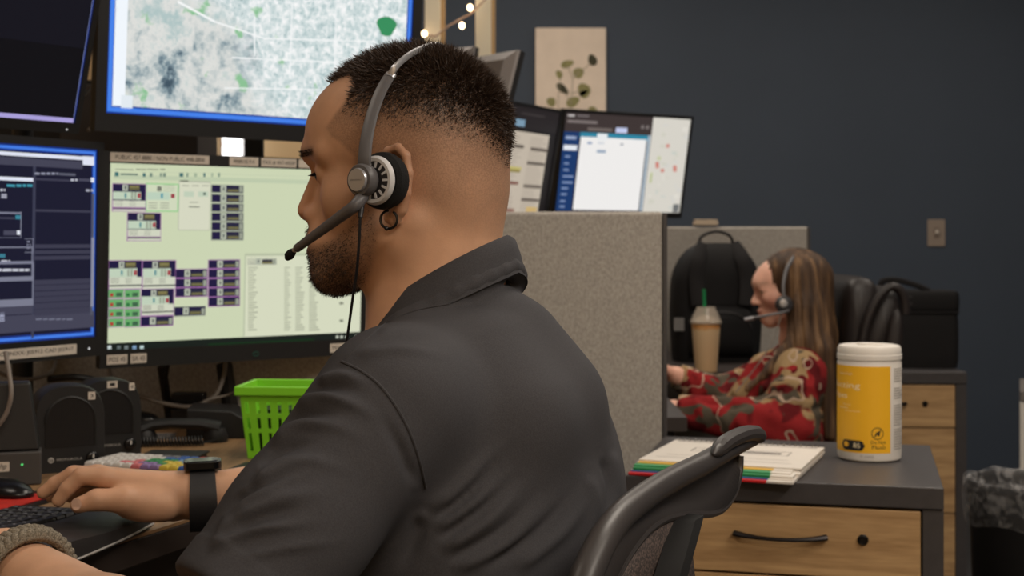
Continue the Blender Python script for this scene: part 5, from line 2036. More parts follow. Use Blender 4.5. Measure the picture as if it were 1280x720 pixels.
C7 = np.array((-0.005, 1.36, 1.105))
BF, BL_, BU = basis(25)


def BB(f, l, u):
    return C7 + f * BF + l * BL_ + u * BU


BR = np.stack((BF, BL_, BU))
SHL, SHR = BB(0.03, 0.172, -0.13), BB(0.065, -0.165, -0.15)
ELL_ = np.array((-0.262, 1.085, 0.775))
ELR = np.array((-0.135, 1.76, 0.815))
WRL = np.array((-0.472, 1.306, 0.822))
WRR = np.array(P(246, 620, 1.705))

man = thing('person', 'bearded man in a dark grey polo shirt, seated at the desk and wearing a headset', 'person', (0.02, 1.40, 0.0))
MO = np.array((0.02, 1.40, 0.0))


def hand_groups(B, wr, mcps, fingers, thumb, heel):
    B.add([Cone(wr + o_, m_, 0.021, 0.0115) for m_, o_ in mcps], 0.012, 0.012)
    for ch, rs in fingers:
        B.add([Cone(ch[i], ch[i + 1], rs[i], rs[i + 1]) for i in range(len(ch) - 1)], 0.006, 0.003)
    B.add([Cone(thumb[0][i], thumb[0][i + 1], thumb[1][i], thumb[1][i + 1]) for i in range(len(thumb[0]) - 1)], 0.008, 0.005)
    for h_ in heel:
        B.add(h_, 0.012)


def Pn(px, py, Y):
    return np.array(P(px, py, Y))


def man_body():
    B = Body()
    head_prims(B)
    # trunk under the shirt
    B.add([Ell(BB(0.035, 0, -0.25), (0.105, 0.165, 0.165), BR), (Ell(BB(0.05, 0, -0.45), (0.12, 0.15, 0.2), BR), 0.05), (Cone(BB(0.065, 0, -0.09), BB(0.05, 0.13, -0.13), 0.042, 0.046), 0.04), (Cone(BB(0.065, 0, -0.09), BB(0.05, -0.13, -0.13), 0.042, 0.046), 0.04)], 0.03)
    # left arm
    B.add([Cone(SHL, ELL_, 0.052, 0.043)], 0.03)
    fl = WRL - ELL_
    B.add([Cone(ELL_, ELL_ + fl * 0.35, 0.042, 0.046), (Cone(ELL_ + fl * 0.35, WRL, 0.046, 0.0285), 0.02)], 0.02)
    # right arm
    B.add([Cone(SHR, ELR, 0.052, 0.042)], 0.03)
    fr_ = WRR - ELR
    B.add([Cone(ELR, ELR + fr_ * 0.35, 0.041, 0.043), (Cone(ELR + fr_ * 0.35, WRR, 0.043, 0.0265), 0.02), (Cone(WRR + (0, 0.012, 0), WRR + (-0.03, 0.008, 0.001), 0.0225, 0.022), 0.02)], 0.02)
    # right hand (seen from its thumb side)
    y0 = np.array((0.0, 1, 0))
    mc = [(Pn(130, 597, 1.672), np.array((0, -0.010, 0.002))), (Pn(122, 594, 1.690), np.array((0, -0.002, 0.004))), (Pn(128, 599, 1.709), np.array((0, 0.008, 0.001))), (Pn(140, 608, 1.727), np.array((0, 0.014, -0.004)))]
    fg_ = [
        ([mc[0][0], Pn(101, 595, 1.667), Pn(84, 611, 1.662), Pn(73, 626, 1.660)], (0.0118, 0.0102, 0.0088, 0.0076)),
        ([mc[1][0], Pn(92, 593, 1.690), Pn(69, 605, 1.690), Pn(54, 616, 1.688)], (0.0118, 0.0104, 0.0088, 0.0076)),
        ([mc[2][0], Pn(98, 597, 1.710), Pn(77, 610, 1.710), Pn(64, 621, 1.708)], (0.0112, 0.0098, 0.0084, 0.0072)),
        ([mc[3][0], Pn(114, 604, 1.729), Pn(98, 614, 1.729), Pn(88, 622, 1.728)], (0.0100, 0.0086, 0.0074, 0.0066))]
    th = ([Pn(205, 630, 1.683), Pn(155, 625, 1.656), Pn(121, 625, 1.647), Pn(98, 631.5, 1.642)], (0.021, 0.0155, 0.0122, 0.0092))
    heel = [Ell(Pn(178, 632, 1.672), (0.034, 0.017, 0.0185)), Cone(Pn(215, 632, 1.715), Pn(165, 628, 1.722), 0.019, 0.015)]
    hand_groups(B, WRR, mc, fg_, th, heel)
    # left hand resting at the near end of the keyboard
    dr_ = np.array((-0.84, 0.53, -0.02)); dr_ /= np.linalg.norm(dr_)
    sd = np.array((0.53, 0.84, 0.0)); sd /= np.linalg.norm(sd)      # towards the thumb
    up = np.array((0, 0, 1.0))
    mcl, fgl = [], []
    for i, (o_, ln) in enumerate(((0.028, 0.94), (0.010, 1.0), (-0.010, 0.95), (-0.028, 0.80))):
        m_ = WRL + dr_ * (0.088 - 0.006 * abs(i - 1)) + sd * o_ + up * 0.006
        mcl.append((m_, sd * o_ * 0.45))
        p1 = m_ + dr_ * 0.040 * ln + up * 0.004
        p2 = p1 + dr_ * 0.022 * ln - up * 0.010
        p3 = p2 + dr_ * 0.014 * ln - up * 0.012
        fgl.append(([m_, p1, p2, p3], (0.0115, 0.010, 0.0086, 0.0074)))
    t0 = WRL + dr_ * 0.02 + sd * 0.016 - up * 0.004
    thl = ([t0, t0 + dr_ * 0.035 + sd * 0.026 - up * 0.004, t0 + dr_ * 0.062 + sd * 0.036 - up * 0.008, t0 + dr_ * 0.086 + sd * 0.036 - up * 0.014], (0.020, 0.0145, 0.0118, 0.009))
    hand_groups(B, WRL, mcl, fgl, thl, [])
    return B


MBODY = man_body()
pts, quads = MBODY.mesh((-0.72, 0.98, 0.50), (0.24, 1.92, 1.33), 0.0022)


def man_mask(pts):
    rel = (pts - HC) @ HR.T
    s_, l_, u_ = rel[:, 0], rel[:, 1], rel[:, 2]
    mir = HC + s_[:, None] * HF + np.abs(l_)[:, None] * HL + u_[:, None] * HU
    q = proj(mir)
    headz = sstep(u_, -0.16, -0.14)
    hair_poly = [(398, 116), (418, 104), (437, 95), (442, 103), (433, 122), (416, 144), (406, 159), (412, 171), (427, 182), (441, 196), (446, 214), (452, 240), (470, 250), (480, 200), (505, 190), (512, 225), (505, 262), (520, 292), (560, 302), (640, 300), (660, 200), (640, 60), (540, 20), (430, 40), (380, 90)]
    sd = poly_sd(q, hair_poly)
    inside = sstep(-sd, -1.0, 4.5)
    ylim = np.interp(q[:, 0], [400, 440, 480, 520, 560, 600, 632], [112, 116, 124, 130, 136, 148, 176])
    dens = np.interp(q[:, 1] - ylim, [-25, 0, 18, 40, 70, 105, 135, 160], [0.93, 0.86, 0.66, 0.46, 0.36, 0.27, 0.13, 0.0])
    tem = sstep(q[:, 0], 400, 470)
    dens = dens * (0.78 + 0.22 * tem)
    hair = inside * dens * headz
    # crown and anything above the hairline on the top of the head
    beard_poly = [(446, 206), (441, 236), (440, 262), (430, 284), (410, 300), (392, 305), (381, 300), (377, 287), (384, 279), (360, 280), (372, 335), (390, 380), (440, 385), (462, 352), (472, 318), (474, 285), (468, 255), (458, 215)]
    sb = poly_sd(q, beard_poly)
    b = sstep(-sb, -4, 9)
    dn = 0.30 * np.exp(-(np.maximum(0, q[:, 0] - 425) / 24) ** 2) * sstep(q[:, 1], 285, 335) + 0.42
    dn = np.where(q[:, 1] < 270, 0.36, dn)
    beard = np.clip(b * dn, 0, 0.85)
    mus = np.exp(-(((s_ - 0.112) / 0.016) ** 2 + ((u_ + 0.0605) / 0.0055) ** 2 + (np.abs(l_) / 0.024) ** 4))
    beard = np.maximum(beard, 0.9 * mus)
    beard *= headz * (s_ > -0.01)
    brow = np.exp(-(((u_ - 0.0155 + 0.10 * (np.abs(l_) - 0.03) ** 2 * 0) / 0.0042) ** 2)) * sstep(np.abs(l_), 0.007, 0.013) * sstep(-np.abs(l_), -0.056, -0.046) * (s_ > 0.07)
    beard = np.maximum(beard, 0.9 * brow)
    lip = np.exp(-(((u_ + 0.0755) / 0.0075) ** 2 + (np.abs(l_) / 0.022) ** 4)) * sstep(s_, 0.100, 0.106)
    beard = beard * (1 - 0.8 * lip)
    red = np.maximum(lip * 0.9, 0.22 * np.exp(-(((s_ - 0.117) / 0.018) ** 2 + ((u_ + 0.042) / 0.016) ** 2)))
    ear = np.exp(-(((s_ + 0.014) / 0.022) ** 2 + ((u_ + 0.018) / 0.04) ** 2)) * sstep(np.abs(l_), 0.080, 0.090)
    red = np.maximum(red, 0.30 * ear)
    hair *= (1 - ear)
    return hair, beard, red, rel, q


hair, beard, red, rel, qpx = man_mask(pts)
M_skin = mat_skin('warm_tan_skin', rgb(206, 160, 129), rgb(54, 42, 35), rgb(44, 34, 29), rgb(150, 84, 70))
body = mesh_from('body', pts - MO, quads, M_skin, man, {'mask': np.stack((hair, beard, red, np.ones_like(red)), 1)})
nrm_ = vnormals(pts, quads)

# eyes with lashes
M_eye = mat('eye_white', rgb(196, 186, 178), 0.15)
M_iris = mat('dark_brown_iris', rgb(34, 22, 16), 0.1)
for q_ in (1, -1):
    ec = HD(0.0755, q_ * 0.031, -0.005)
    e_ = MB().sphere(ec - MO, 0.0142, 20, 14).build('eye', M_eye, man, smooth=True)
    g_ = HF * 0.97 - HU * 0.22
    MB().sphere(ec - MO + g_ * 0.0105, 0.0062, 14, 10).build('iris', M_iris, e_, smooth=True)
    lm = MB()
    for k in range(15):
        t = -0.010 + 0.020 * k / 14
        o_ = HD(0.0895 - 18.0 * t * t, q_ * (0.032 + t), -0.0045)
        tp = o_ + HF * 0.0055 - HU * 0.003 + HL * (q_ * t * 0.25)
        lm.tube([o_ - MO, (o_ + tp) / 2 - HU * 0.0006 - MO, tp - MO], [0.0005, 0.0004, 0.0002], 4)
    lo_ = lm.build('eyelash', mat('lash_black', rgb(16, 13, 12), 0.6) if q_ == 1 else bpy.data.materials['lash_black'], e_)
    lo_['kind'] = 'stuff'

# hair and beard strands
M_hair = mat('dark_brown_hair', rgb(60, 46, 37), 0.5, spec=0.4)
cand = np.flatnonzero(hair > 0.52)
pr_ = hair[cand] ** 2
sel = RNG.choice(cand, 26000, p=pr_ / pr_.sum())
jit = RNG.normal(0, 0.0012, (len(sel), 3))
rp = pts[sel] + jit
r_ = rel[sel]
qy = qpx[sel][:, 1] - np.interp(qpx[sel][:, 0], [400, 440, 480, 520, 560, 600, 632], [112, 116, 124, 130, 136, 148, 176]) + 120
ln = np.interp(qy, [60, 95, 120, 140, 165], [0.013, 0.0115, 0.0065, 0.0028, 0.0014]) * RNG.uniform(0.6, 1.15, len(sel))
front = sstep(r_[:, 0], 0.0, 0.09)
dr = nrm_[sel] * 0.75 + HF * (0.25 + 0.75 * front)[:, None] - HU * (0.15 * (1 - front))[:, None]
down = sstep(np.abs(r_[:, 1]), 0.05, 0.075)
dr = dr - HU * (0.7 * down)[:, None]
strands('hair', rp - nrm_[sel] * 0.001 - MO, dr, ln, 0.00042, M_hair, man, 0.22)
cand = np.flatnonzero((beard > 0.3) & (rel[:, 2] < -0.02))
pr_ = beard[cand] ** 2
sel = RNG.choice(cand, 9000, p=pr_ / pr_.sum())
rp = pts[sel] + RNG.normal(0, 0.0011, (len(sel), 3))
ln = (0.0015 + 0.0050 * beard[sel] ** 2) * RNG.uniform(0.5, 1.1, len(sel))
strands('beard', rp - nrm_[sel] * 0.001 - MO, nrm_[sel] * 0.7 - HU * 0.6 + HF * 0.15, ln, 0.00028, mat('beard_black_brown', rgb(58, 44, 36), 0.55), man, 0.3)
cand = np.flatnonzero((beard > 0.45) & (rel[:, 2] > 0.0))
if len(cand):
    sel = RNG.choice(cand, 420)
    sg = np.sign(rel[sel][:, 1])
    strands('eyebrow', pts[sel] - MO, nrm_[sel] * 0.25 + HL * sg[:, None] * 1.0 + HU * 0.15 - HF * 0.3, RNG.uniform(0.003, 0.0055, len(sel)), 0.00026, bpy.data.materials['beard_black_brown'], man, 0.15)

# finger nails of the visible hand
M_nail = mat('finger_nail', rgb(224, 186, 166), 0.3)
for (px_, py_, Y_, w_, h_, ang, off) in ((95.5, 630.0, 1.6318, 0.0060, 0.0080, -0.25, 0),):
    c_ = Pn(px_, py_, Y_)
    n_ = MB()
    for k in range(1):
        ring = []
        for i in range(12):
            a = 2 * math.pi * i / 12
            ring.append(Vector(c_ - MO) + Vector((w_ * math.cos(a), -0.0004 - 0.0008 * (1 - math.cos(a) ** 2), h_ * 0.9 * math.sin(a))))
        n_.poly(ring)
    n_.build('thumb_nail', M_nail, man)

# ---- polo shirt
def man_shirt():
    B = Body()
    B.add([Ell(BB(0.028, 0, -0.250), (0.134, 0.192, 0.192), BR), (Ell(BB(0.045, 0, -0.46), (0.150, 0.180, 0.22), BR), 0.08),
           (Cone(BB(0.055, 0.0, -0.088), BB(0.036, 0.125, -0.126), 0.060, 0.066), 0.04), (Cone(BB(0.055, 0.0, -0.088), BB(0.06, -0.12, -0.14), 0.060, 0.060), 0.04), (Cone(BB(-0.003, 0.0, -0.094), BB(-0.040, 0.0, -0.140), 0.053, 0.057), 0.03), (Cone(BB(0.0, 0.06, -0.105), BB(-0.040, 0.07, -0.150), 0.05, 0.057), 0.03)], 0.0)
    for (sh_, el_, tt) in ((SHL, ELL_, 0.76), (SHR, ELR, 0.72)):
        d = el_ - sh_
        e = sh_ + d * tt
        arm = Body()
        B.add([Cone(sh_, sh_ + d * 0.45, 0.068, 0.060), (Cone(sh_ + d * 0.45, sh_ + d * 1.0, 0.060, 0.057), 0.02)], 0.03)
        # flat hem: cut everything past the hem in a ball around the elbow
    return B


class Hem:
    """round column beyond the sleeve hem, removed from the cloth"""

    def __init__(s, a, b, r):
        s.a, s.n, s.r = npv(a), npv(Vector(b - a).normalized()), r

    def __call__(s, p):
        d = p - s.a
        t = d @ s.n
        q = d - t[:, None] * s.n
        return np.maximum(-t, np.sqrt((q * q).sum(1)) - s.r)

    def box(s):
        return s.a - 0.35, s.a + 0.35


SB = man_shirt()
for (sh_, el_, tt) in ((SHL, ELL_, 0.75), (SHR, ELR, 0.72)):
    SB.add(Hem(sh_ + (el_ - sh_) * tt, sh_ + (el_ - sh_) * 1.5, 0.11), 0.004, op='-')
stand = []
for k in range(28):
    q = []
    for t in (2 * math.pi * k / 28, 2 * math.pi * (k + 1) / 28):
        ca, sa = math.cos(t), math.sin(t)
        tz = 0.020 - 0.074 * ((ca + 1) / 2) ** 1.1 - 0.012 * abs(sa) - (0.036 + 0.004 * abs(sa) + 0.010 * max(0, ca)) + 0.006
        q.append(np.array((-0.0655, 1.376, C7[2] + tz)) + BF * (0.0690 * ca) + BL_ * (0.0765 * sa))
    stand.append((Cone(q[0], q[1], 0.0105, 0.0105), 0.002))
SB.add(stand, 0.010)
SB.add(Ell((-0.030, 1.347, 1.053), (0.040, 0.040, 0.026)), 0.012)
SB.add(Cone(HD(-0.026, 0, -0.03), HD(-0.028, 0, -0.108), 0.0615, 0.0605), 0.003, op='-')
SB.add(Half((0, 0, 0.56), (0, 0, -1)), 0.0, op='x')
sp_, sq_ = SB.mesh((-0.40, 0.98, 0.50), (0.28, 1.92, 1.16), 0.0031)
sp_ = relax(sp_, sq_, 2)
sn_ = vnormals(sp_, sq_)
px_s = proj(sp_)
vis = np.clip(-(sn_ * (sp_ - np.array((0, 0, ZC))) / np.linalg.norm(sp_, axis=1, keepdims=True)).sum(1) * 3, 0, 1)
disp = np.zeros(len(sp_))
FOLDS = [  # (polyline in photo pixels, half width px, height m)
    ([(535, 640), (575, 608), (610, 570), (640, 545)], 7, 0.0035), ([(540, 665), (590, 630), (632, 590)], 6, 0.0035), ([(548, 690), (610, 650), (660, 600)], 8, 0.004),
    ([(560, 715), (630, 680), (690, 625)], 8, 0.0035), ([(540, 652), (580, 622), (620, 582)], 5, -0.003), ([(545, 678), (600, 640), (645, 598)], 6, -0.0035), ([(555, 705), (625, 664), (676, 612)], 6, -0.003),
    ([(640, 715), (700, 668), (740, 620)], 8, 0.003), ([(600, 715), (668, 668), (718, 610)], 6, -0.0025),
    ([(362, 512), (400, 498), (440, 505), (470, 520)], 7, 0.005), ([(350, 530), (390, 517), (430, 520)], 6, -0.004), ([(335, 560), (375, 533), (420, 532), (450, 545)], 8, 0.005),
    ([(322, 585), (355, 560), (400, 553)], 6, -0.004), ([(315, 612), (345, 585), (390, 575), (430, 585)], 8, 0.0045), ([(395, 480), (430, 470), (462, 480)], 6, 0.004), ([(380, 492), (420, 484), (455, 492)], 5, -0.003),
    ([(262, 690), (310, 660), (370, 650)], 9, 0.003), ([(290, 650), (340, 622), (400, 615)], 8, 0.003), ([(290, 668), (340, 642), (392, 634)], 6, -0.0025),
    ([(520, 610), (500, 560), (470, 510)], 7, -0.003), ([(530, 645), (512, 690), (490, 720)], 10, -0.004),
    ([(470, 418), (500, 408), (540, 408)], 5, 0.0025), ([(455, 432), (500, 422), (560, 424)], 5, -0.002), ([(440, 445), (500, 437), (560, 444)], 6, 0.0025),
    ([(268, 668), (300, 634), (340, 611), (400, 584)], 5, 0.0034), ([(280, 648), (310, 620), (350, 600)], 4, -0.0026), ([(292, 624), (344, 594), (395, 574)], 4.5, 0.003),
    ([(262, 684), (290, 655), (344, 630), (395, 614)], 5, 0.0032), ([(270, 680), (310, 660), (370, 640)], 4, -0.0024), ([(256, 696), (312, 666), (400, 652)], 5, 0.003), ([(300, 700), (360, 684), (430, 676)], 6, 0.0024),
    ([(765, 560), (775, 600), (772, 640)], 7, 0.003), ([(752, 570), (764, 610), (758, 655)], 6, -0.003), ([(735, 590), (745, 630), (735, 680)], 7, 0.002),
]
for line, w, a in FOLDS:
    line = np.array([p for p in smooth_path([(x, y, 0) for x, y in line], 5)])[:, :2]
    d = line_d(px_s, line)
    # taper along the line: strongest where it starts
    t = np.clip(np.linalg.norm(px_s - line[0], axis=1) / (np.linalg.norm(line[-1] - line[0]) + 1), 0, 1)
    disp += 1.5 * a * np.exp(-(d / w) ** 2) * sstep(t, 0.0, 0.22) * (1 - sstep(t, 0.45, 1.0) * 0.9) * vis
# hem stitching ridge near the sleeve edge
for (sh_, el_, tt) in ((SHL, ELL_, 0.75), (SHR, ELR, 0.72)):
    d = el_ - sh_
    t = ((sp_ - sh_) @ d) / (d @ d)
    rr = np.linalg.norm(sp_ - sh_ - np.clip(t, 0, 1)[:, None] * d, axis=1)
    disp += 0.0012 * sstep(t, 0.64, 0.65) * (rr < 0.09)
sp_ = sp_ + sn_ * disp[:, None]
sp_ = relax(sp_, sq_, 1, 0.35)
M_polo = mat_fabric('charcoal_polo_knit', rgb(70, 69, 72), rgb(60, 59, 62), 900, rough=0.85, bump=0.15)
shirt = mesh_from('polo_shirt', sp_ - MO, sq_, M_polo, man)
from mathutils.bvhtree import BVHTree
bvh = BVHTree.FromPolygons([Vector(p) for p in sp_], [tuple(int(i) for i in q) for q in sq_])


def on_shirt(px, py, lift=0.0):
    o = Vector((0, 0, ZC))
    d = (P(px, py, 1.0) - o).normalized()
    h_, n_, _, _ = bvh.ray_cast(o, d)
    if h_ is None:
        return None
    return h_ + n_ * lift


def seam(name, line, r, lift):
    q = [on_shirt(p.x, p.y, lift) for p in smooth_path([(x, y, 0) for x, y in line], 8)]
    q = [Vector(v) - Vector(MO) for v in q if v is not None]
    if len(q) > 3:
        MB().tube(q, r, 6).build(name, M_polo, shirt, smooth=True)


seam('shoulder_seam', [(427, 452), (452, 464), (475, 482), (495, 508), (512, 540), (524, 575), (532, 610)], 0.0013, 0.0002)
seam('yoke_seam', [(560, 380), (520, 388), (486, 402), (458, 424), (432, 448)], 0.0010, 0.0)

# collar: stand and fold as one band around the neck
ctr_f = 0.066
cr = []
for k in range(72):
    a = 2 * math.pi * k / 72
    ca, sa = math.cos(a), math.sin(a)          # ca = -1 at the back
    drop = -0.074 * ((ca + 1) / 2) ** 1.1 - 0.012 * abs(sa)
    w_ = 0.036 + 0.004 * abs(sa) + 0.010 * max(0, ca)
    top_ = 0.020 + drop

    def ring(rf, rl, z):
        return Vector(np.array((-0.0655, 1.376, C7[2] + z)) + BF * (rf * ca) + BL_ * (rl * sa) - MO)
    cr.append([ring(0.066, 0.067, top_ - 0.042), ring(0.066, 0.067, top_ - 0.003), ring(0.0675, 0.0685, top_), ring(0.070, 0.071, top_ - 0.001), ring(0.0745, 0.0755, top_ - 0.014), ring(0.0785, 0.0870, top_ - w_ + 0.003), ring(0.0795, 0.0885, top_ - w_), ring(0.0755, 0.0850, top_ - w_ + 0.001)])
cm = MB()
cm.loft(cr + [cr[0]], cap=False)
collar = cm.build('collar', M_polo, shirt, smooth=True, angle=70)

# trousers, shoes
def cloth_body(prims, lo, hi, h, name, m, parent, off, k=0.03, cut=None):
    B = Body()
    for p in prims:
        B.add(p, k)
    for c in (cut or []):
        B.add(*c)
    a, b = B.mesh(lo, hi, h)
    a = relax(a, b, 1)
    return mesh_from(name, a - off, b, m, parent)


M_trouser = mat_fabric('dark_trouser_twill', rgb(44, 42, 44), rgb(34, 33, 35), 700)
M_shoe = mat('black_shoe_leather', rgb(26, 24, 24), 0.4)
hipL, hipR = BB(0.05, 0.095, -0.585), BB(0.05, -0.095, -0.585)
kneL, kneR = BB(0.47, 0.14, -0.60), BB(0.47, -0.14, -0.60)
ankL, ankR = BB(0.45, 0.14, -1.015), BB(0.45, -0.14, -1.015)
tr = [Ell(BB(0.04, 0, -0.55), (0.14, 0.175, 0.10), BR)]
for hp__, kn_, an_ in ((hipL, kneL, ankL), (hipR, kneR, ankR)):
    tr += [Cone(hp__, kn_, 0.092, 0.068), Cone(kn_, an_, 0.066, 0.048)]
cloth_body(tr, (-0.75, 0.98, 0.04), (0.3, 1.9, 0.72), 0.008, 'trousers', M_trouser, man, MO, cut=[(Half((0, 0, 0.63), (0, 0, 1)), 0.0, 0.0, 'x')])
for an_ in (ankL, ankR):
    f0 = an_ * 1.0
    f0[2] = 0.0
    B = Body()
    B.add([Cone(f0 - BF * 0.03 + (0, 0, 0.045), f0 + BF * 0.15 + (0, 0, 0.035), 0.044, 0.035), (Cone(f0 + (0, 0, 0.06), f0 + (0, 0, 0.10), 0.045, 0.045), 0.02)], 0)
    B.add(Half((0, 0, 0.002), (0, 0, -1)), 0.0, op='x')
    a, b = B.mesh(f0 - 0.28, f0 + 0.28, 0.006)
    mesh_from('shoe', a - MO, b, M_shoe, man)

# ------------------------------------------------------------------ the man's headset, watch, bracelet, earring, chair
M_hgrey = mat('headset_grey_plastic', rgb(92, 90, 92), 0.42, bump=0.03, bscale=800)
M_hdark = mat('headset_dark_plastic', rgb(44, 43, 46), 0.45)
M_hsilver = mat('headset_silver', rgb(186, 186, 190), 0.3, 0.6)
M_hwhite = mat('headset_pale_ring', rgb(206, 206, 208), 0.4)
M_foam = mat('black_foam', rgb(20, 20, 21), 0.9, bump=0.4, bscale=900)

hs0 = HD(-0.010, 0.10, -0.016)
hs = thing('headset', 'grey single ear headset with a microphone boom worn by the bearded man', 'headset', hs0)


def hv(p):
    return Vector(p) - Vector(hs0)


axis = (HL + 0.30 * HF) / np.linalg.norm(HL + 0.30 * HF)
Az = Vector(axis)
Ax = Vector(HU).cross(Az).normalized()
Ay = Az.cross(Ax)


def disc_M(c):
    c = hv(c)
    return Matrix(((Ax.x, Ay.x, Az.x, c.x), (Ax.y, Ay.y, Az.y, c.y), (Ax.z, Ay.z, Az.z, c.z), (0, 0, 0, 1)))


cup_c = HD(-0.012, 0.089, -0.016)
MB().lathe([(0.004, 0.000), (0.018, -0.001), (0.0245, 0.002), (0.0265, 0.008), (0.0260, 0.014), (0.0225, 0.0175), (0.019, 0.018), (0.001, 0.0180)], 40, disc_M(cup_c)).build('ear_cushion', M_foam, hs, smooth=True)
c2 = cup_c + axis * 0.018
back = MB().lathe([(0.001, 0), (0.0215, 0.0), (0.0225, 0.002), (0.0205, 0.005), (0.012, 0.006), (0.001, 0.0062)], 40, disc_M(c2)).build('speaker_plate', M_hdark, hs, smooth=True)
MB().lathe([(0.0165, 0.0035), (0.0175, 0.0062), (0.0205, 0.0064), (0.0222, 0.0042), (0.0225, 0.002)], 44, disc_M(c2)).build('pale_ring', M_hwhite, hs, smooth=True)
sp_m = MB()
for k in range(14):
    a = 2 * math.pi * k / 14
    M_ = disc_M(c2) @ Matrix.Rotation(a, 4, 'Z')
    sp_m.box(0.0115, 0.017, -0.0010, 0.0010, 0.004, 0.0066, M_)
sp_m.build('ring_spokes', M_hwhite, hs)
c3 = c2 + axis * 0.006 + HF * 0.006
hub = MB().lathe([(0.001, 0), (0.0140, 0), (0.0150, 0.002), (0.0150, 0.009), (0.0135, 0.0115), (0.001, 0.0118)], 36, disc_M(c3)).build('pivot_hub', M_hgrey, hs, smooth=True)
c4 = c3 + axis * 0.0115
btn = MB().lathe([(0.001, 0), (0.0105, 0.0), (0.0108, 0.001), (0.0100, 0.003), (0.001, 0.0036)], 32, disc_M(c4)).build('silver_cap', M_hsilver, hub, smooth=True)
v, f = text_mesh('plantronics', 0.0135, 0.0022)
mm = MB()
DM = disc_M(c4 + axis * 0.0038)
fx_ = Vector((Ax.x, Ax.y, Ax.z))
mm._add([DM @ Vector(((x - 0.00675) * (1 if Ax.x > 0 else -1), (y - 0.0011) * (1 if Ay.z > 0 else -1), 0)) for x, y, _ in v], f)
mm.build('lettering', M_hgrey, btn)

hub_w = c3 + axis * 0.004
band = smooth_path([Vector(hub_w + np.array((0, 0, 0.010))), P(455.5, 200, 1.268), P(457.5, 178, 1.272), P(462, 155, 1.279), P(469, 131, 1.288), P(478, 110, 1.297), P(487, 95, 1.306)], 5)
MB().tube([hv(p) for p in band], [0.0068 - 0.0012 * i / len(band) for i in range(len(band))], 10, flat=0.5, up=HL).build('band_arm', M_hgrey, hs, smooth=True)
wire = smooth_path([P(486, 96.5, 1.305), P(494, 84.5, 1.305), P(503, 75.5, 1.312), P(514, 67.5, 1.326), P(526, 61.5, 1.345), P(538, 57.5, 1.370), P(549, 57, 1.41), P(557, 63, 1.45), P(560, 82, 1.475), P(560, 105, 1.485)], 5)
MB().tube([hv(p) for p in wire], 0.0021, 8, flat=1.6, up=(0, 0, 1)).build('band_wire', M_hsilver, hs, smooth=True)
MB().tube([hv(P(486.0, 97, 1.3045)), hv(P(488.8, 92.8, 1.3075))], 0.0056, 12, flat=0.6, up=HL).build('band_collar', M_hsilver, hs, smooth=True)
MB().sphere(hv(P(559, 118, 1.49)), 0.016, 16, 10, (0.5, 0.8, 1.2)).build('temple_pad', M_foam, hs, smooth=True)
b0_ = c3 + axis * 0.004 - HU * 0.014 + HF * 0.001
boom = smooth_path([Vector(b0_), P(444, 257, 1.262), P(428, 269, 1.272), P(408, 283.5, 1.288), P(388, 298, 1.304), P(371, 310.5, 1.318)], 5)
MB().tube([hv(p) for p in boom], [0.0062 - 0.0022 * i / len(boom) for i in range(len(boom))], 12).build('microphone_boom', M_hgrey, hs, smooth=True)
MB().tube([hv(P(371.5, 310, 1.3175)), hv(P(367, 313.6, 1.321))], [0.0030, 0.0026], 10).build('silver_ferrule', M_hsilver, hs, smooth=True)
tip = [hv(P(x, y, Y_)) for x, y, Y_ in ((367.5, 313.2, 1.3205), (364.5, 316, 1.323), (361, 320, 1.326), (358.5, 324, 1.328))]
MB().tube(tip, [0.0028, 0.0043, 0.0046, 0.0022], 12).build('microphone_tip', M_foam, hs, smooth=True)
cord = smooth_path([Vector(b0_), P(450.5, 268, 1.262), P(449, 300, 1.262), P(446, 338, 1.268), P(441, 372, 1.28), P(436.5, 405, 1.29), P(432.5, 432, 1.295), P(428, 455, 1.30), P(424, 500, 1.30), P(420, 560, 1.30)], 6)
MB().tube([hv(p) for p in cord], 0.0013, 6).build('cord', M_cable_black, hs, smooth=True)
MB().tube([Vector(b0_) - Vector(hs0) + Vector((0, 0, 0.002)), hv(P(450.3, 272, 1.262))], [0.0034, 0.0022], 10).build('cord_sleeve', M_hdark, hs, smooth=True)

# earring
eY = 1.288
ec_ = P(486, 274.5, eY)
er_ = thing('earring', 'small black hoop earring with a bead in the ear lobe', 'earring', ec_)
ang = np.linspace(0.18 * math.pi, 1.98 * math.pi, 22)
MB().tube([Vector((0.0083 * math.sin(a) * 0.95, 0.0083 * math.sin(a) * -0.3, 0.0083 * math.cos(a))) for a in ang], 0.00125, 8).build('hoop', M_gloss, er_, smooth=True)
MB().sphere((-0.002, 0, -0.0082), 0.0021, 12, 8).build('bead', M_gloss, er_, smooth=True)

# wrist watch
arm_d = (WRR - ELR) / np.linalg.norm(WRR - ELR)
wc_ = WRR + (ELR - WRR) * 0.03 + np.array((0, 0, -0.003))
wt = thing('wristwatch', 'black fitness watch with a matte strap on the wrist above the black keyboard', 'watch', wc_)
ax_ = Vector(arm_d)
a2_ = ax_.cross(Vector((0, 0, 1))).normalized()
a3_ = a2_.cross(ax_) if a2_.cross(ax_).z > 0 else ax_.cross(a2_)
Rw, Hw = 0.0325, 0.0165
rg = []
for k in range(40):
    t = 2 * math.pi * k / 40
    rx, rz = 0.0370, 0.0388
    dirv = a2_ * (rx * math.cos(t)) + a3_ * (rz * math.sin(t) - 0.001)
    inn = a2_ * ((rx - 0.0025) * math.cos(t)) + a3_ * ((rz - 0.0025) * math.sin(t) - 0.001)
    hw = Hw * (1.0 - 0.12 * max(0, math.sin(t)))
    rg.append([dirv + ax_ * hw, dirv - ax_ * hw, inn - ax_ * hw, inn + ax_ * hw])
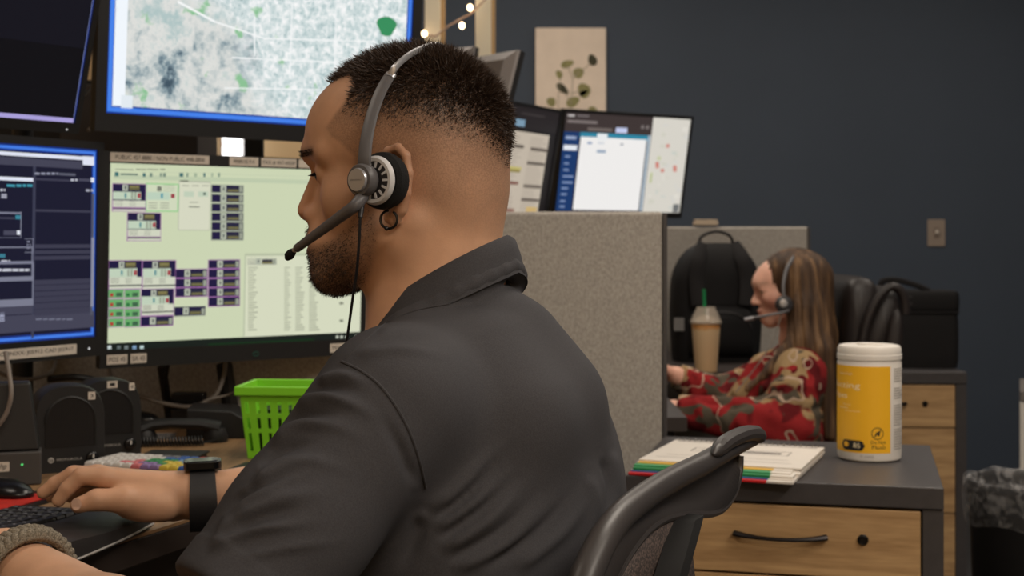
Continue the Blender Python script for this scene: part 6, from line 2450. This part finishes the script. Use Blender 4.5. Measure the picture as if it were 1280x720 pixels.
MB().loft(rg + [rg[0]], cap=False).build('strap', mat('black_watch_strap', rgb(34, 33, 35), 0.55, bump=0.1, bscale=500), wt, smooth=True, angle=50)
WM = Matrix(((ax_.x, a2_.x, a3_.x, 0), (ax_.y, a2_.y, a3_.y, 0), (ax_.z, a2_.z, a3_.z, 0), (0, 0, 0, 1)))
wb = MB().prism([WM @ Vector((p.x, p.z, 0.0365)) for p in rrect(0.045, 0.036, 0.009, 4)], WM.to_3x3() @ Vector((0, 0, 0.010))).build('watch_case', M_gloss, wt, bevel=0.0015)
MB().prism([WM @ Vector((p.x, p.z, 0.0467)) for p in rrect(0.036, 0.029, 0.006, 4)], WM.to_3x3() @ Vector((0, 0, 0.0005))).build('watch_glass', mat('watch_glass_black', rgb(8, 8, 10), 0.08), wb)

# braided bracelet
br0 = WRL + (ELL_ - WRL) * 0.15
fd = (WRL - ELL_) / np.linalg.norm(WRL - ELL_)
bt = thing('bracelet', 'braided grey cord bracelet on the forearm in the lower left corner', 'bracelet', br0)
bx = Vector(fd)
b2 = bx.cross(Vector((0, 0, 1))).normalized()
b3 = b2.cross(bx)
M_cord = mat_fabric('grey_braided_cord', rgb(150, 140, 124), rgb(92, 86, 76), 700, bump=0.6)
RB = 0.0412
for j, (ph_, off_) in enumerate(((0, 1), (2.094, 1), (4.189, 1))):
    pth = []
    for k in range(220):
        t = 2 * math.pi * k / 220
        w_ = 13 * t + ph_
        r_ = RB + 0.0028 * math.sin(2 * w_)
        pth.append(b2 * (r_ * math.cos(t)) + b3 * (r_ * math.sin(t)) + bx * (0.0085 * math.sin(w_)))
    MB().tube(pth, 0.0041, 7, closed=True).build('braid_strand', M_cord, bt, smooth=True, angle=0)
for sgn in (-1, 1):
    pth = [b2 * ((RB - 0.001) * math.cos(t)) + b3 * ((RB - 0.001) * math.sin(t)) + bx * (sgn * 0.0095) for t in np.linspace(0, 2 * math.pi, 61)[:-1]]
    MB().tube(pth, 0.003, 6, closed=True).build('core_strand', M_cord, bt, smooth=True, angle=0)

# office chair of the man
M_frame = mat('chair_frame_graphite', rgb(58, 54, 53), 0.4, bump=0.05, bscale=700)
ch0 = Vector(BB(0.03, 0, 0)[:3]); ch0.z = 0
chair = thing('office_chair', 'grey framed mesh back office chair behind the man in the polo shirt', 'chair', ch0)


def cv(p):
    return Vector(p) - ch0


def PF(px, py, f):
    """point at photo pixel lying in the plane f metres behind the sitter's spine line"""
    m_ = (px - 640.0) / FP
    Yq = (f + 1.36 * BF[1] - 0.005 * BF[0]) / (BF[1] + BF[0] * m_)
    return P(px, py, Yq)


rail_px = [(941, 546), (928, 552), (911, 561), (878, 580), (844, 597), (811, 617), (780, 641), (758, 668), (742, 699), (728, 735), (720, 790), (722, 850)]
skirt_px = [(925, 570), (924, 590), (918, 615), (905, 634), (889, 642), (858, 643), (833, 648), (811, 662), (792, 684), (775, 712), (760, 750), (754, 800)]
rail = smooth_path([PF(*p, -0.172) for p in rail_px], 5)
skirt = smooth_path([PF(*p, -0.168) for p in skirt_px], 5)
n_ = len(rail)
MB().tube([cv(p) for p in rail], [0.0100 + 0.003 * min(1, i / n_ * 1.3) for i in range(n_)], 12).build('top_rail', M_frame, chair, smooth=True)
bandm = []
for a, b_ in zip(rail, skirt):
    m1 = a.lerp(b_, 0.35) + Vector((-0.010, 0.0, 0.0))
    m2 = a.lerp(b_, 0.75) + Vector((-0.010, 0.0, 0.0))
    bandm.append([cv(a), cv(m1), cv(m2), cv(b_)])
MB().grid(bandm).build('back_band', M_frame, chair, smooth=True, solid=0.008, angle=0)
MB().tube([cv(p) for p in skirt], 0.0042, 8).build('band_lip', M_frame, chair, smooth=True)
lip_ = smooth_path([PF(*p, -0.172) for p in ((884, 566), (897, 553), (911, 545), (926, 540), (938, 540), (943, 546))], 5)
MB().tube([cv(p + Vector((0.004, -0.012, 0))) for p in lip_], [0.0015, 0.004, 0.006, 0.0075] + [0.0085] * (len(lip_) - 6) + [0.007, 0.005], 10).build('rail_lip', M_frame, chair, smooth=True)


def mat_mesh():
    m, nt, b = new_mat('chair_mesh_weave')
    N, L = nt.nodes, nt.links
    tc = N.new('ShaderNodeTexCoord')
    ck = N.new('ShaderNodeTexVoronoi')
    ck.inputs['Scale'].default_value = 420
    L.new(tc.outputs['Object'], ck.inputs['Vector'])
    cr = N.new('ShaderNodeValToRGB')
    cr.color_ramp.elements[0].position = 0.25
    cr.color_ramp.elements[0].color = (*rgb(92, 78, 72), 1)
    cr.color_ramp.elements[1].position = 0.6
    cr.color_ramp.elements[1].color = (*rgb(48, 40, 38), 1)
    L.new(ck.outputs[0], cr.inputs[0])
    L.new(cr.outputs[0], b.inputs['Base Color'])
    b.inputs['Roughness'].default_value = 0.7
    return m


# mesh sheet from the band down to the seat, spine behind it
low = [Vector(BB(-0.142, 0.17 - 0.30 * t, -0.53)) for t in np.linspace(0, 1, 14)]
hi_ = [skirt[int((len(skirt) - 1) * (1 - t * 0.53))] for t in np.linspace(0, 1, 14)]
g_ = []
for a, b_ in zip(hi_, low):
    g_.append([cv(a.lerp(b_, k / 8) + Vector((0.010 * math.sin(math.pi * k / 8), 0.0, 0))) for k in range(9)])
MB().grid(g_).build('back_mesh', mat_mesh(), chair, smooth=True, solid=0.003, angle=0)
spn = [PF(859, 646, -0.176), PF(849, 682, -0.180), PF(838, 720, -0.182), PF(820, 790, -0.182), PF(800, 880, -0.180), Vector(BB(-0.170, 0.02, -0.66))]
rings = []
for p in smooth_path(spn, 6):
    q = cv(p)
    rings.append([q + Vector(BF * a_ + BL_ * b_) for a_, b_ in ((-0.012, -0.014), (0.010, -0.017), (0.010, 0.017), (-0.012, 0.014))])
MB().loft(rings).build('spine', mat('matte_black_spine', rgb(14, 13, 13), 0.8), chair, smooth=True, angle=50)
sz = 0.422
sc_ = BB(0.10, 0, 0)
SM = Matrix.Translation(Vector((sc_[0], sc_[1], 0)) - ch0) @ Matrix(((BF[0], BL_[0], 0, 0), (BF[1], BL_[1], 0, 0), (0, 0, 1, 0), (0, 0, 0, 1)))
seat = []
for zz, k in ((sz - 0.055, 0.90), (sz - 0.045, 0.97), (sz - 0.02, 1.0), (sz - 0.004, 0.97), (sz, 0.90)):
    seat.append([SM @ Vector((p.x * k, p.z * k, zz)) for p in rrect(0.48, 0.47, 0.09, 5)][::1])
MB().loft(seat).build('seat', mat_fabric('chair_seat_fabric', rgb(48, 45, 44), rgb(32, 30, 30), 500), chair, smooth=True, angle=50)
MB().tube([SM @ Vector((0, 0, 0.09)), SM @ Vector((0, 0, sz - 0.055))], 0.028, 16).build('gas_column', M_black, chair, smooth=True)
MB().tube([cv(BB(-0.165, 0.0, -0.655)), SM @ Vector((-0.05, 0, sz - 0.07))], 0.03, 10, flat=0.6).build('back_bracket', M_black, chair, smooth=True)
for k in range(5):
    a = 2 * math.pi * k / 5 + math.pi / 5
    e = Vector((0.29 * math.cos(a), 0.29 * math.sin(a), 0.075))
    lg_ = MB().tube([SM @ Vector((0, 0, 0.105)), SM @ e], [0.028, 0.017], 8).build('base_leg', M_black, chair, smooth=True)
    MB().lathe([(0.001, -0.012), (0.028, -0.012), (0.029, 0.0), (0.028, 0.012), (0.001, 0.012)], 16, Matrix.Translation(SM @ Vector((e.x, e.y, 0.0295))) @ Matrix.Rotation(math.pi / 2, 4, 'X')).build('caster', M_gloss, lg_, smooth=True)

# ------------------------------------------------------------------ the woman at the far desk
WY = 3.78
WF, WL_, WU = basis(3)
WC = np.array(P(990, 356, WY))
K9 = 0.90
WRm = np.stack((WF, WL_, WU))
pit = math.radians(8)
Rp = np.array(((math.cos(pit), 0, -math.sin(pit)), (0, 1, 0), (math.sin(pit), 0, math.cos(pit))))   # nod
HW = Rp @ WRm


def WD(s, l, u):
    return WC + (np.array((s, l, u)) * K9) @ HW


def wel(c, r):
    return Ell(WD(*c), np.array(r) * K9, HW)


wm = thing('person', 'long haired woman in a red and tan patterned fleece, seated facing the far monitors', 'person', (float(WC[0]), float(WC[1]), 0.0))
WO = np.array((WC[0], WC[1], 0.0))
B = Body()
B.add([wel((0.0, 0, 0.020), (0.094, 0.074, 0.078)), (wel((0.046, 0, 0.020), (0.066, 0.056, 0.056)), 0.02)], 0)
B.add(wel((0.040, 0, -0.035), (0.060, 0.054, 0.070)), 0.02)
for q in (-1, 1):
    B.add(Cone(WD(0.0, q * 0.045, -0.066), WD(0.076, q * 0.014, -0.098), 0.020, 0.014), 0.022)
    B.add(wel((0.064, q * 0.040, -0.028), (0.030, 0.022, 0.022)), 0.022)
    B.add(wel((0.110, q * 0.035, -0.004), (0.015, 0.016, 0.009)), 0.014, op='-')
    B.add(wel((0.0845, q * 0.031, -0.004), (0.0145, 0.016, 0.0135)), 0.003)
for q in (-1, 1):
    B.add(wel((0.0985, q * 0.032, -0.0065), (0.012, 0.0125, 0.0034)), 0.0015, op='-')
B.add(wel((0.082, 0, -0.096), (0.020, 0.022, 0.018)), 0.016)
B.add(wel((0.080, 0, -0.070), (0.027, 0.030, 0.030)), 0.014)
B.add(Cone(WD(0.097, -0.02, 0.017), WD(0.097, 0.02, 0.017), 0.010, 0.010), 0.025)
B.add([Cone(WD(0.098, 0, 0.002), WD(0.119, 0, -0.036), 0.006, 0.0088), (wel((0.107, 0.010, -0.040), (0.009, 0.006, 0.006)), 0.006), (wel((0.107, -0.010, -0.040), (0.009, 0.006, 0.006)), 0.006)], 0.010)
B.add(wel((0.1035, 0, -0.064), (0.010, 0.019, 0.0065)), 0.005)
B.add(wel((0.1015, 0, -0.0755), (0.0095, 0.017, 0.0065)), 0.005)
B.add(wel((0.113, 0, -0.0700), (0.012, 0.019, 0.0010)), 0.003, op='-')
neck = np.array(P(1000, 425, WY + 0.01))
B.add([Cone(WD(-0.02, 0, -0.03), neck, 0.050, 0.050), (Cone(neck, neck + np.array((0.01, 0, -0.06)), 0.052, 0.06), 0.02)], 0.02)
# trunk, arms and hands under the fleece
SHO_N, SHO_F = np.array(P(1000, 468, 3.64)), np.array(P(985, 462, 3.93))
ELB_N, ELB_F = np.array(P(985, 532, 3.60)), np.array(P(905, 500, 3.92))
WRI_N, WRI_F = np.array(P(842, 512, 3.66)), np.array(P(846, 470, 3.86))
CHW = np.array(P(992, 520, WY))
B.add([Ell(CHW, (0.075, 0.13, 0.16)), (Ell(CHW + np.array((0.0, 0, -0.14)), (0.078, 0.13, 0.10)), 0.04)], 0.03)
for a, e, w in ((SHO_N, ELB_N, WRI_N), (SHO_F, ELB_F, WRI_F)):
    B.add([Cone(a, e, 0.042, 0.035), (Cone(e, w, 0.035, 0.024), 0.01)], 0.03)
    d = (w - e) / np.linalg.norm(w - e)
    sd = np.cross(d, (0, 0, 1)); sd /= np.linalg.norm(sd)
    hd = d.copy()
    B.add([Cone(w, w + hd * 0.07 + sd * 0.02, 0.019, 0.011), (Cone(w, w + hd * 0.07 - sd * 0.02, 0.019, 0.011), 0.01)], 0.012)
    for i, o_ in enumerate((0.028, 0.010, -0.009, -0.026)):
        k0_ = w + hd * 0.072 + sd * o_
        k1_ = k0_ + hd * (0.034 - 0.004 * abs(i - 1)) + sd * o_ * 0.1 + np.array((0, 0, -0.004))
        k2_ = k1_ + hd * 0.016 + np.array((0, 0, -0.016))
        B.add([Cone(k0_, k1_, 0.0095, 0.0082), (Cone(k1_, k2_, 0.0082, 0.0065), 0.003)], 0.005, 0.003)
    sgn = -1 if a is SHO_N else 1
    t0_ = w + hd * 0.02 + sd * 0.018 * sgn
    B.add([Cone(t0_, t0_ + hd * 0.035 + sd * 0.02 * sgn, 0.0135, 0.011), (Cone(t0_ + hd * 0.035 + sd * 0.02 * sgn, t0_ + hd * 0.062 + sd * 0.024 * sgn, 0.010, 0.0078), 0.004)], 0.007)
p_, q_ = B.mesh((0.20, 3.45, 0.30), (1.05, 4.15, 1.16), 0.0036)
rl = ((p_ - WC) @ HW.T) / K9
lipm = np.exp(-(((rl[:, 2] + 0.070) / 0.009) ** 2 + (np.abs(rl[:, 1]) / 0.02) ** 4)) * sstep(rl[:, 0], 0.098, 0.104)
chk = 0.35 * np.exp(-(((rl[:, 0] - 0.07) / 0.03) ** 2 + ((rl[:, 2] + 0.04) / 0.025) ** 2)) * sstep(np.abs(rl[:, 1]), 0.02, 0.04)
brw = 0.28 * np.exp(-((rl[:, 2] - 0.018) / 0.004) ** 2) * sstep(np.abs(rl[:, 1]), 0.008, 0.014) * (rl[:, 0] > 0.075) + 0.4 * np.exp(-((rl[:, 2] + 0.006) / 0.0022) ** 2) * sstep(np.abs(rl[:, 1]), 0.016, 0.022) * (rl[:, 0] > 0.080)
M_skin2 = mat_skin('pale_pink_skin', rgb(230, 178, 156), rgb(60, 46, 36), rgb(92, 66, 52), rgb(186, 100, 92))
mesh_from('body', p_ - WO, q_, M_skin2, wm, {'mask': np.stack((brw * 0, brw, np.maximum(lipm * 0.8, chk), np.ones_like(chk)), 1)})
for sg in (-1, 1):
    e_ = MB().sphere(WD(0.0850, sg * 0.031, -0.005) - WO, 0.0122, 14, 10).build('eye', M_eye, wm, smooth=True)
    MB().sphere(WD(0.0945, sg * 0.0315, -0.0055) - WO, 0.0052, 12, 8).build('iris', M_iris, e_, smooth=True)

# patterned fleece
def mat_fleece():
    m, nt, b = new_mat('red_tan_fleece')
    N, L = nt.nodes, nt.links
    tc = N.new('ShaderNodeTexCoord')
    nz = N.new('ShaderNodeTexNoise')
    nz.inputs['Scale'].default_value = 9
    nz.inputs['Detail'].default_value = 2
    L.new(tc.outputs['Object'], nz.inputs['Vector'])
    wv = N.new('ShaderNodeVectorMath'); wv.operation = 'MULTIPLY_ADD'
    wv.inputs[1].default_value = (0.16, 0.16, 0.16)
    L.new(nz.outputs[1], wv.inputs[0])
    L.new(tc.outputs['Object'], wv.inputs[2])

    def noise(scale, off, det=1.5):
        mp = N.new('ShaderNodeMapping')
        mp.inputs['Location'].default_value = (off, off * 1.7, off * 0.4)
        L.new(wv.outputs[0], mp.inputs[0])
        n = N.new('ShaderNodeTexNoise')
        n.inputs['Scale'].default_value = scale
        n.inputs['Detail'].default_value = det
        L.new(mp.outputs[0], n.inputs['Vector'])
        return n.outputs[0]

    def mask(src, a, c):
        r = N.new('ShaderNodeMapRange')
        r.inputs[1].default_value = a
        r.inputs[2].default_value = c
        L.new(src, r.inputs[0])
        return r.outputs[0]

    def mix(fac, a, c):
        x = N.new('ShaderNodeMix'); x.data_type = 'RGBA'
        L.new(fac, x.inputs[0])
        if isinstance(a, tuple): x.inputs[6].default_value = (*a, 1)
        else: L.new(a, x.inputs[6])
        x.inputs[7].default_value = (*c, 1)
        return x.outputs[2]

    col = mix(mask(noise(14, 4), 0.50, 0.56), rgb(146, 40, 42), rgb(96, 26, 29))
    col = mix(mask(noise(11, 1), 0.525, 0.545), col, rgb(160, 134, 98))
    col = mix(mask(noise(16, 7), 0.565, 0.585), col, rgb(86, 78, 66))
    # thin pale branch lines
    n3 = noise(7, 12, 1)
    ab = N.new('ShaderNodeMath'); ab.operation = 'SUBTRACT'; ab.inputs[1].default_value = 0.5
    L.new(n3, ab.inputs[0])
    a2 = N.new('ShaderNodeMath'); a2.operation = 'ABSOLUTE'
    L.new(ab.outputs[0], a2.inputs[0])
    ln_ = N.new('ShaderNodeMapRange')
    ln_.inputs[1].default_value = 0.006; ln_.inputs[2].default_value = 0.011
    ln_.inputs[3].default_value = 1; ln_.inputs[4].default_value = 0
    L.new(a2.outputs[0], ln_.inputs[0])
    col = mix(ln_.outputs[0], col, rgb(184, 160, 140))
    L.new(col, b.inputs['Base Color'])
    b.inputs['Roughness'].default_value = 0.95
    b.inputs['Specular IOR Level'].default_value = 0.15
    bp = N.new('ShaderNodeBump'); bp.inputs['Strength'].default_value = 0.4; bp.inputs['Distance'].default_value = 0.003
    n4 = N.new('ShaderNodeTexNoise'); n4.inputs['Scale'].default_value = 160
    L.new(tc.outputs['Object'], n4.inputs['Vector'])
    L.new(n4.outputs[0], bp.inputs['Height'])
    L.new(bp.outputs[0], b.inputs['Normal'])
    return m


F = Body()
F.add([Ell(CHW + np.array((0.0, 0, 0.0)), (0.094, 0.165, 0.185)), (Ell(CHW + np.array((-0.005, 0, -0.18)), (0.10, 0.17, 0.13)), 0.04),
       (Cone(np.array(P(1000, 457, WY)), SHO_N + (0, 0.02, 0.0), 0.056, 0.06), 0.04), (Cone(np.array(P(1000, 452, WY)), SHO_F, 0.06, 0.06), 0.04)], 0)
F.add([Cone(SHO_N, ELB_N, 0.068, 0.075), (Cone(ELB_N, WRI_N, 0.070, 0.040), 0.03)], 0.025)
F.add([Cone(SHO_F, ELB_F, 0.068, 0.062), (Cone(ELB_F, WRI_F, 0.058, 0.036), 0.03)], 0.025)
# front of the fleece gathers towards the lap
F.add(Cone(np.array(P(955, 462, 3.80)), np.array(P(925, 520, 3.80)), 0.045, 0.06), 0.04)
F.add(Cone(WD(-0.02, 0, -0.05), neck + np.array((0.0, 0, 0.0)), 0.052, 0.056), 0.006, op='-')
for w, e in ((WRI_N, ELB_N), (WRI_F, ELB_F)):
    F.add(Hem(w + (e - w) * 0.03, w + (w - e) * 0.5, 0.08), 0.004, op='-')
F.add(Half((0, 0, 0.36), (0, 0, -1)), 0.0, op='x')
p_, q_ = F.mesh((0.20, 3.40, 0.32), (1.08, 4.18, 0.98), 0.006)
n_ = vnormals(p_, q_)
qx = proj(p_)
v_ = np.clip(-n_[:, 1] * 2, 0, 1)
dsp = np.zeros(len(p_))
for line, w, a in (([(900, 450), (905, 480), (915, 500)], 5, -0.010), ([(925, 445), (918, 480), (905, 505)], 6, 0.008), ([(945, 452), (935, 490), (912, 508)], 5, -0.008), ([(880, 500), (930, 505), (975, 490)], 5, -0.012),
                   ([(985, 500), (1010, 512), (1030, 508)], 5, -0.010), ([(960, 485), (985, 478), (1012, 485)], 6, 0.008), ([(860, 480), (872, 500), (880, 525)], 6, 0.007), ([(905, 505), (915, 525), (920, 545)], 5, -0.006), ([(1010, 455), (1020, 480), (1018, 505)], 7, 0.006)):
    dsp += a * np.exp(-(line_d(qx, line) / w) ** 2) * v_
dsp += 0.004 * np.sin(p_[:, 0] * 70 + p_[:, 2] * 40) * np.sin(p_[:, 2] * 60 - p_[:, 0] * 25) * v_
p_ = p_ + n_ * dsp[:, None]
p_ = relax(p_, q_, 1)
fl = mesh_from('fleece', p_ - WO, q_, mat_fleece(), wm)
# folded collar
clr = []
nk = neck + np.array((0.004, 0, -0.005))
for k in range(40):
    t = 2 * math.pi * k / 40
    c_, s_ = math.cos(t), math.sin(t)          # c_ = -1 towards her front (left)
    base = nk + np.array((0.0, 0, 0))
    tl = -0.022 * (1 - c_) / 2
    clr.append([Vector(base + np.array((r * c_, r * s_, z + tl)) - WO) for r, z in ((0.056, -0.03), (0.058, 0.012), (0.066, 0.012), (0.078, -0.028), (0.074, -0.03))])
MB().loft(clr + [clr[0]], cap=False).build('collar', fl.data.materials[0], fl, smooth=True, angle=0)

# long hair with paler streaks
def mat_longhair():
    m, nt, b = new_mat('brown_streaked_hair')
    N, L = nt.nodes, nt.links
    tc = N.new('ShaderNodeTexCoord')
    mp = N.new('ShaderNodeMapping')
    mp.inputs['Scale'].default_value = (55, 30, 4)
    L.new(tc.outputs['Object'], mp.inputs[0])
    n = N.new('ShaderNodeTexNoise')
    n.inputs['Scale'].default_value = 1.0
    n.inputs['Detail'].default_value = 5
    n.inputs['Distortion'].default_value = 0.4
    L.new(mp.outputs[0], n.inputs['Vector'])
    cr = N.new('ShaderNodeValToRGB')
    e = cr.color_ramp.elements
    e[0].position = 0.30; e[0].color = (*rgb(50, 36, 27), 1)
    e[1].position = 0.80; e[1].color = (*rgb(140, 108, 76), 1)
    k = e.new(0.52); k.color = (*rgb(80, 59, 42), 1)
    L.new(n.outputs[0], cr.inputs[0])
    L.new(cr.outputs[0], b.inputs['Base Color'])
    b.inputs['Roughness'].default_value = 0.62
    b.inputs['Specular IOR Level'].default_value = 0.25
    bp = N.new('ShaderNodeBump'); bp.inputs['Strength'].default_value = 0.6; bp.inputs['Distance'].default_value = 0.004
    mp2 = N.new('ShaderNodeMapping'); mp2.inputs['Scale'].default_value = (180, 100, 7)
    L.new(tc.outputs['Object'], mp2.inputs[0])
    n2 = N.new('ShaderNodeTexNoise'); n2.inputs['Scale'].default_value = 1
    L.new(mp2.outputs[0], n2.inputs['Vector'])
    L.new(n2.outputs[0], bp.inputs['Height'])
    L.new(bp.outputs[0], b.inputs['Normal'])
    return m


H = Body()
H.add([wel((-0.010, 0, 0.026), (0.100, 0.086, 0.083)), (Cone(np.array(P(1014, 350, 3.80)), np.array(P(1019, 420, 3.79)), 0.056, 0.052), 0.03), (Cone(np.array(P(1019, 420, 3.77)), np.array(P(1028, 548, 3.74)), 0.052, 0.030), 0.03)], 0)
# near side curtain over the ear, ending in a lock over the shoulder
H.add([Cone(np.array(P(998, 340, 3.725)), np.array(P(1003, 385, 3.705)), 0.032, 0.033), (Cone(np.array(P(1003, 385, 3.70)), np.array(P(1000, 420, 3.685)), 0.034, 0.028), 0.02), (Cone(np.array(P(1000, 420, 3.685)), np.array(P(972, 452, 3.66)), 0.026, 0.017), 0.02), (Cone(np.array(P(972, 452, 3.66)), np.array(P(935, 486, 3.64)), 0.016, 0.007), 0.01)], 0.045)
H.add([Cone(np.array(P(1016, 352, 3.735)), np.array(P(1024, 440, 3.675)), 0.034, 0.034), (Cone(np.array(P(1026, 440, 3.665)), np.array(P(1038, 545, 3.64)), 0.034, 0.014), 0.02)], 0.06)
H.add([Cone(np.array(P(1002, 345, 3.87)), np.array(P(1000, 430, 3.90)), 0.03, 0.028), (Cone(np.array(P(1000, 430, 3.90)), np.array(P(980, 480, 3.92)), 0.028, 0.012), 0.02)], 0.02)
# open the face
H.add(wel((0.128, 0, -0.060), (0.080, 0.10, 0.105)), 0.012, op='-')
H.add(wel((0.108, 0, 0.0), (0.042, 0.10, 0.046)), 0.012, op='-')
p_, q_ = H.mesh((0.55, 3.50, 0.50), (1.02, 4.10, 1.16), 0.0036)
n_ = vnormals(p_, q_)
fall = sstep(-(p_[:, 2]), -(WC[2] + 0.05), -(WC[2] - 0.10))
angp = np.arctan2(p_[:, 1] - WC[1], p_[:, 0] - WC[0])
p_ = p_ + n_ * (0.0022 * np.sin(angp * 34 + p_[:, 2] * 9) + 0.0016 * np.sin(angp * 71 + p_[:, 2] * 17))[:, None] * (0.4 + 0.6 * fall)[:, None]
M_lh = mat_longhair()
hair_o = mesh_from('hair', p_ - WO, q_, M_lh, wm)
# trousers and shoes
tw = [Ell((CHW[0] + 0.02, WY, 0.44), (0.15, 0.19, 0.10))]
for sg in (-1, 1):
    hp2 = np.array((CHW[0], WY + sg * 0.09, 0.44))
    kn2 = hp2 + np.array((-0.40, sg * 0.03, 0.02))
    an2 = np.array((kn2[0] - 0.04, kn2[1], 0.09))
    tw += [Cone(hp2, kn2, 0.085, 0.062), Cone(kn2, an2, 0.06, 0.042)]
    Bs = Body()
    Bs.add([Cone(an2 + (0.03, 0, -0.045), an2 + (-0.14, 0, -0.055), 0.042, 0.033), (Cone(an2 + (0, 0, -0.03), an2, 0.042, 0.04), 0.02)], 0)
    Bs.add(Half((0, 0, 0.002), (0, 0, -1)), 0.0, op='x')
    a_, b_ = Bs.mesh(an2 - 0.25, an2 + 0.25, 0.007)
    mesh_from('shoe', a_ - WO, b_, M_shoe, wm)
cloth_body(tw, (0.1, 3.4, 0.04), (1.2, 4.2, 0.62), 0.009, 'trousers', M_trouser, wm, WO)

# her headset
hw0 = WD(0.0, 0.10, -0.02)
h2 = thing('headset', 'grey headset with a thin boom worn by the long haired woman', 'headset', hw0)


def h2v(p):
    return Vector(p) - Vector(hw0)


yE = 3.655
bandp = smooth_path([P(981, 378, yE), P(979, 358, yE + 0.004), P(983, 338, yE + 0.018), P(990, 325, yE + 0.045), P(996, 317.5, yE + 0.085), P(999, 314.5, yE + 0.13), P(998, 318, yE + 0.19), P(992, 340, yE + 0.215)], 5)
MB().tube([h2v(p) for p in bandp], 0.0048, 8, flat=0.6, up=(0, 1, 0)).build('band_arm', M_hgrey, h2, smooth=True)
MB().lathe([(0.001, -0.02), (0.022, -0.02), (0.024, -0.006), (0.020, 0.002), (0.012, 0.004), (0.001, 0.004)], 24, Matrix.Translation(h2v(P(981, 381, yE))) @ Matrix.Rotation(math.pi / 2, 4, 'X')).build('ear_cushion', M_hdark, h2, smooth=True)
MB().lathe([(0.001, 0.004), (0.011, 0.004), (0.010, 0.008), (0.001, 0.009)], 20, Matrix.Translation(h2v(P(979, 379, yE))) @ Matrix.Rotation(math.pi / 2, 4, 'X')).build('silver_cap', M_hsilver, h2, smooth=True)
MB().tube([h2v(p) for p in smooth_path([P(986, 388, yE), P(976, 391, yE - 0.004), P(958, 394.5, yE - 0.004), P(942, 397.5, yE + 0.01)], 4)], 0.0036, 8).build('microphone_boom', M_hgrey, h2, smooth=True)
MB().tube([h2v(P(943, 397.3, yE + 0.01)), h2v(P(931, 399.5, yE + 0.018))], [0.004, 0.0046], 8).build('microphone_tip', M_hsilver, h2, smooth=True)
MB().tube([h2v(p) for p in smooth_path([P(977, 391, yE), P(970, 415, yE + 0.0), P(958, 440, yE - 0.02), P(940, 465, yE - 0.02), P(920, 490, yE - 0.03)], 5)], 0.0018, 6).build('cord', M_cable_grey, h2, smooth=True)

# her leather chair
M_leath = mat('dark_brown_leather', rgb(34, 28, 27), 0.5, bump=0.15, bscale=160, vary=0.15, vscale=14)
c0_ = Vector((P(1085, 0, 3.9).x, 3.87, 0))
lc = thing('leather_chair', 'dark brown leather high back office chair behind the long haired woman', 'chair', c0_)


def pad(name, prof, y0, y1, parent, m, bulge=0.02, n=9):
    rings = []
    for i in range(n):
        t = i / (n - 1)
        y = y0 + (y1 - y0) * t
        e = 1 - abs(2 * t - 1) ** 8 * 0.07
        cx = sum(p[0] for p in prof) / len(prof)
        cz = sum(p[1] for p in prof) / len(prof)
        rings.append([Vector((cx + (p[0] - cx) * e, y, cz + (p[1] - cz) * e)) for p in prof])
    return MB().loft(rings).build(name, m, parent, smooth=True, angle=0, sub=1)


def px2(x, y, Yq=3.70):
    p = P(1056 + (x - 1040) * 0.824, y, Yq) - c0_
    return (p.x, p.z)


# main back pad: thick cushion leaning back, arched over the top
prof = [px2(*p) for p in ((1046, 360), (1052, 349), (1066, 345), (1082, 347), (1096, 354), (1092, 372), (1078, 392), (1068, 420), (1062, 470), (1058, 540), (1036, 545), (1040, 460), (1042, 400))]
pad('back_cushion', prof[::-1], -0.175, 0.23, lc, M_leath)
prof2 = [px2(*p) for p in ((1062, 432), (1070, 402), (1084, 376), (1098, 361), (1110, 357), (1121, 362), (1129, 374), (1131, 390), (1126, 402), (1118, 398), (1108, 405), (1102, 430), (1100, 480), (1096, 545), (1062, 550), (1060, 480))]
pad('back_shell', prof2[::-1], -0.195, 0.25, lc, M_leath)
pip = smooth_path([Vector((*(px2(x, y)[:1]), -0.19, px2(x, y)[1])) for x, y in ((1063, 432), (1071, 402), (1085, 376), (1099, 362), (1110, 358), (1121, 363), (1128, 376), (1129, 392))], 4)
MB().tube(pip, 0.012, 10).build('piping', M_leath, lc, smooth=True)
arm_ = [px2(*p) for p in ((1094, 450), (1098, 415), (1106, 392), (1116, 382), (1124, 390), (1124, 420), (1120, 470), (1118, 545), (1096, 545))]
pad('side_bolster', arm_[::-1], -0.215, -0.10, lc, M_leath)
sx_ = CHW[0] - c0_.x
MB().loft([[Vector((sx_ - 0.10 + p.x * k, p.z * k - 0.05, z)) for p in rrect(0.46, 0.50, 0.08, 5)] for z, k in ((0.26, 0.92), (0.27, 1.0), (0.315, 1.0), (0.33, 0.94))]).build('seat', M_leath, lc, smooth=True, angle=50)
MB().tube([Vector((sx_, 0, 0.08)), Vector((sx_, 0, 0.262))], 0.03, 14).build('gas_column', M_black, lc, smooth=True)
MB().tube([Vector((sx_, 0, 0.24)), Vector((px2(1085, 540)[0], 0.03, 0.24)), Vector((px2(1085, 540)[0], 0.03, 0.62))], 0.03, 10, flat=0.5).build('back_bracket', M_black, lc)
for k in range(5):
    a = 2 * math.pi * k / 5 + 0.5
    e = Vector((sx_ + 0.28 * math.cos(a), 0.28 * math.sin(a), 0.07))
    lg_ = MB().tube([Vector((sx_, 0, 0.10)), e], [0.026, 0.016], 8).build('base_leg', M_black, lc, smooth=True)
    MB().lathe([(0.001, -0.012), (0.027, -0.012), (0.028, 0.0), (0.027, 0.012), (0.001, 0.012)], 16, Matrix.Translation(Vector((e.x, e.y, 0.0285))) @ Matrix.Rotation(math.pi / 2, 4, 'X')).build('caster', M_gloss, lg_, smooth=True)
